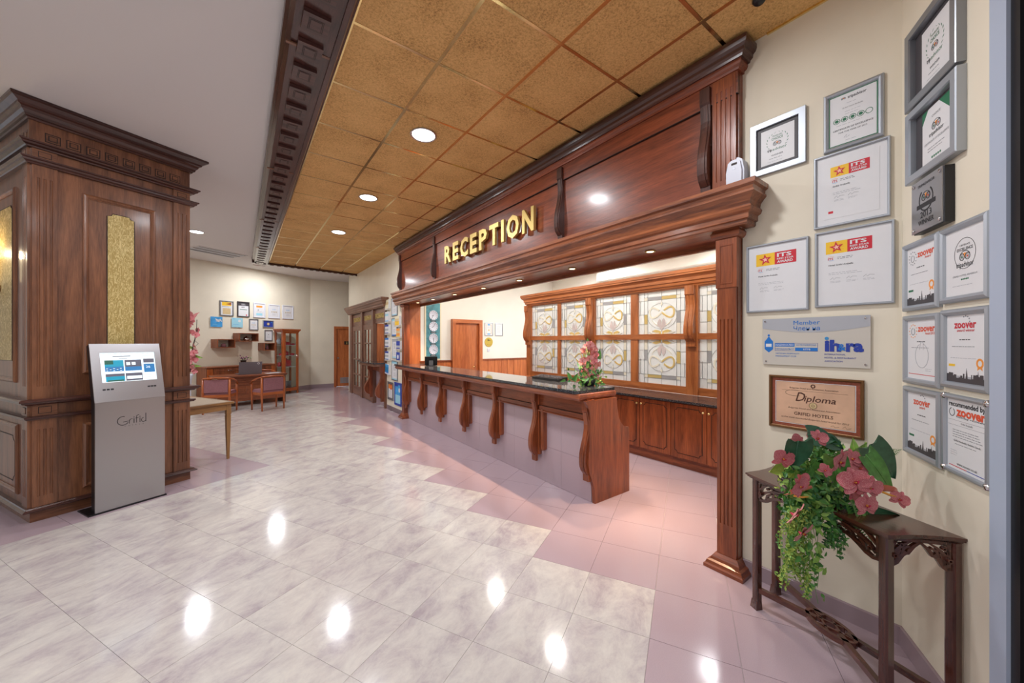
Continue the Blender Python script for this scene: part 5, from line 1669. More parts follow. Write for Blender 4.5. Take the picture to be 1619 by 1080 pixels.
BIGLEAF = [
    (-0.320, -0.011, 0.267, 0.15, 0.12, -90, 0),
    (-0.112, -0.040, 0.328, 0.14, 0.09, -10, 0),
    (0.089, -0.139, 0.206, 0.19, 0.1, 48, 2),
    (0.112, -0.180, 0.168, 0.16, 0.07, -8, 1),
    (0.116, -0.233, 0.212, 0.24, 0.12, -50, 0),
    (-0.027, -0.227, 0.193, 0.2, 0.1, -58, 1),
    (-0.238, -0.121, 0.211, 0.13, 0.1, -95, 1),
    (-0.053, -0.208, -0.009, 0.21, 0.1, 5, 0),
    (-0.191, 0.067, 0.157, 0.15, 0.11, 200, 3),
    (-0.008, -0.068, 0.282, 0.1, 0.07, -30, 0),
    (-0.122, -0.008, 0.252, 0.12, 0.08, 150, 1),
    (-0.252, -0.061, 0.189, 0.09, 0.07, -40, 1),
    (0.116, -0.134, 0.249, 0.1, 0.05, 80, 2),
]
FERN = [
    (-0.160, -0.154, 0.082, 0.26, -62, 1),
    (-0.120, -0.183, 0.025, 0.2, -30, 1),
    (-0.120, -0.159, 0.098, 0.2, -90, 1),
    (0.201, -0.172, 0.189, 0.16, 20, 1),
    (0.238, -0.199, 0.211, 0.08, 60, 1),
    (-0.309, 0.018, 0.153, 0.14, -120, 1),
]
BLOB = [
    (-0.172, -0.021, 0.186, 0.1, 0.1, 0.08, 120, 0),
    (-0.136, -0.073, 0.133, 0.13, 0.12, 0.08, 170, 0),
    (-0.200, -0.075, 0.057, 0.13, 0.1, 0.08, 190, 0),
    (-0.272, -0.046, 0.098, 0.1, 0.12, 0.06, 150, 0),
    (-0.153, -0.109, -0.027, 0.09, 0.1, 0.05, 130, 1),
    (-0.239, -0.071, -0.017, 0.09, 0.08, 0.05, 110, 0),
    (-0.290, 0.016, 0.082, 0.06, 0.12, 0.05, 100, 2),
    (-0.011, -0.065, 0.255, 0.1, 0.05, 0.06, 80, 0),
    (-0.133, -0.124, 0.082, 0.1, 0.09, 0.06, 100, 1),
    (-0.299, -0.027, 0.016, 0.08, 0.1, 0.05, 110, 0),
]
STRAND = [
    (-0.330, 0.018, 0.006, -0.309, 0.002, -0.309, 0.013, 2),
    (-0.373, 0.021, -0.006, -0.397, 0.038, -0.210, 0.013, 2),
    (-0.263, -0.030, -0.018, -0.316, 0.009, -0.278, 0.013, 2),
    (-0.329, 0.026, -0.022, -0.290, -0.003, -0.294, 0.013, 2),
    (-0.316, -0.016, -0.004, -0.387, 0.035, -0.294, 0.013, 2),
    (-0.330, 0.037, -0.006, -0.254, -0.020, -0.348, 0.013, 2),
    (-0.302, -0.016, 0.010, -0.280, -0.033, -0.351, 0.013, 2),
    (-0.300, -0.035, 0.031, -0.301, -0.034, -0.179, 0.013, 2),
    (-0.276, -0.031, -0.004, -0.330, 0.009, -0.230, 0.013, 2),
    (-0.297, 0.014, -0.013, -0.311, 0.025, -0.315, 0.013, 2),
    (-0.288, -0.010, -0.020, -0.262, -0.029, -0.408, 0.013, 2),
    (-0.341, 0.022, -0.022, -0.277, -0.025, -0.382, 0.013, 2),
    (-0.314, -0.020, -0.007, -0.371, 0.023, -0.289, 0.013, 2),
    (-0.333, 0.033, -0.030, -0.261, -0.020, -0.187, 0.013, 2),
    (-0.297, 0.012, 0.003, -0.336, 0.041, -0.360, 0.013, 2),
    (-0.368, 0.024, 0.030, -0.323, -0.010, -0.326, 0.013, 2),
    (-0.298, -0.030, 0.008, -0.283, -0.040, -0.395, 0.013, 2),
    (-0.360, 0.024, 0.029, -0.319, -0.007, -0.200, 0.013, 2),
    (-0.321, -0.012, 0.031, -0.375, 0.028, -0.363, 0.013, 2),
    (-0.275, -0.030, 0.008, -0.277, -0.029, -0.270, 0.013, 2),
    (-0.272, -0.002, -0.012, -0.280, 0.005, -0.326, 0.013, 2),
    (-0.330, -0.006, -0.002, -0.345, 0.005, -0.207, 0.013, 2),
    (-0.281, -0.034, 0.003, -0.327, -0.000, -0.155, 0.013, 2),
    (-0.342, -0.016, 0.009, -0.409, 0.034, -0.295, 0.013, 2),
    (-0.156, -0.113, -0.073, -0.158, -0.112, -0.173, 0.016, 1),
    (-0.130, -0.116, -0.065, -0.149, -0.103, -0.210, 0.016, 1),
    (-0.208, -0.096, -0.064, -0.212, -0.093, -0.160, 0.016, 1),
    (-0.202, -0.099, -0.062, -0.207, -0.096, -0.159, 0.016, 1),
    (-0.170, -0.127, -0.049, -0.175, -0.124, -0.196, 0.016, 1),
    (-0.206, -0.093, -0.077, -0.219, -0.083, -0.150, 0.016, 1),
    (-0.142, -0.116, -0.064, -0.153, -0.107, -0.175, 0.016, 1),
    (-0.175, -0.103, -0.085, -0.190, -0.091, -0.170, 0.016, 1),
    (-0.147, -0.131, -0.068, -0.161, -0.121, -0.147, 0.016, 1),
    (-0.218, -0.094, -0.074, -0.216, -0.095, -0.146, 0.016, 1),
    (-0.179, -0.132, -0.064, -0.178, -0.133, -0.156, 0.016, 1),
    (-0.202, -0.098, -0.077, -0.214, -0.088, -0.164, 0.016, 1),
    (-0.303, -0.061, -0.003, -0.284, -0.075, -0.327, 0.03, 0),
    (-0.297, -0.066, -0.068, -0.277, -0.080, -0.420, 0.03, 0),
    (-0.329, -0.042, -0.035, -0.336, -0.037, -0.278, 0.03, 0),
    (-0.355, -0.023, -0.076, -0.310, -0.056, -0.246, 0.03, 0),
    (-0.310, -0.056, -0.035, -0.323, -0.047, -0.197, 0.03, 0),
    (-0.368, -0.013, -0.035, -0.362, -0.018, -0.165, 0.03, 0),
]

VR = rad(-36.4)


def petal(mb, M4, L_, W_, cup=0.15, tipw=0.5):
    """rounded petal from the origin along +z, facing -y"""
    n, m_ = 6, 4; vs = []; fs = []
    for i in range(n + 1):
        t = i / n
        w = W_ * max(0.0, math.sin(PI * (0.06 + 0.90 * t) ** tipw)) ** 0.55
        w = max(w, W_ * 0.10)
        for j in range(m_ + 1):
            s = (j / m_ - .5) * 2
            vs.append(M4 @ Vector((s * w / 2, -cup * L_ * (s * s * .5) - cup * L_ * math.sin(PI * t) * .5, L_ * t)))
    for i in range(n):
        for j in range(m_):
            a = i * (m_ + 1) + j
            fs.append((a, a + 1, a + m_ + 2, a + m_ + 1))
    mb.add(vs, fs, True)


def orchid_meshes(mat):
    a = MB().mat(mat)
    Ry = lambda d: Matrix.Rotation(rad(d), 4, 'Y')
    for d in (0, 128, -128): petal(a, Ry(d), .92, .56, .12, .85)
    for d in (68, -68): petal(a, Matrix.Translation((0, -.06, 0)) @ Ry(d), .98, 1.08, .14, 1.0)
    l = MB().mat('lip')
    petal(l, Matrix.Translation((0, -.10, .02)) @ Matrix.Rotation(rad(50), 4, 'X') @ Ry(180), .42, .30, .35)
    for s in (-1, 1): petal(l, Matrix.Translation((0, -.12, 0)) @ Ry(s * 60) @ Matrix.Rotation(rad(40), 4, 'X'), .24, .20, .4)
    l.mat('lipyellow').lathe([(.001, 0), (.07, .03), (.08, .10), (.03, .16), (.001, .17)], 8, (0, -.16, -.06))
    return a, l


ORCH_MB = [orchid_meshes('orchid'), orchid_meshes('orchid2')]
_orch = {}


def orchid(parent, x, y, z, r, roll, k, yaw=0.0, pitch=0.0):
    if k not in _orch:
        a, l = ORCH_MB[k]
        o = a.build('orchid_flower', None, parent); p = l.build('orchid_lip', None, o); _orch[k] = (o, p)
    else:
        o0, p0_ = _orch[k]
        o = o0.copy(); COL.objects.link(o); o.parent = parent
        p = p0_.copy(); COL.objects.link(p); p.parent = o
    o.location = (x, y, z); o.scale = (r, r, r)
    o.rotation_euler = (Matrix.Rotation(VR + yaw, 4, 'Z') @ Matrix.Rotation(pitch, 4, 'X') @ Matrix.Rotation(rad(roll), 4, 'Y')).to_euler()
    return o


def heart_leaf(mb, L_, W_, notch=0.12, fold=0.12, droop=0.15):
    """leaf with its stalk at the origin and the tip at +x, lying in the xz plane, facing -y"""
    out = []
    n = 14
    for i in range(n + 1):
        t = i / n
        x = -notch * L_ * math.sin(PI * min(1, t * 3.0)) * (1 if t < .34 else 0) + L_ * max(0, (t - .12) / .88)
        w = W_ / 2 * max(0.0, math.sin(PI * (0.04 + .96 * t) ** .68)) ** .9
        out.append((x, w))
    vs = []; fs = []
    for i, (x, w) in enumerate(out):
        xm = L_ * i / n; dz = droop * L_ * (xm / L_) ** 2
        for s in (-1, -.5, 0, .5, 1):
            xx = xm + (x - xm) * abs(s)
            vs.append((xx, -dz * 0 + fold * W_ * abs(s) * -1 + droop * L_ * (xm / L_) ** 2, s * w))
    for i in range(n):
        for j in range(4):
            a = i * 5 + j; fs.append((a, a + 1, a + 6, a + 5))
    mb.add(vs, fs, True)


fl = thing('flower_arrangement', 'orchid and anthurium arrangement with trailing greenery spilling over the rosewood console table', 'flowers', (2.42, 0.60, 0.80), 0)
rr = random.Random(11)
# oval dish holding it
MB().mat('flower_pot').lathe([(.001, 0), (.10, 0), (.13, .03), (.15, .07), (.14, .075), (.12, .05), (.001, .05)], 22).build('dish', None, fl).location = (0.0, .02, 0)
for (x, y, z, r, roll, k) in ORCH:
    orchid(fl, x - .085, y - .022, z, r * .95, roll + rr.uniform(-8, 8), k, rr.uniform(-.45, .45) + (0 if k == 0 else .3), rr.uniform(-.35, .2) if k == 0 else .5)
for (x, y, z, r, roll) in SPATHE:
    mb = MB().mat('anthurium'); heart_leaf(mb, r * 1.7, r * 1.5, .16, -.12, .1)
    o = mb.build('anthurium_spathe', None, fl); o.location = (x, y, z)
    o.rotation_euler = (Matrix.Rotation(VR + rr.uniform(-.3, .3), 4, 'Z') @ Matrix.Rotation(rad(50), 4, 'X') @ Matrix.Rotation(rad(-roll), 4, 'Y')).to_euler()
    MB().mat('lipyellow').tube([(0.01, -.006, 0), (r * .5, -.02, .012), (r * .9, -.025, .02)], [.005, .005, .002], 6).build('spadix', None, o)
LM = ['leafdark', 'leafmid', 'leaflight', 'leaflime']
for (x, y, z, L_, W_, a, m_) in BIGLEAF:
    mb = MB().mat(LM[m_]); heart_leaf(mb, L_, W_ * 1.1, .14, .10, .12)
    mb.mat('leaflime' if m_ == 2 else LM[m_]).tube([(0, -.002, 0), (L_ * .5, .02 * L_, 0), (L_ * .92, L_ * .1, 0)], [.0024, .0018, .0008], 5)
    o = mb.build('leaf', None, fl); 
    ca, sa = math.cos(rad(a)), math.sin(rad(a))
    # the listed point is the middle of the leaf
    o.location = (x - ca * L_ * .45 * math.cos(VR), y - ca * L_ * .45 * math.sin(VR), z - sa * L_ * .45)
    o.rotation_euler = (Matrix.Rotation(VR + rr.uniform(-.25, .25), 4, 'Z') @ Matrix.Rotation(rr.uniform(-.35, .15), 4, 'X') @ Matrix.Rotation(rad(-a), 4, 'Y')).to_euler()
for (x, y, z, L_, a, m_) in FERN:
    mb = MB().mat(LM[m_]); n = 20
    mb.tube([(L_ * k / n, 0, -.25 * L_ * (k / n) ** 2 * 0) for k in range(n + 1)], .0014, 5)
    for k in range(2, n + 1):
        t = k / n; l = .034 * math.sin(PI * (.12 + .85 * t)) * (L_ / .2)
        for s in (-1, 1):
            x0 = L_ * t
            mb.add([(x0, 0, 0), (x0 + l * .25, -.002, s * l * .6 + s * .002), (x0 + l * .35, -.004, s * l), (x0 - l * .12, -.002, s * l * .7)], [(0, 1, 2, 3)])
    o = mb.build('fern_frond', None, fl); o.location = (x, y, z)
    o.rotation_euler = (Matrix.Rotation(VR + rr.uniform(-.3, .3), 4, 'Z') @ Matrix.Rotation(rr.uniform(-.5, .1), 4, 'X') @ Matrix.Rotation(rad(-a), 4, 'Y')).to_euler()


def leaflet(mb, P, s, r):
    """small pointed oval leaf of length s at P in a random attitude"""
    Mx = Matrix.Translation(P) @ Matrix.Rotation(VR + r.uniform(-1.0, 1.0), 4, 'Z') @ Matrix.Rotation(r.uniform(-1.0, .5), 4, 'X') @ Matrix.Rotation(r.uniform(-PI, PI), 4, 'Y')
    pts = [(0, 0, 0), (s * .25, -s * .06, s * .24), (s * .6, -s * .05, s * .22), (s, 0, 0), (s * .6, -s * .05, -s * .22), (s * .25, -s * .06, -s * .24), (s * .5, s * .05, 0)]
    mb.add([Mx @ Vector(p) for p in pts], [(0, 1, 6), (1, 2, 6), (2, 3, 6), (3, 4, 6), (4, 5, 6), (5, 0, 6)], True)


foliage = {k: MB().mat(k) for k in ('leafmid', 'leaflight', 'leafivy', 'leaflime')}
for (x, y, z, rx, rz, ry, n, k) in BLOB:
    for q_ in range(int(n * 1.25)):
        a = rr.uniform(0, 2 * PI); u = math.sqrt(rr.random()); P = Vector((x + math.cos(VR) * rx * u * math.cos(a), y + math.sin(VR) * rx * u * math.cos(a), z + rz * u * math.sin(a)))
        P += Vector((math.sin(VR), -math.cos(VR), 0)) * rr.uniform(-ry, ry * .25)
        name = {0: rr.choice(['leafmid', 'leafmid', 'leafivy', 'leaflight']), 1: rr.choice(['leafivy', 'leafivy', 'leafmid']), 2: rr.choice(['leaflight', 'leaflime', 'leafmid'])}[k]
        leaflet(foliage[name], P, {0: rr.uniform(.022, .045), 1: rr.uniform(.014, .026), 2: rr.uniform(.012, .022)}[k], rr)
vines = MB().mat('leaflight')
for (xa, ya, za, xb, yb, zb, s, k) in STRAND:
    a_, b_ = Vector((xa, ya, za)), Vector((xb, yb, zb)); pts = []
    ph = rr.uniform(0, 6); n = 12
    for i in range(n + 1):
        t = i / n; p = a_.lerp(b_, t); p.x += .018 * math.sin(ph + t * 5); p.y += .014 * math.cos(ph + t * 4); p.z = za + (zb - za) * (t ** .85); pts.append(p)
    vines.mat({0: 'leafmid', 1: 'leafmid', 2: 'leaflime'}[k]).tube(pts, .0011, 5)
    cnt_ = int((a_ - b_).length / (s * (.62 if k == 0 else .26)))
    for q_ in range(cnt_):
        t = rr.random(); i = min(int(t * n), n - 1); p = pts[i].lerp(pts[i + 1], t * n - i)
        p = p + Vector((rr.uniform(-1, 1), rr.uniform(-1, 1), rr.uniform(-1, 1))) * s * .7
        nm = {0: rr.choice(['leafmid', 'leaflight']), 1: rr.choice(['leafmid', 'leafivy']), 2: rr.choice(['leaflime', 'leaflight', 'leafmid', 'leaflime'])}[k]
        leaflet(foliage[nm], p, s * rr.uniform(.8, 1.5), rr)
allf = MB()
for k in foliage: allf.mat(k).add(foliage[k].v, foliage[k].f, True)
o = allf.build('foliage', None, fl); o['kind'] = 'stuff'
o = vines.build('trailing_stems', None, fl); o['kind'] = 'stuff'
st_ = MB().mat('leafmid')
for (x, y, z, *q_) in ORCH + SPATHE + BIGLEAF: 
    e = Vector((x, y, z)); b_ = Vector((rr.uniform(-.05, .05), rr.uniform(-.03, .05), .05))
    m_ = (e + b_) / 2 + Vector((0, .02, .06)); st_.tube([b_, m_, e + Vector((.01, .012, 0))], .002, 5)
o = st_.build('stems', None, fl); o['kind'] = 'stuff'


# ================================================================== FLOWERS AT THE END OF THE COUNTER
def spray(name, label, loc, height, spread, norch, nleaf, seed, twigs=3, r=.045, base='flower_pot', tall=1.0):
    t = thing(name, label, 'flowers', loc, 0); q = random.Random(seed)
    MB().mat(base).lathe([(.001, 0), (.05, 0), (.07, .03), (.075, .07), (.065, .07), (.001, .05)], 18).build('pot', None, t)
    for i in range(norch):
        z = .08 + height * tall * (i + .5) / norch; w = spread * (1.0 - .55 * z / (height * tall))
        a = q.uniform(-1, 1) * w; b = q.uniform(-.6, .2) * w
        orchid(t, a * math.cos(VR) + b * .59, a * math.sin(VR) + b * .8, z, r * q.uniform(.8, 1.15), q.uniform(-30, 30), 1 if q.random() < .45 else 0, q.uniform(-.6, .6), q.uniform(-.3, .3))
    f = MB(); 
    for i in range(nleaf):
        P = Vector((q.gauss(0, spread * .55), q.gauss(0, spread * .4), abs(q.gauss(.10, .06))))
        f.mat(q.choice(['leafmid', 'leaflight', 'leafivy'])); leaflet(f, P, q.uniform(.03, .07), q)
    o = f.build('foliage', None, t); o['kind'] = 'stuff'
    tw = MB().mat('tube')
    for i in range(twigs):
        a = q.uniform(-.5, .6) * spread; h = height * q.uniform(.8, 1.15)
        tw.tube([(0, 0, .05), (a * .5, a * -.3, h * .5), (a * .7 + .01, -a * .4, h * .8), (a, -a * .6, h)], [.003, .0025, .002, .001], 5)
    tw.mat('leafmid')
    for i in range(norch):
        z = .08 + height * tall * i / norch; tw.tube([(0, 0, .04), (q.uniform(-.03, .03), q.uniform(-.02, .02), z * .6), (q.uniform(-.06, .06), q.uniform(-.03, .03), z)], .002, 5)
    o = tw.build('stems', None, t); o['kind'] = 'stuff'
    return t


sp = spray('flower_arrangement', 'pink orchid arrangement standing at the near end of the granite counter', (3.05, 2.72, 1.12), .37, .15, 30, 150, 4, 4, .046)
for (x, z, L_, a) in ((-.20, .07, .09, 115), (-.17, .05, .10, 60), (.10, .29, .11, 80), (-.26, .06, .06, 200), (-.01, .46, .06, 100), (.12, -.0, .14, -60), (.09, .02, .12, -50)):
    mb = MB().mat('leafmid' if a > 0 else 'leaflight'); heart_leaf(mb, L_, L_ * (.5 if a > 0 else .12), .1, .1, .1)
    o = mb.build('leaf', None, sp); o.location = (x * math.cos(VR), x * math.sin(VR), z); o.rotation_euler = (Matrix.Rotation(VR, 4, 'Z') @ Matrix.Rotation(rad(-a), 4, 'Y')).to_euler()

# tall orchid garland beside the sideboard
gl = thing('orchid_garland', 'tall pink orchid arrangement on a white pedestal beyond the pillar', 'flowers', (-0.96, 11.08, 0), 0)
MB().mat('whiteplastic').lathe([(.001, 0), (.10, 0), (.10, .03), (.045, .08), (.035, .5), (.045, .72), (.07, .82), (.07, .86), (.001, .86)], 20).build('pedestal', None, gl)
q = random.Random(5)
for i in range(26):
    z = .92 + i * .052
    orchid(gl, q.uniform(-.08, .16) * (1 if i < 20 else .5), q.uniform(-.10, .05), z, .085 * q.uniform(.7, 1.1), q.uniform(-40, 40), 1 if q.random() < .3 else 0, q.uniform(-.7, .7), q.uniform(-.4, .4))
for (z, a, L_) in ((1.28, -15, .24), (1.05, -5, .20), (1.45, 160, .2), (1.1, 190, .2), (2.1, 50, .16), (2.18, 30, .18)):
    mb = MB().mat('leaflight' if z < 2 else 'orchid2'); heart_leaf(mb, L_, L_ * .28, .1, .1, .1)
    o = mb.build('leaf', None, gl); o.location = (.06, 0, z); o.rotation_euler = (Matrix.Rotation(VR, 4, 'Z') @ Matrix.Rotation(rad(-a), 4, 'Y')).to_euler()
mb = MB().mat('tube').tube([(0, 0, .8), (.04, 0, 1.3), (.12, -.02, 1.75), (.14, -.05, 2.1)], .007, 6).tube([(.02, 0, .9), (.06, -.03, 1.5), (.16, -.06, 1.9)], .005, 6).tube([(0, 0, 1.8), (-.03, 0, 2.2), (-.01, 0, 2.55)], .005, 6)
mb.tube([(.10, 0, 1.62), (.16, .02, 1.55), (.11, .03, 1.5)], .004, 5)
mb.build('branch', None, gl)

# ================================================================== BOOTHS AND EXCHANGE WINDOW
XB = 2.75
bo = thing('booth_unit', 'wooden wall unit with two glazed booth doors and an exchange window with a ledge', 'booth', (XB, 0, 0), -90)
# local x = -Y. unit from Y 12.42 (x=-12.42) to Y 8.74 (x=-8.74)
a0, a1 = -12.40, -8.86
mb = MB().mat('booth_x').sweep([(0, 2.43), (0.02, 2.43), (0.03, 2.45), (0.05, 2.46), (0.055, 2.49), (0.08, 2.52), (0.09, 2.55), (0.115, 2.58), (0.12, 2.61), (0.13, 2.62), (0.13, 2.65), (0, 2.65)], [(a0 - .02, .06), (a0 - .02, 0), (a1 + .02, 0), (a1 + .02, .06)])
mb.box(a0 + .01, a1 - .01, 0.004, 0.10, 2.432, 2.648).build('cornice', None, bo)
for (y0, y1) in ((12.40, 12.14), (11.06, 10.90), (9.98, 9.83), (8.92, 8.84)):
    MB().mat('booth_z').box(-y0, -y1, 0.0, 0.10, 0, 2.43).build('post', None, bo)
for (y0, y1, tx) in ((12.14, 11.06, 'TELEPHONE'), (10.90, 9.98, 'TELEPHONE'), (9.83, 8.92, 'EXCHANGE')):
    s_ = MB().mat('booth_x').box(-y0, -y1, 0.05, 0.09, 2.07, 2.43).build('sign_board', None, bo)
    w_ = (y0 - y1) * .80
    MB().mat('gold').text(tx, -(y0 + y1) / 2, 2.19, .12, .048, t=.012, align='C', bold=.02, w=w_).build('lettering', None, s_)
for (y0, y1) in ((12.14, 11.06), (10.90, 9.98)):
    d = MB().mat('booth_z').box(-y0, -y0 + .17, .03, .08, 0.01, 2.06).box(-y1 - .17, -y1, .03, .08, 0.01, 2.06).mat('booth_x').box(-y0 + .17, -y1 - .17, .03, .08, 1.92, 2.06).box(-y0 + .17, -y1 - .17, .03, .08, 0.01, .26)
    do = d.build('door', None, bo)
    cx = -(y0 + y1) / 2
    MB().mat('counter_z').box(cx - .018, cx + .018, .038, .072, .26, 1.92).build('glazing_bar', None, do)
    for z in (.62, 1.07, 1.55):
        MB().mat('booth_x').box(-y0 + .13, -y1 - .13, .02, .075, z - .02, z + .02).build('glazing_bar', None, do)
    zz = [.26, .62, 1.07, 1.55, 1.92]
    for i in range(4):
        for (xa, xb) in ((-y0 + .17, cx - .018), (cx + .018, -y1 - .17)):
            MB().mat('clear').box(xa, xb, .053, .057, zz[i] + .02, zz[i + 1] - .02).build('pane', None, do)
    hx = -y1 - .09 if y0 > 12 else -y0 + .09
    MB().mat('black').box(hx - .02, hx + .02, .022, .03, .90, 1.12).tube([(hx, .03, 1.05), (hx, -.03, 1.05), (hx + (.09 if y0 < 12 else -.09), -.03, 1.05)], .009, 8).build('door_handle', None, do)
MB().mat('orange_z').box(-9.83, -9.79, .10, .5, 1.08, 2.07).box(-9.83, -9.40, .5, .52, 1.08, 2.07).build('side_panel', None, bo)
MB().mat('pink').box(-9.83, -8.82, .09, .11, 0, .98).mat('whiteplastic').box(-9.40, -8.82, .9, .92, .9, 2.6).build('front_panel', None, bo)
MB().mat('granite').prism([(-10.15, -.28), (-8.85, -.28), (-8.85, .5), (-9.83, .5), (-9.83, 0), (-10.15, 0)], 1.065, 1.09).build('ledge', None, bo)
MB().mat('booth_x').prism([(-10.13, -.26), (-8.87, -.26), (-8.87, .1), (-9.83, .1), (-9.83, 0), (-10.13, 0)], 1.005, 1.065).mat('counter_x').box(-9.83, -8.92, .0, .10, .86, 1.0).build('ledge_edge', None, bo)
for y in (9.88, 8.92):
    pts = s_curve(1.0, .16, .12, .10, .075, .20)
    mb = MB().mat('counter_z').prism([(-o_, z) for (o_, z) in pts], -.05, .05, 'x'); o = mb.build('scroll_bracket', None, bo); o.location = (-y, 0, 0)

# ================================================================== LEAFLETS AND NOTICES BY THE COUNTER
def leaflet_item(name, label, cat, y0, z0, w, h, kind, group='notices between the exchange window and the counter'):
    t = thing(name, label, cat, (XW - .001, y0, z0), -90, group)
    return t, w, h


def frame_notice(label, y0, z0, w, h, head='lightblue', foot='blue', fr='silver2', name='notice_frame'):
    def c(mb, x, z, w_, h_, y):
        mb.mat(head).box(x, x + w_, y - .0005, y, z + h_ * .88, z + h_).mat(foot).box(x, x + w_, y - .0005, y, z, z + h_ * .06)
        lines(mb, x + w_ * .25, z + h_ * .78, w_ * .5, 7, h_ * .045, y, 'inkgrey', .006, int(y0 * 10))
        lines(mb, x + w_ * .25, z + h_ * .38, w_ * .5, 5, h_ * .05, y, 'inklight', .006, int(z0 * 10))
    return wframe(name, label, (XW - .001, y0, z0), -90, w, h, [(0, 0), (0, .014), (.006, .018), (.02, .018), (.024, .01), (.024, 0)], fr, None, c, cat='notice', group='notices between the exchange window and the counter')


frame_notice('tall notice frame, topmost of the column beside the far end of the cornice', 8.47, 2.175, .39, .415, 'paper', 'lightblue')
frame_notice('tall notice frame with pale blue head, second of the column', 8.47, 1.71, .38, .425)
frame_notice('tall notice frame with lilac head, third of the column', 8.43, 1.207, .34, .455, 'inklight', 'lightblue', 'inklight')
frame_notice('tall notice frame at counter height, lowest of the column', 8.47, .715, .40, .455, 'lightblue', 'lightblue')


def holder(label, y0, z0, w, h, cols, name='leaflet_holder', tilt=0, emblem=None, cat='leaflets'):
    t = thing(name, label, cat, (XW - .001, y0, z0), -90, 'leaflets and holders between the exchange window and the counter')
    mb = MB().mat('paper').box(0, w, -.05, -.004, 0, h); k = h / len(cols)
    for i, c in enumerate(cols):
        mb.mat(c).box(0.004, w - .004, -.0512, -.05, h - (i + 1) * k + .001, h - i * k)
    if emblem: mb.mat(emblem).disc(w * .5, h * .5, w * .22, -.0514, 14)
    mb.build('leaflet', None, t)
    MB().mat('acrylic' if tilt == 0 else 'whiteplastic').box(-.004, w + .004, -.056, 0, -.006, .03).box(-.004, w + .004, -.004, 0, 0, h * .9).build('tray', None, t)
    if tilt: t.rotation_euler = (0, rad(tilt), rad(-90))
    return t


holder('cream coloured card at the top beside the exchange window cornice', 8.82, 2.345, .25, .235, ['cream_p', 'tan', 'cream_p', 'cream_p'])
holder('white and light blue leaflet under the cream card', 8.82, 2.04, .25, .26, ['paper', 'lightblue', 'paper', 'paper', 'skyblue'])
holder('white leaflet with violet head beside the exchange window opening', 8.82, 1.76, .25, .235, ['navy', 'paper', 'inklight', 'paper', 'navy'])
holder('leaflet with deep blue cap, second above the exchange ledge', 8.82, 1.45, .25, .235, ['blue', 'paper', 'inklight', 'paper', 'navy'])
holder('small leaflet with blue head, just above the exchange ledge', 8.82, 1.15, .25, .22, ['navy', 'paper', 'inklight', 'paper', 'blue'])
holder('tilted turquoise brochure hanging below the exchange ledge height', 8.82, .85, .25, .225, ['skyblue', 'cyan', 'cyan', 'blue'], 'brochure', 5)
holder('box of yellow and gold cards under the far cornice end', 8.13, 1.925, .27, .235, ['cream_p', 'tan', 'yellow', 'yellow'])
holder('orange and yellow leaflet above the violet ones by the far post', 8.04, 1.675, .23, .21, ['orange', 'tan', 'orange', 'yellow'])
holder('violet blue leaflet with white lettering by the far post', 8.04, 1.41, .23, .20, ['navy', 'navy', 'inklight', 'navy'])
holder('violet blue leaflet with white round emblem by the far post', 8.04, 1.165, .23, .20, ['navy', 'navy', 'navy'], emblem='paper')


def pic_grey(mb, x, z, w, h, y):
    mb.mat('orange').box(x, x + w, y - .0005, y, z + h * .66, z + h); mb.mat('red').disc(x + w * .6, z + h * .82, w * .25, y - .0004, 14, w * .15)
    lines(mb, x + w * .2, z + h * .5, w * .6, 6, h * .08, y, 'inklight', .006, 2)


def pic_blue(mb, x, z, w, h, y):
    mb.mat('skyblue').box(x, x + w, y - .0005, y, z, z + h); mb.mat('lightblue').box(x, x + w, y - .0007, y, z, z + h * .45); mb.mat('navy').box(x, x + w * .5, y - .0007, y, z + h * .9, z + h)
    mb.mat('paper').disc(x + w * .75, z + h * .72, w * .14, y - .0006, 10)
    lines(mb, x + w * .2, z + h * .4, w * .6, 4, h * .08, y, 'paper', .006, 2)


wframe('poster_frame', 'grey framed small poster with orange picture near the floor beside the exchange bracket', (XW - .001, 8.75, .24), -90, .40, .42, [(0, 0), (0, .016), (.05, .018), (.055, .01), (.055, 0)], 'silver2', None, pic_grey, cat='poster')
wframe('poster_frame', 'violet framed blue poster near the floor beside the far end of the counter', (XW - .001, 8.27, .18), -90, .44, .505, [(0, 0), (0, .016), (.04, .018), (.045, .01), (.045, 0)], 'navy', None, pic_blue, cat='poster')

# ================================================================== BACK WALL OF THE RECEPTION: certificates
def pic_cert(mb, x, z, w, h, y):
    mb.mat('tan').rframe(x + .03, x + w - .03, z + .03, z + h - .03, [(0, 0), (0, .0006), (.012, .0006), (.012, 0)], y); mb.mat('skyblue').box(x + w * .35, x + w * .65, y - .0012, y, z + h * .83, z + h * .95).box(x + w * .3, x + w * .7, y - .0012, y, z + h * .05, z + h * .14)
    mb.mat('gold').disc(x + w * .5, z + h * .42, w * .10, y - .0005, 12); lines(mb, x + w * .3, z + h * .72, w * .4, 3, h * .06, y, 'inklight', .005)


def pic_plain(mb, x, z, w, h, y): lines(mb, x + w * .2, z + h * .8, w * .6, 9, h * .07, y, 'inklight', .004)


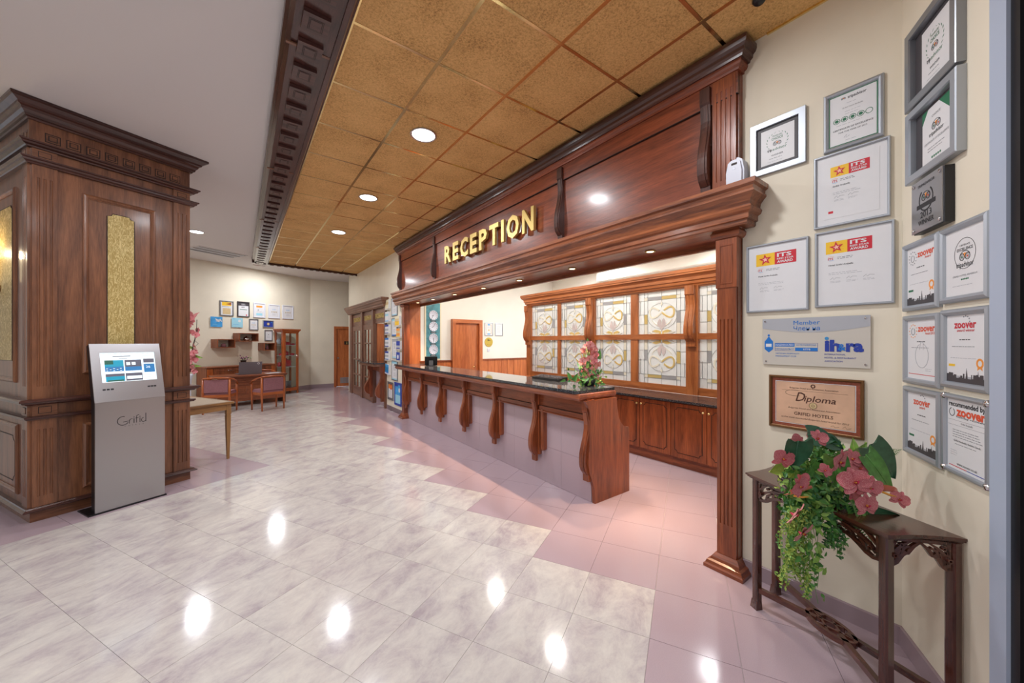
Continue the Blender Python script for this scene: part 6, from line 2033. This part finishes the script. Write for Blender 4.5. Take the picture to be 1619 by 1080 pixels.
wframe('certificate_frame', 'silver framed certificate with gold border, nearest the cherry door', (4.80, YB - .001, 1.74), 0, .245, .325, [(0, 0), (0, .014), (.014, .016), (.018, .01), (.018, 0)], 'silver', None, pic_cert)
wframe('certificate_frame', 'silver framed plain white sheet, farther from the cherry door', (5.11, YB - .001, 1.74), 0, .235, .32, [(0, 0), (0, .014), (.014, .016), (.018, .01), (.018, 0)], 'silver', None, pic_plain)
t = thing('round_plaque', 'round golden plaque on the back wall under the gold bordered certificate', 'plaque', (4.92, YB - .001, 1.585), 0)
M['goldpl'] = plain('yellow_gold_disc', (196, 172, 78), 0.35, metal=0.4)
MB().mat('goldpl').disc(0, 0, .115, 0, 28, t=.014).build('disc', None, t)
MB().mat('ink').text('G', -.045, .03, .045, -.0145, bold=.03).text('ifid', -.005, .03, .03, -.0145, bold=.01).rframe(-.05, .05, -.07, -.05, [(0, 0), (0, .0004), (.002, .0004), (.002, 0)], -.014).build('print', None, t)
MB().mat('whiteplastic').box(4.88, 4.95, YB - .012, YB, 1.35, 1.43).rframe(4.895, 4.935, 1.37, 1.41, [(0, 0), (0, .004), (.004, .004), (.004, 0)], YB - .012).build('light_switch'); tag(bpy.data.objects['light_switch'], 'small white switch plate under the round golden plaque', 'switch')

# ================================================================== FAR WALL
FD = 31.1


def onf(s, z):
    p = fa(s, 0.002); return (p[0], p[1], z)


BF = [(0, 0), (0, .018), (.004, .022), (.022, .022), (.026, .014), (.026, 0)]


def badge_row(mb, x, z, w, h, y, c1='gold'):
    for k in range(4): mb.mat(c1).prism([(x + w * (.22 + k * .16), z + h * .5), (x + w * (.30 + k * .16), z + h * .52), (x + w * (.28 + k * .16), z + h * .42), (x + w * (.24 + k * .16), z + h * .40)], y - .001, y, 'y')
    lines(mb, x + w * .3, z + h * .68, w * .4, 2, h * .05, y, 'skyblue', .007); lines(mb, x + w * .3, z + h * .3, w * .4, 3, h * .06, y, 'inklight', .006)


def f_brown(mb, x, z, w, h, y):
    mb.mat('yellow').box(x + .03, x + w - .03, y - .0006, y, z + h * .70, z + h * .97).mat('brickred').prism([(x + w * .4, z + h * .82), (x + w * .9, z + h * .97), (x + w * .9, z + h * .78)], y - .001, y, 'y'); mb.mat('tan').box(x + w * .16, x + w * .84, y - .0006, y, z + h * .06, z + h * .52); lines(mb, x + w * .1, z + h * .62, w * .8, 1, .01, y, 'inkgrey', .01)


def f_dark(mb, x, z, w, h, y):
    mb.mat('darkgrey').box(x, x + w, y - .0006, y, z + h * .76, z + h); lines(mb, x + w * .3, z + h * .88, w * .4, 2, h * .05, y - .0006, 'paper', .008, 3)
    mb.mat('green').box(x + w * .15, x + w * .85, y - .0006, y, z + h * .46, z + h * .50); mb.mat('red').disc(x + w * .8, z + h * .08, w * .07, y, 10); lines(mb, x + w * .3, z + h * .63, w * .4, 1, .01, y, 'ink', .02)


def f_orange(mb, x, z, w, h, y):
    mb.mat('orange').box(x + w * .2, x + w * .8, y - .0006, y, z + h * .72, z + h * .86).mat('lightblue').box(x + w * .2, x + w * .8, y - .0006, y, z + h * .1, z + h * .28).mat('inklight').disc(x + w * .4, z + h * .52, w * .08, y, 10); lines(mb, x + w * .25, z + h * .42, w * .5, 2, h * .05, y, 'inklight', .006)


def f_navy(mb, x, z, w, h, y):
    mb.mat('navy').box(x, x + w, y - .0006, y, z, z + h).mat('gold').disc(x + w * .5, z + h * .5, h * .26, y - .0006, 16).mat('cream_p').disc(x + w * .5, z + h * .5, h * .16, y - .0012, 14).mat('skyblue').box(x + w * .82, x + w * .93, y - .0012, y, z + h * .75, z + h * .9)


def f_wreath(mb, x, z, w, h, y):
    wreath(mb, x + w * .5, z + h * .62, w * .24, y); mb.mat('ink').disc(x + w * .5, z + h * .58, w * .06, y, 10); lines(mb, x + w * .25, z + h * .36, w * .5, 3, h * .07, y, 'inklight', .006)


def f_sky(mb, x, z, w, h, y):
    mb.mat('skyblue').box(x, x + w, y - .0006, y, z, z + h); mb.mat('paper').ribbon([(x + w * .4, z + h * .8), (x + w * .62, z + h * .62), (x + w * .8, z + h * .7), (x + w * .95, z + h * .55)], [.02, .05, .05, .02], y - .0014, y).ribbon([(x + w * .4, z + h * .58), (x + w * .7, z + h * .55), (x + w * .85, z + h * .8)], [.01, .04, .02], y - .0014, y)
    lines(mb, x + w * .2, z + h * .22, w * .5, 1, .01, y - .0006, 'lightblue', .008)


def f_light(mb, x, z, w, h, y):
    mb.mat('lightblue').box(x, x + w, y - .0006, y, z, z + h).mat('paper').disc(x + w * .7, z + h * .68, w * .13, y - .0006, 14); lines(mb, x + w * .15, z + h * .28, w * .6, 1, .01, y - .0006, 'skyblue', .01); lines(mb, x + w * .1, z + h * .85, w * .3, 1, .01, y - .0006, 'skyblue', .012)


G_F = 'frames on the far wall'
wframe('framed_picture', 'silver frame with a yellow and brown picture, first of the far upper row', onf(.645, 2.30), FD, .345, .415, BF, 'silver2', None, f_brown, 'picture', G_F)
wframe('framed_picture', 'dark grey frame with white sheet and green line, second of the far upper row', onf(1.09, 2.30), FD, .325, .435, BF, 'darkgrey', None, f_dark, 'picture', G_F)
wframe('framed_picture', 'white frame with orange and blue bands, third of the far upper row', onf(1.525, 2.305), FD, .345, .435, BF, 'whiteplastic', None, f_orange, 'picture', G_F)
wframe('framed_picture', 'white frame with a row of gold badges, fourth of the far upper row', onf(1.97, 2.31), FD, .35, .42, BF, 'whiteplastic', None, badge_row, 'picture', G_F)
wframe('framed_picture', 'white frame with gold badges, last of the far upper row', onf(2.41, 2.315), FD, .365, .43, BF, 'whiteplastic', None, badge_row, 'picture', G_F)
wframe('wall_picture', 'unframed bright sky blue picture panel under the yellow and brown picture', onf(.42, 1.99), FD, .285, .275, [], 'silver', None, f_sky, 'picture', G_F, t_back=.02)
wframe('wall_picture', 'unframed pale blue panel with white emblem on the far wall', onf(.935, 1.998), FD, .29, .265, [], 'silver', None, f_light, 'picture', G_F, t_back=.02)
wframe('framed_picture', 'small silver frame with gold badges in the lower row of the far wall', onf(1.405, 1.93), FD, .26, .33, BF, 'silver2', None, badge_row, 'picture', G_F)
wframe('framed_picture', 'wide low frame with navy picture and gold seal above the glass cabinet', onf(1.795, 2.02), FD, .335, .222, BF, 'silver', None, f_navy, 'picture', G_F)
wframe('framed_picture', 'small silver frame with a wreath emblem just beside the glass cabinet', onf(1.85, 1.62), FD, .245, .33, BF, 'silver2', None, f_wreath, 'picture', G_F)


def cube_shelf(label, s, z, w, h, d=.28):
    p = fa(s, .002)
    t = thing('wall_shelf', label, 'shelf', (p[0], p[1], z), FD, 'box shelves on the far wall'); k = .022
    mb = MB().mat('desk_x').box(0, w, -d, 0, 0, k).box(0, w, -d, 0, h - k, h).mat('desk_z').box(0, k, -d, 0, k, h - k).box(w - k, w, -d, 0, k, h - k)
    mb.build('box', None, t)
    return fa(s + w / 2, d * .55)


p1_ = cube_shelf('brown box shelf on the far wall, nearest the garland', .44, 1.43, .44, .235)
p2_ = cube_shelf('brown box shelf on the far wall, largest and highest of the three', .98, 1.60, .52, .235)
p3_ = cube_shelf('small brown box shelf on the far wall beside the glass cabinet', 1.66, 1.33, .33, .23)
o = MB().mat('mauve').lathe([(.001, 0), (.05, 0), (.06, .03), (.05, .07), (.03, .09), (.001, .1)], 14).build('ornament', None, None, loc=(p1_[0], p1_[1], 1.452)); tag(o, 'small mauve ornament in the box shelf nearest the garland', 'ornament')
t = thing('silver_teapot', 'silver teapot in the largest box shelf', 'teapot', (p2_[0], p2_[1], 1.622), 31)
MB().mat('chrome').lathe([(.001, 0), (.05, 0), (.085, .03), (.09, .06), (.06, .10), (.02, .115), (.012, .13), (.001, .135)], 18).build('body', None, t)
MB().mat('chrome').tube([(.07, 0, .04), (.12, 0, .06), (.15, 0, .1)], [.016, .012, .008], 8).build('spout', None, t); MB().mat('chrome').tube([(-.07, 0, .085), (-.12, 0, .08), (-.12, 0, .03), (-.08, 0, .03)], .006, 8).build('handle', None, t)
o = MB().mat('mauve').lathe([(.001, 0), (.035, 0), (.045, .05), (.02, .09), (.03, .12), (.001, .13)], 14).build('ornament', None, None, loc=(p3_[0], p3_[1], 1.352)); tag(o, 'small mauve ornament in the box shelf beside the glass cabinet', 'ornament')

# sideboard
SB = fa(.10, .48)
t = thing('sideboard', 'long brown sideboard with panelled doors along the far wall', 'sideboard', (SB[0], SB[1], 0), FD)
W_ = 1.76; D_ = .45; Hs = .95
MB().mat('desk_z').box(0, W_, 0.02, D_, .06, Hs - .03).mat('ledge_x').box(.02, W_ - .02, .03, D_, 0, .06).build('body', None, t)
MB().mat('desk_x').box(-.02, W_ + .02, -.02, D_, Hs - .03, Hs).build('top', None, t)
xx = [(0.0, .14, 0), (.14, .51, 1), (.51, .88, 1), (.88, 1.25, 1), (1.25, 1.62, 1), (1.62, 1.76, 0)]
for (x0, x1, k) in xx:
    if k:
        d = MB().mat('desk_z').box(x0 + .003, x1 - .003, 0, .02, .08, Hs - .05); d.rframe(x0 + .04, x1 - .04, .14, Hs - .11, [(0, 0), (.003, .006), (.012, .006), (.015, 0)], 0)
        do = d.build('door', None, t)
        kx = x1 - .03 if round((x0 - .14) / .37) % 2 == 0 else x0 + .03
        kn = MB().lathe([(.001, 0), (.007, 0), (.007, .012), (.016, .02), (.014, .03), (.001, .033)], 12).build('knob', 'chrome', do); kn.location = (kx, 0, .84); kn.rotation_euler = (rad(90), 0, 0)
    else:
        fluted(MB().mat('chair_z'), x0 + .01, x1 - .01, .08, Hs - .05, .02, .02, 3, .08, .014, .006).build('pilaster', None, t)
pf = fa(1.10, .26)
t = thing('potted_flower', 'small black pot of purple flowers on the sideboard', 'plant', (pf[0], pf[1], Hs), 0)
MB().mat('flower_pot').lathe([(.001, 0), (.055, 0), (.07, .12), (.078, .125), (.07, .13), (.001, .12)], 16).build('pot', None, t)
q = random.Random(9); fb_ = MB()
M['purple'] = plain('purple_bloom', (142, 74, 126), 0.6, noise=.2)
for i in range(60):
    P = Vector((q.gauss(0, .065), q.gauss(0, .05), .15 + abs(q.gauss(.02, .03)))); fb_.mat('purple' if q.random() < .75 else 'leafmid'); leaflet(fb_, P, q.uniform(.03, .05), q)
o = fb_.build('blooms', None, t); o['kind'] = 'stuff'

# glass display cabinet
CB = (1.0, 12.99)
cd = thing('display_cabinet', 'cherry wood glass display cabinet full of red cookware by the far wall', 'cabinet', (CB[0], CB[1], 0), 24)
W_, D_, Hc = .475, .44, 1.98
for (x, y) in ((0, 0), (W_ - .045, 0), (0, D_ - .045), (W_ - .045, D_ - .045)):
    MB().mat('chair_z').box(x, x + .045, y, y + .045, 0, Hc - .08).build('post', None, cd)
MB().mat('chair_x').sweep([(0, Hc - .10), (.01, Hc - .10), (.02, Hc - .06), (.045, Hc - .04), (.05, Hc), (0, Hc)], [(0, D_), (0, 0), (W_, 0), (W_, D_)]).box(0, W_, 0, D_, Hc - .10, Hc).build('cornice', None, cd)
MB().mat('chair_x').box(0, W_, 0, D_, .09, .15).build('base_panel', None, cd)
dr = MB().mat('chair_z').rframe(.045, W_ - .045, .15, Hc - .10, [(0, 0), (0, .012), (.035, .012), (.035, 0)], .0); do = dr.build('door', None, cd)
MB().mat('clear').box(.08, W_ - .08, .0, .004, .185, Hc - .135).build('pane', None, do); MB().mat('chrome').tube([(W_ - .062, -.02, 1.08), (W_ - .062, -.03, 1.14), (W_ - .062, -.02, 1.20)], .006, 6).build('handle', None, do)
MB().mat('clear').box(.0, .004, .045, D_ - .045, .15, Hc - .10).box(W_ - .004, W_, .045, D_ - .045, .15, Hc - .10).build('pane', None, cd)
MB().mat('chair_z').box(-.002, .01, .045, .075, .15, Hc - .1).box(-.002, .01, D_ - .075, D_ - .045, .15, Hc - .1).build('side_rail', None, cd)
for z in (.82, 1.16, 1.48):
    MB().mat('frost').box(.02, W_ - .02, .02, D_ - .02, z, z + .01).build('shelf', None, cd)
CM = Matrix.Translation((CB[0], CB[1], 0)) @ Matrix.Rotation(rad(24), 4, 'Z')


def incab(x, y, z):
    p = CM @ Vector((x, y, z)); return tuple(p)


def pot(label, x, y, z, r, h, handles=True, lid=True, name='cooking_pot'):
    t = thing(name, label, 'pot', incab(x, y, z), 24, 'red cookware in the glass cabinet')
    MB().mat('redpot').lathe([(.001, 0), (r * .85, 0), (r, h * .2), (r, h), (r * .97, h), (.001, h * .9)], 20).build('bowl', None, t)
    if lid: MB().mat('redpot').lathe([(r * 1.02, 0), (r * .9, h * .14), (r * .5, h * .26), (.012, h * .3), (.014, h * .42), (.022, h * .46), (.001, h * .52)], 20, (0, 0, h)).build('lid', None, t)
    if handles:
        for s in (-1, 1): MB().mat('redpot').tube([(s * r * .98, -.03, h * .75), (s * r * 1.22, -.03, h * .8), (s * r * 1.22, .03, h * .8), (s * r * .98, .03, h * .75)], .007, 6).build('handle', None, t)
    return t


pot('large red domed casserole, lowest of the glass shelves', .22, .22, .83, .135, .17, True)
pot('small red pan beside the big casserole on the lowest glass shelf', .07, .32, .83, .05, .10, False)
pot('small red pot with tall lid, middle glass shelf', .20, .2, 1.17, .075, .10, True)
pot('little red milk pan at the side of the middle glass shelf', .37, .16, 1.17, .055, .05, True)
pot('second little red pan on the middle glass shelf, behind', .10, .30, 1.17, .05, .05, False)
pot('wide red domed dish on the top glass shelf', .21, .22, 1.49, .13, .08, False)
pot('small dark red pan at the side of the top glass shelf', .38, .14, 1.49, .05, .04, True)
t = thing('cushion_bag', 'patterned grey cushion standing on the bottom of the glass cabinet', 'cushion', incab(.22, .2, .15), 24)
mb = MB().mat('pewter')
vs = []; fs = []
for i in range(9):
    for j in range(7):
        u, v = i / 8 * 2 - 1, j / 6 * 2 - 1; th_ = .06 * (1 - u * u) ** .5 * (1 - v * v) ** .5 + .005
        vs.append((u * .15 * (1 - .1 * (1 - v * v)), -th_, .12 + v * .12 * (1 - .12 * (1 - u * u)))); 
n0 = len(vs); vs += [(a, -b, c) for a, b, c in vs]
for i in range(8):
    for j in range(6):
        a = i * 7 + j; fs.append((a, a + 1, a + 8, a + 7)); fs.append((n0 + a + 7, n0 + a + 8, n0 + a + 1, n0 + a))
mb.add(vs, fs, True).build('cover', None, t)
o = MB().mat('whiteplastic').lathe([(.001, 0), (.09, 0), (.095, .008), (.001, .012)], 22).build('plate', None, None, loc=incab(.1, .36, 1.60)); o.rotation_euler = (rad(80), 0, rad(24)); tag(o, 'white plate standing upright at the back of the top glass shelf', 'plate')

# ================================================================== DESK, CHAIRS, LAPTOP
DK = thing('desk', 'brown writing desk with carved front panels facing the lobby', 'desk', (-.46, 11.14, 0), 12)
W_, D_ = 1.44, .72
tpd = MB().mat('desk_x').prism([(-.05, -.03), (W_ + .03, -.03), (W_ + .03, D_ + .03), (-.05, D_ + .03)], .735, .76); tpd.prism([(-.03, -.015), (W_ + .015, -.015), (W_ + .015, D_), (-.03, D_)], .715, .735)
tpd.build('desktop', None, DK)
MB().mat('desk_z').box(0, .04, 0, D_, 0, .715).build('side_panel', None, DK); MB().mat('booth_z').box(W_ - .04, W_, 0, D_, 0, .715).build('side_panel', None, DK)
fp_ = MB().mat('desk_x').box(.04, W_ - .04, .06, .08, .12, .715).build('front_panel', None, DK)
for i in range(5):
    x = .12 + i * .26
    m_ = MB().mat('desk_x').rframe(x, x + .2, .30, .48, [(0, 0), (.004, .008), (.02, .008), (.024, 0)], .06); m_.rframe(x + .05, x + .15, .345, .435, [(0, 0), (.004, .006), (.012, .006), (.015, 0)], .06)
    m_.build('carved_square', None, fp_)
MB().mat('desk_x').box(.04, W_ - .04, .045, .06, .52, .54).box(.04, W_ - .04, .045, .06, .60, .62).build('rail', None, fp_)
LM_ = Matrix.Translation((-.46, 11.14, 0)) @ Matrix.Rotation(rad(12), 4, 'Z')
lp_ = LM_ @ Vector((.72, .30, .76))
t = thing('laptop', 'grey open laptop seen from behind on the writing desk', 'laptop', tuple(lp_), 14)
MB().mat('greyplastic').box(-.25, .25, 0, .32, 0, .018).build('base', None, t)
o = MB().mat('greyplastic').box(-.25, .25, -.008, 0, 0, .31).mat('paper').disc(.17, .265, .026, -.008, 16).mat('greyplastic').disc(.17, .265, .015, -.0088, 16).build('screen', None, t); o.location = (0, 0, .01); o.rotation_euler = (rad(8), 0, 0)
pp = LM_ @ Vector((1.18, .22, .762))
o = MB().mat('paper').box(-.14, .14, -.1, .1, 0, .004).mat('inklight').box(-.02, .2, -.08, .08, .004, .012).build('papers', None, None, loc=tuple(pp), rotz=.3); tag(o, 'papers lying on the desk beside the laptop', 'papers')


def armchair(label, x, y, deg):
    t = thing('armchair', label, 'chair', (x, y, 0), deg, 'wooden tub chairs at the desk')
    # the chair faces +y; back rail towards -y
    for (px, py, h) in ((-.24, -.20, .76), (.24, -.20, .76), (-.27, .20, .62), (.27, .20, .62)):
        MB().mat('chair_z').tube([(px * .98, py * 1.05, 0), (px, py, .3), (px, py, .45), (px * 1.0, py, h)], [.018, .024, .026, .022], 8).build('leg', None, t)
    st = MB().mat('mauve').prism([(-.25, -.2), (.25, -.2), (.27, .22), (-.27, .22)], .42, .46).prism([(-.23, -.18), (.23, -.18), (.25, .2), (-.25, .2)], .46, .485)
    st.build('seat', None, t)
    MB().mat('chair_x').box(-.26, .26, -.21, -.18, .36, .42).box(-.27, .27, .19, .22, .36, .42).box(-.265, -.235, -.2, .2, .36, .42).box(.235, .265, -.2, .2, .36, .42).build('seat_frame', None, t)
    MB().mat('mauve').box(-.215, .215, -.225, -.185, .47, .75).build('backrest', None, t)
    rail = [(-.28, .24, .62), (-.29, .1, .69), (-.28, -.08, .75), (-.22, -.21, .785), (0, -.245, .80), (.22, -.21, .785), (.28, -.08, .75), (.29, .1, .69), (.28, .24, .62)]
    MB().mat('chair_x').tube(rail, .024, 8, flat=.7).build('arm_rail', None, t)
    return t


armchair('wooden tub armchair with mauve seat before the desk, nearer the display cabinet', .52, 10.42, 22)
armchair('wooden tub armchair with mauve seat before the desk, nearer the pillar', -.40, 10.58, -14)
armchair('wooden tub armchair behind the desk, only its rail showing', .50, 12.30, 192)

# ================================================================== SIDE TABLE BY THE PILLAR
t = thing('side_table', 'light oak table with tapered legs standing behind the pillar', 'table', (-.079, 6.31, 0), 28.3)
W_, D_, TT = .64, 1.15, .78
MB().mat('oak_x').box(-W_, 0, 0, D_, TT - .028, TT).mat('matwood').box(-W_ + .045, -.045, .045, D_ - .045, TT, TT + .0025).build('tabletop', None, t)
MB().mat('oak_x').box(-W_ + .03, -.03, .03, .05, TT - .11, TT - .028).box(-W_ + .03, -.03, D_ - .05, D_ - .03, TT - .11, TT - .028).box(-.05, -.03, .05, D_ - .05, TT - .11, TT - .028).box(-W_ + .03, -W_ + .05, .05, D_ - .05, TT - .11, TT - .028).build('apron', None, t)
for (x, y) in ((-.052, .052), (-W_ + .052, .052), (-.052, D_ - .052), (-W_ + .052, D_ - .052)):
    mb = MB().mat('oak_z'); a, b = .026, .013
    mb.box(x - a, x + a, y - a, y + a, TT - .17, TT - .028)
    mb.box(x - a * .85, x + a * .85, y - a * .85, y + a * .85, TT - .185, TT - .17)
    mb.add([(x - a, y - a, TT - .185), (x + a, y - a, TT - .185), (x + a, y + a, TT - .185), (x - a, y + a, TT - .185), (x - b, y - b, 0), (x + b, y - b, 0), (x + b, y + b, 0), (x - b, y + b, 0)], [(0, 1, 2, 3), (7, 6, 5, 4), (0, 4, 5, 1), (1, 5, 6, 2), (2, 6, 7, 3), (3, 7, 4, 0)])
    mb.build('leg', None, t)
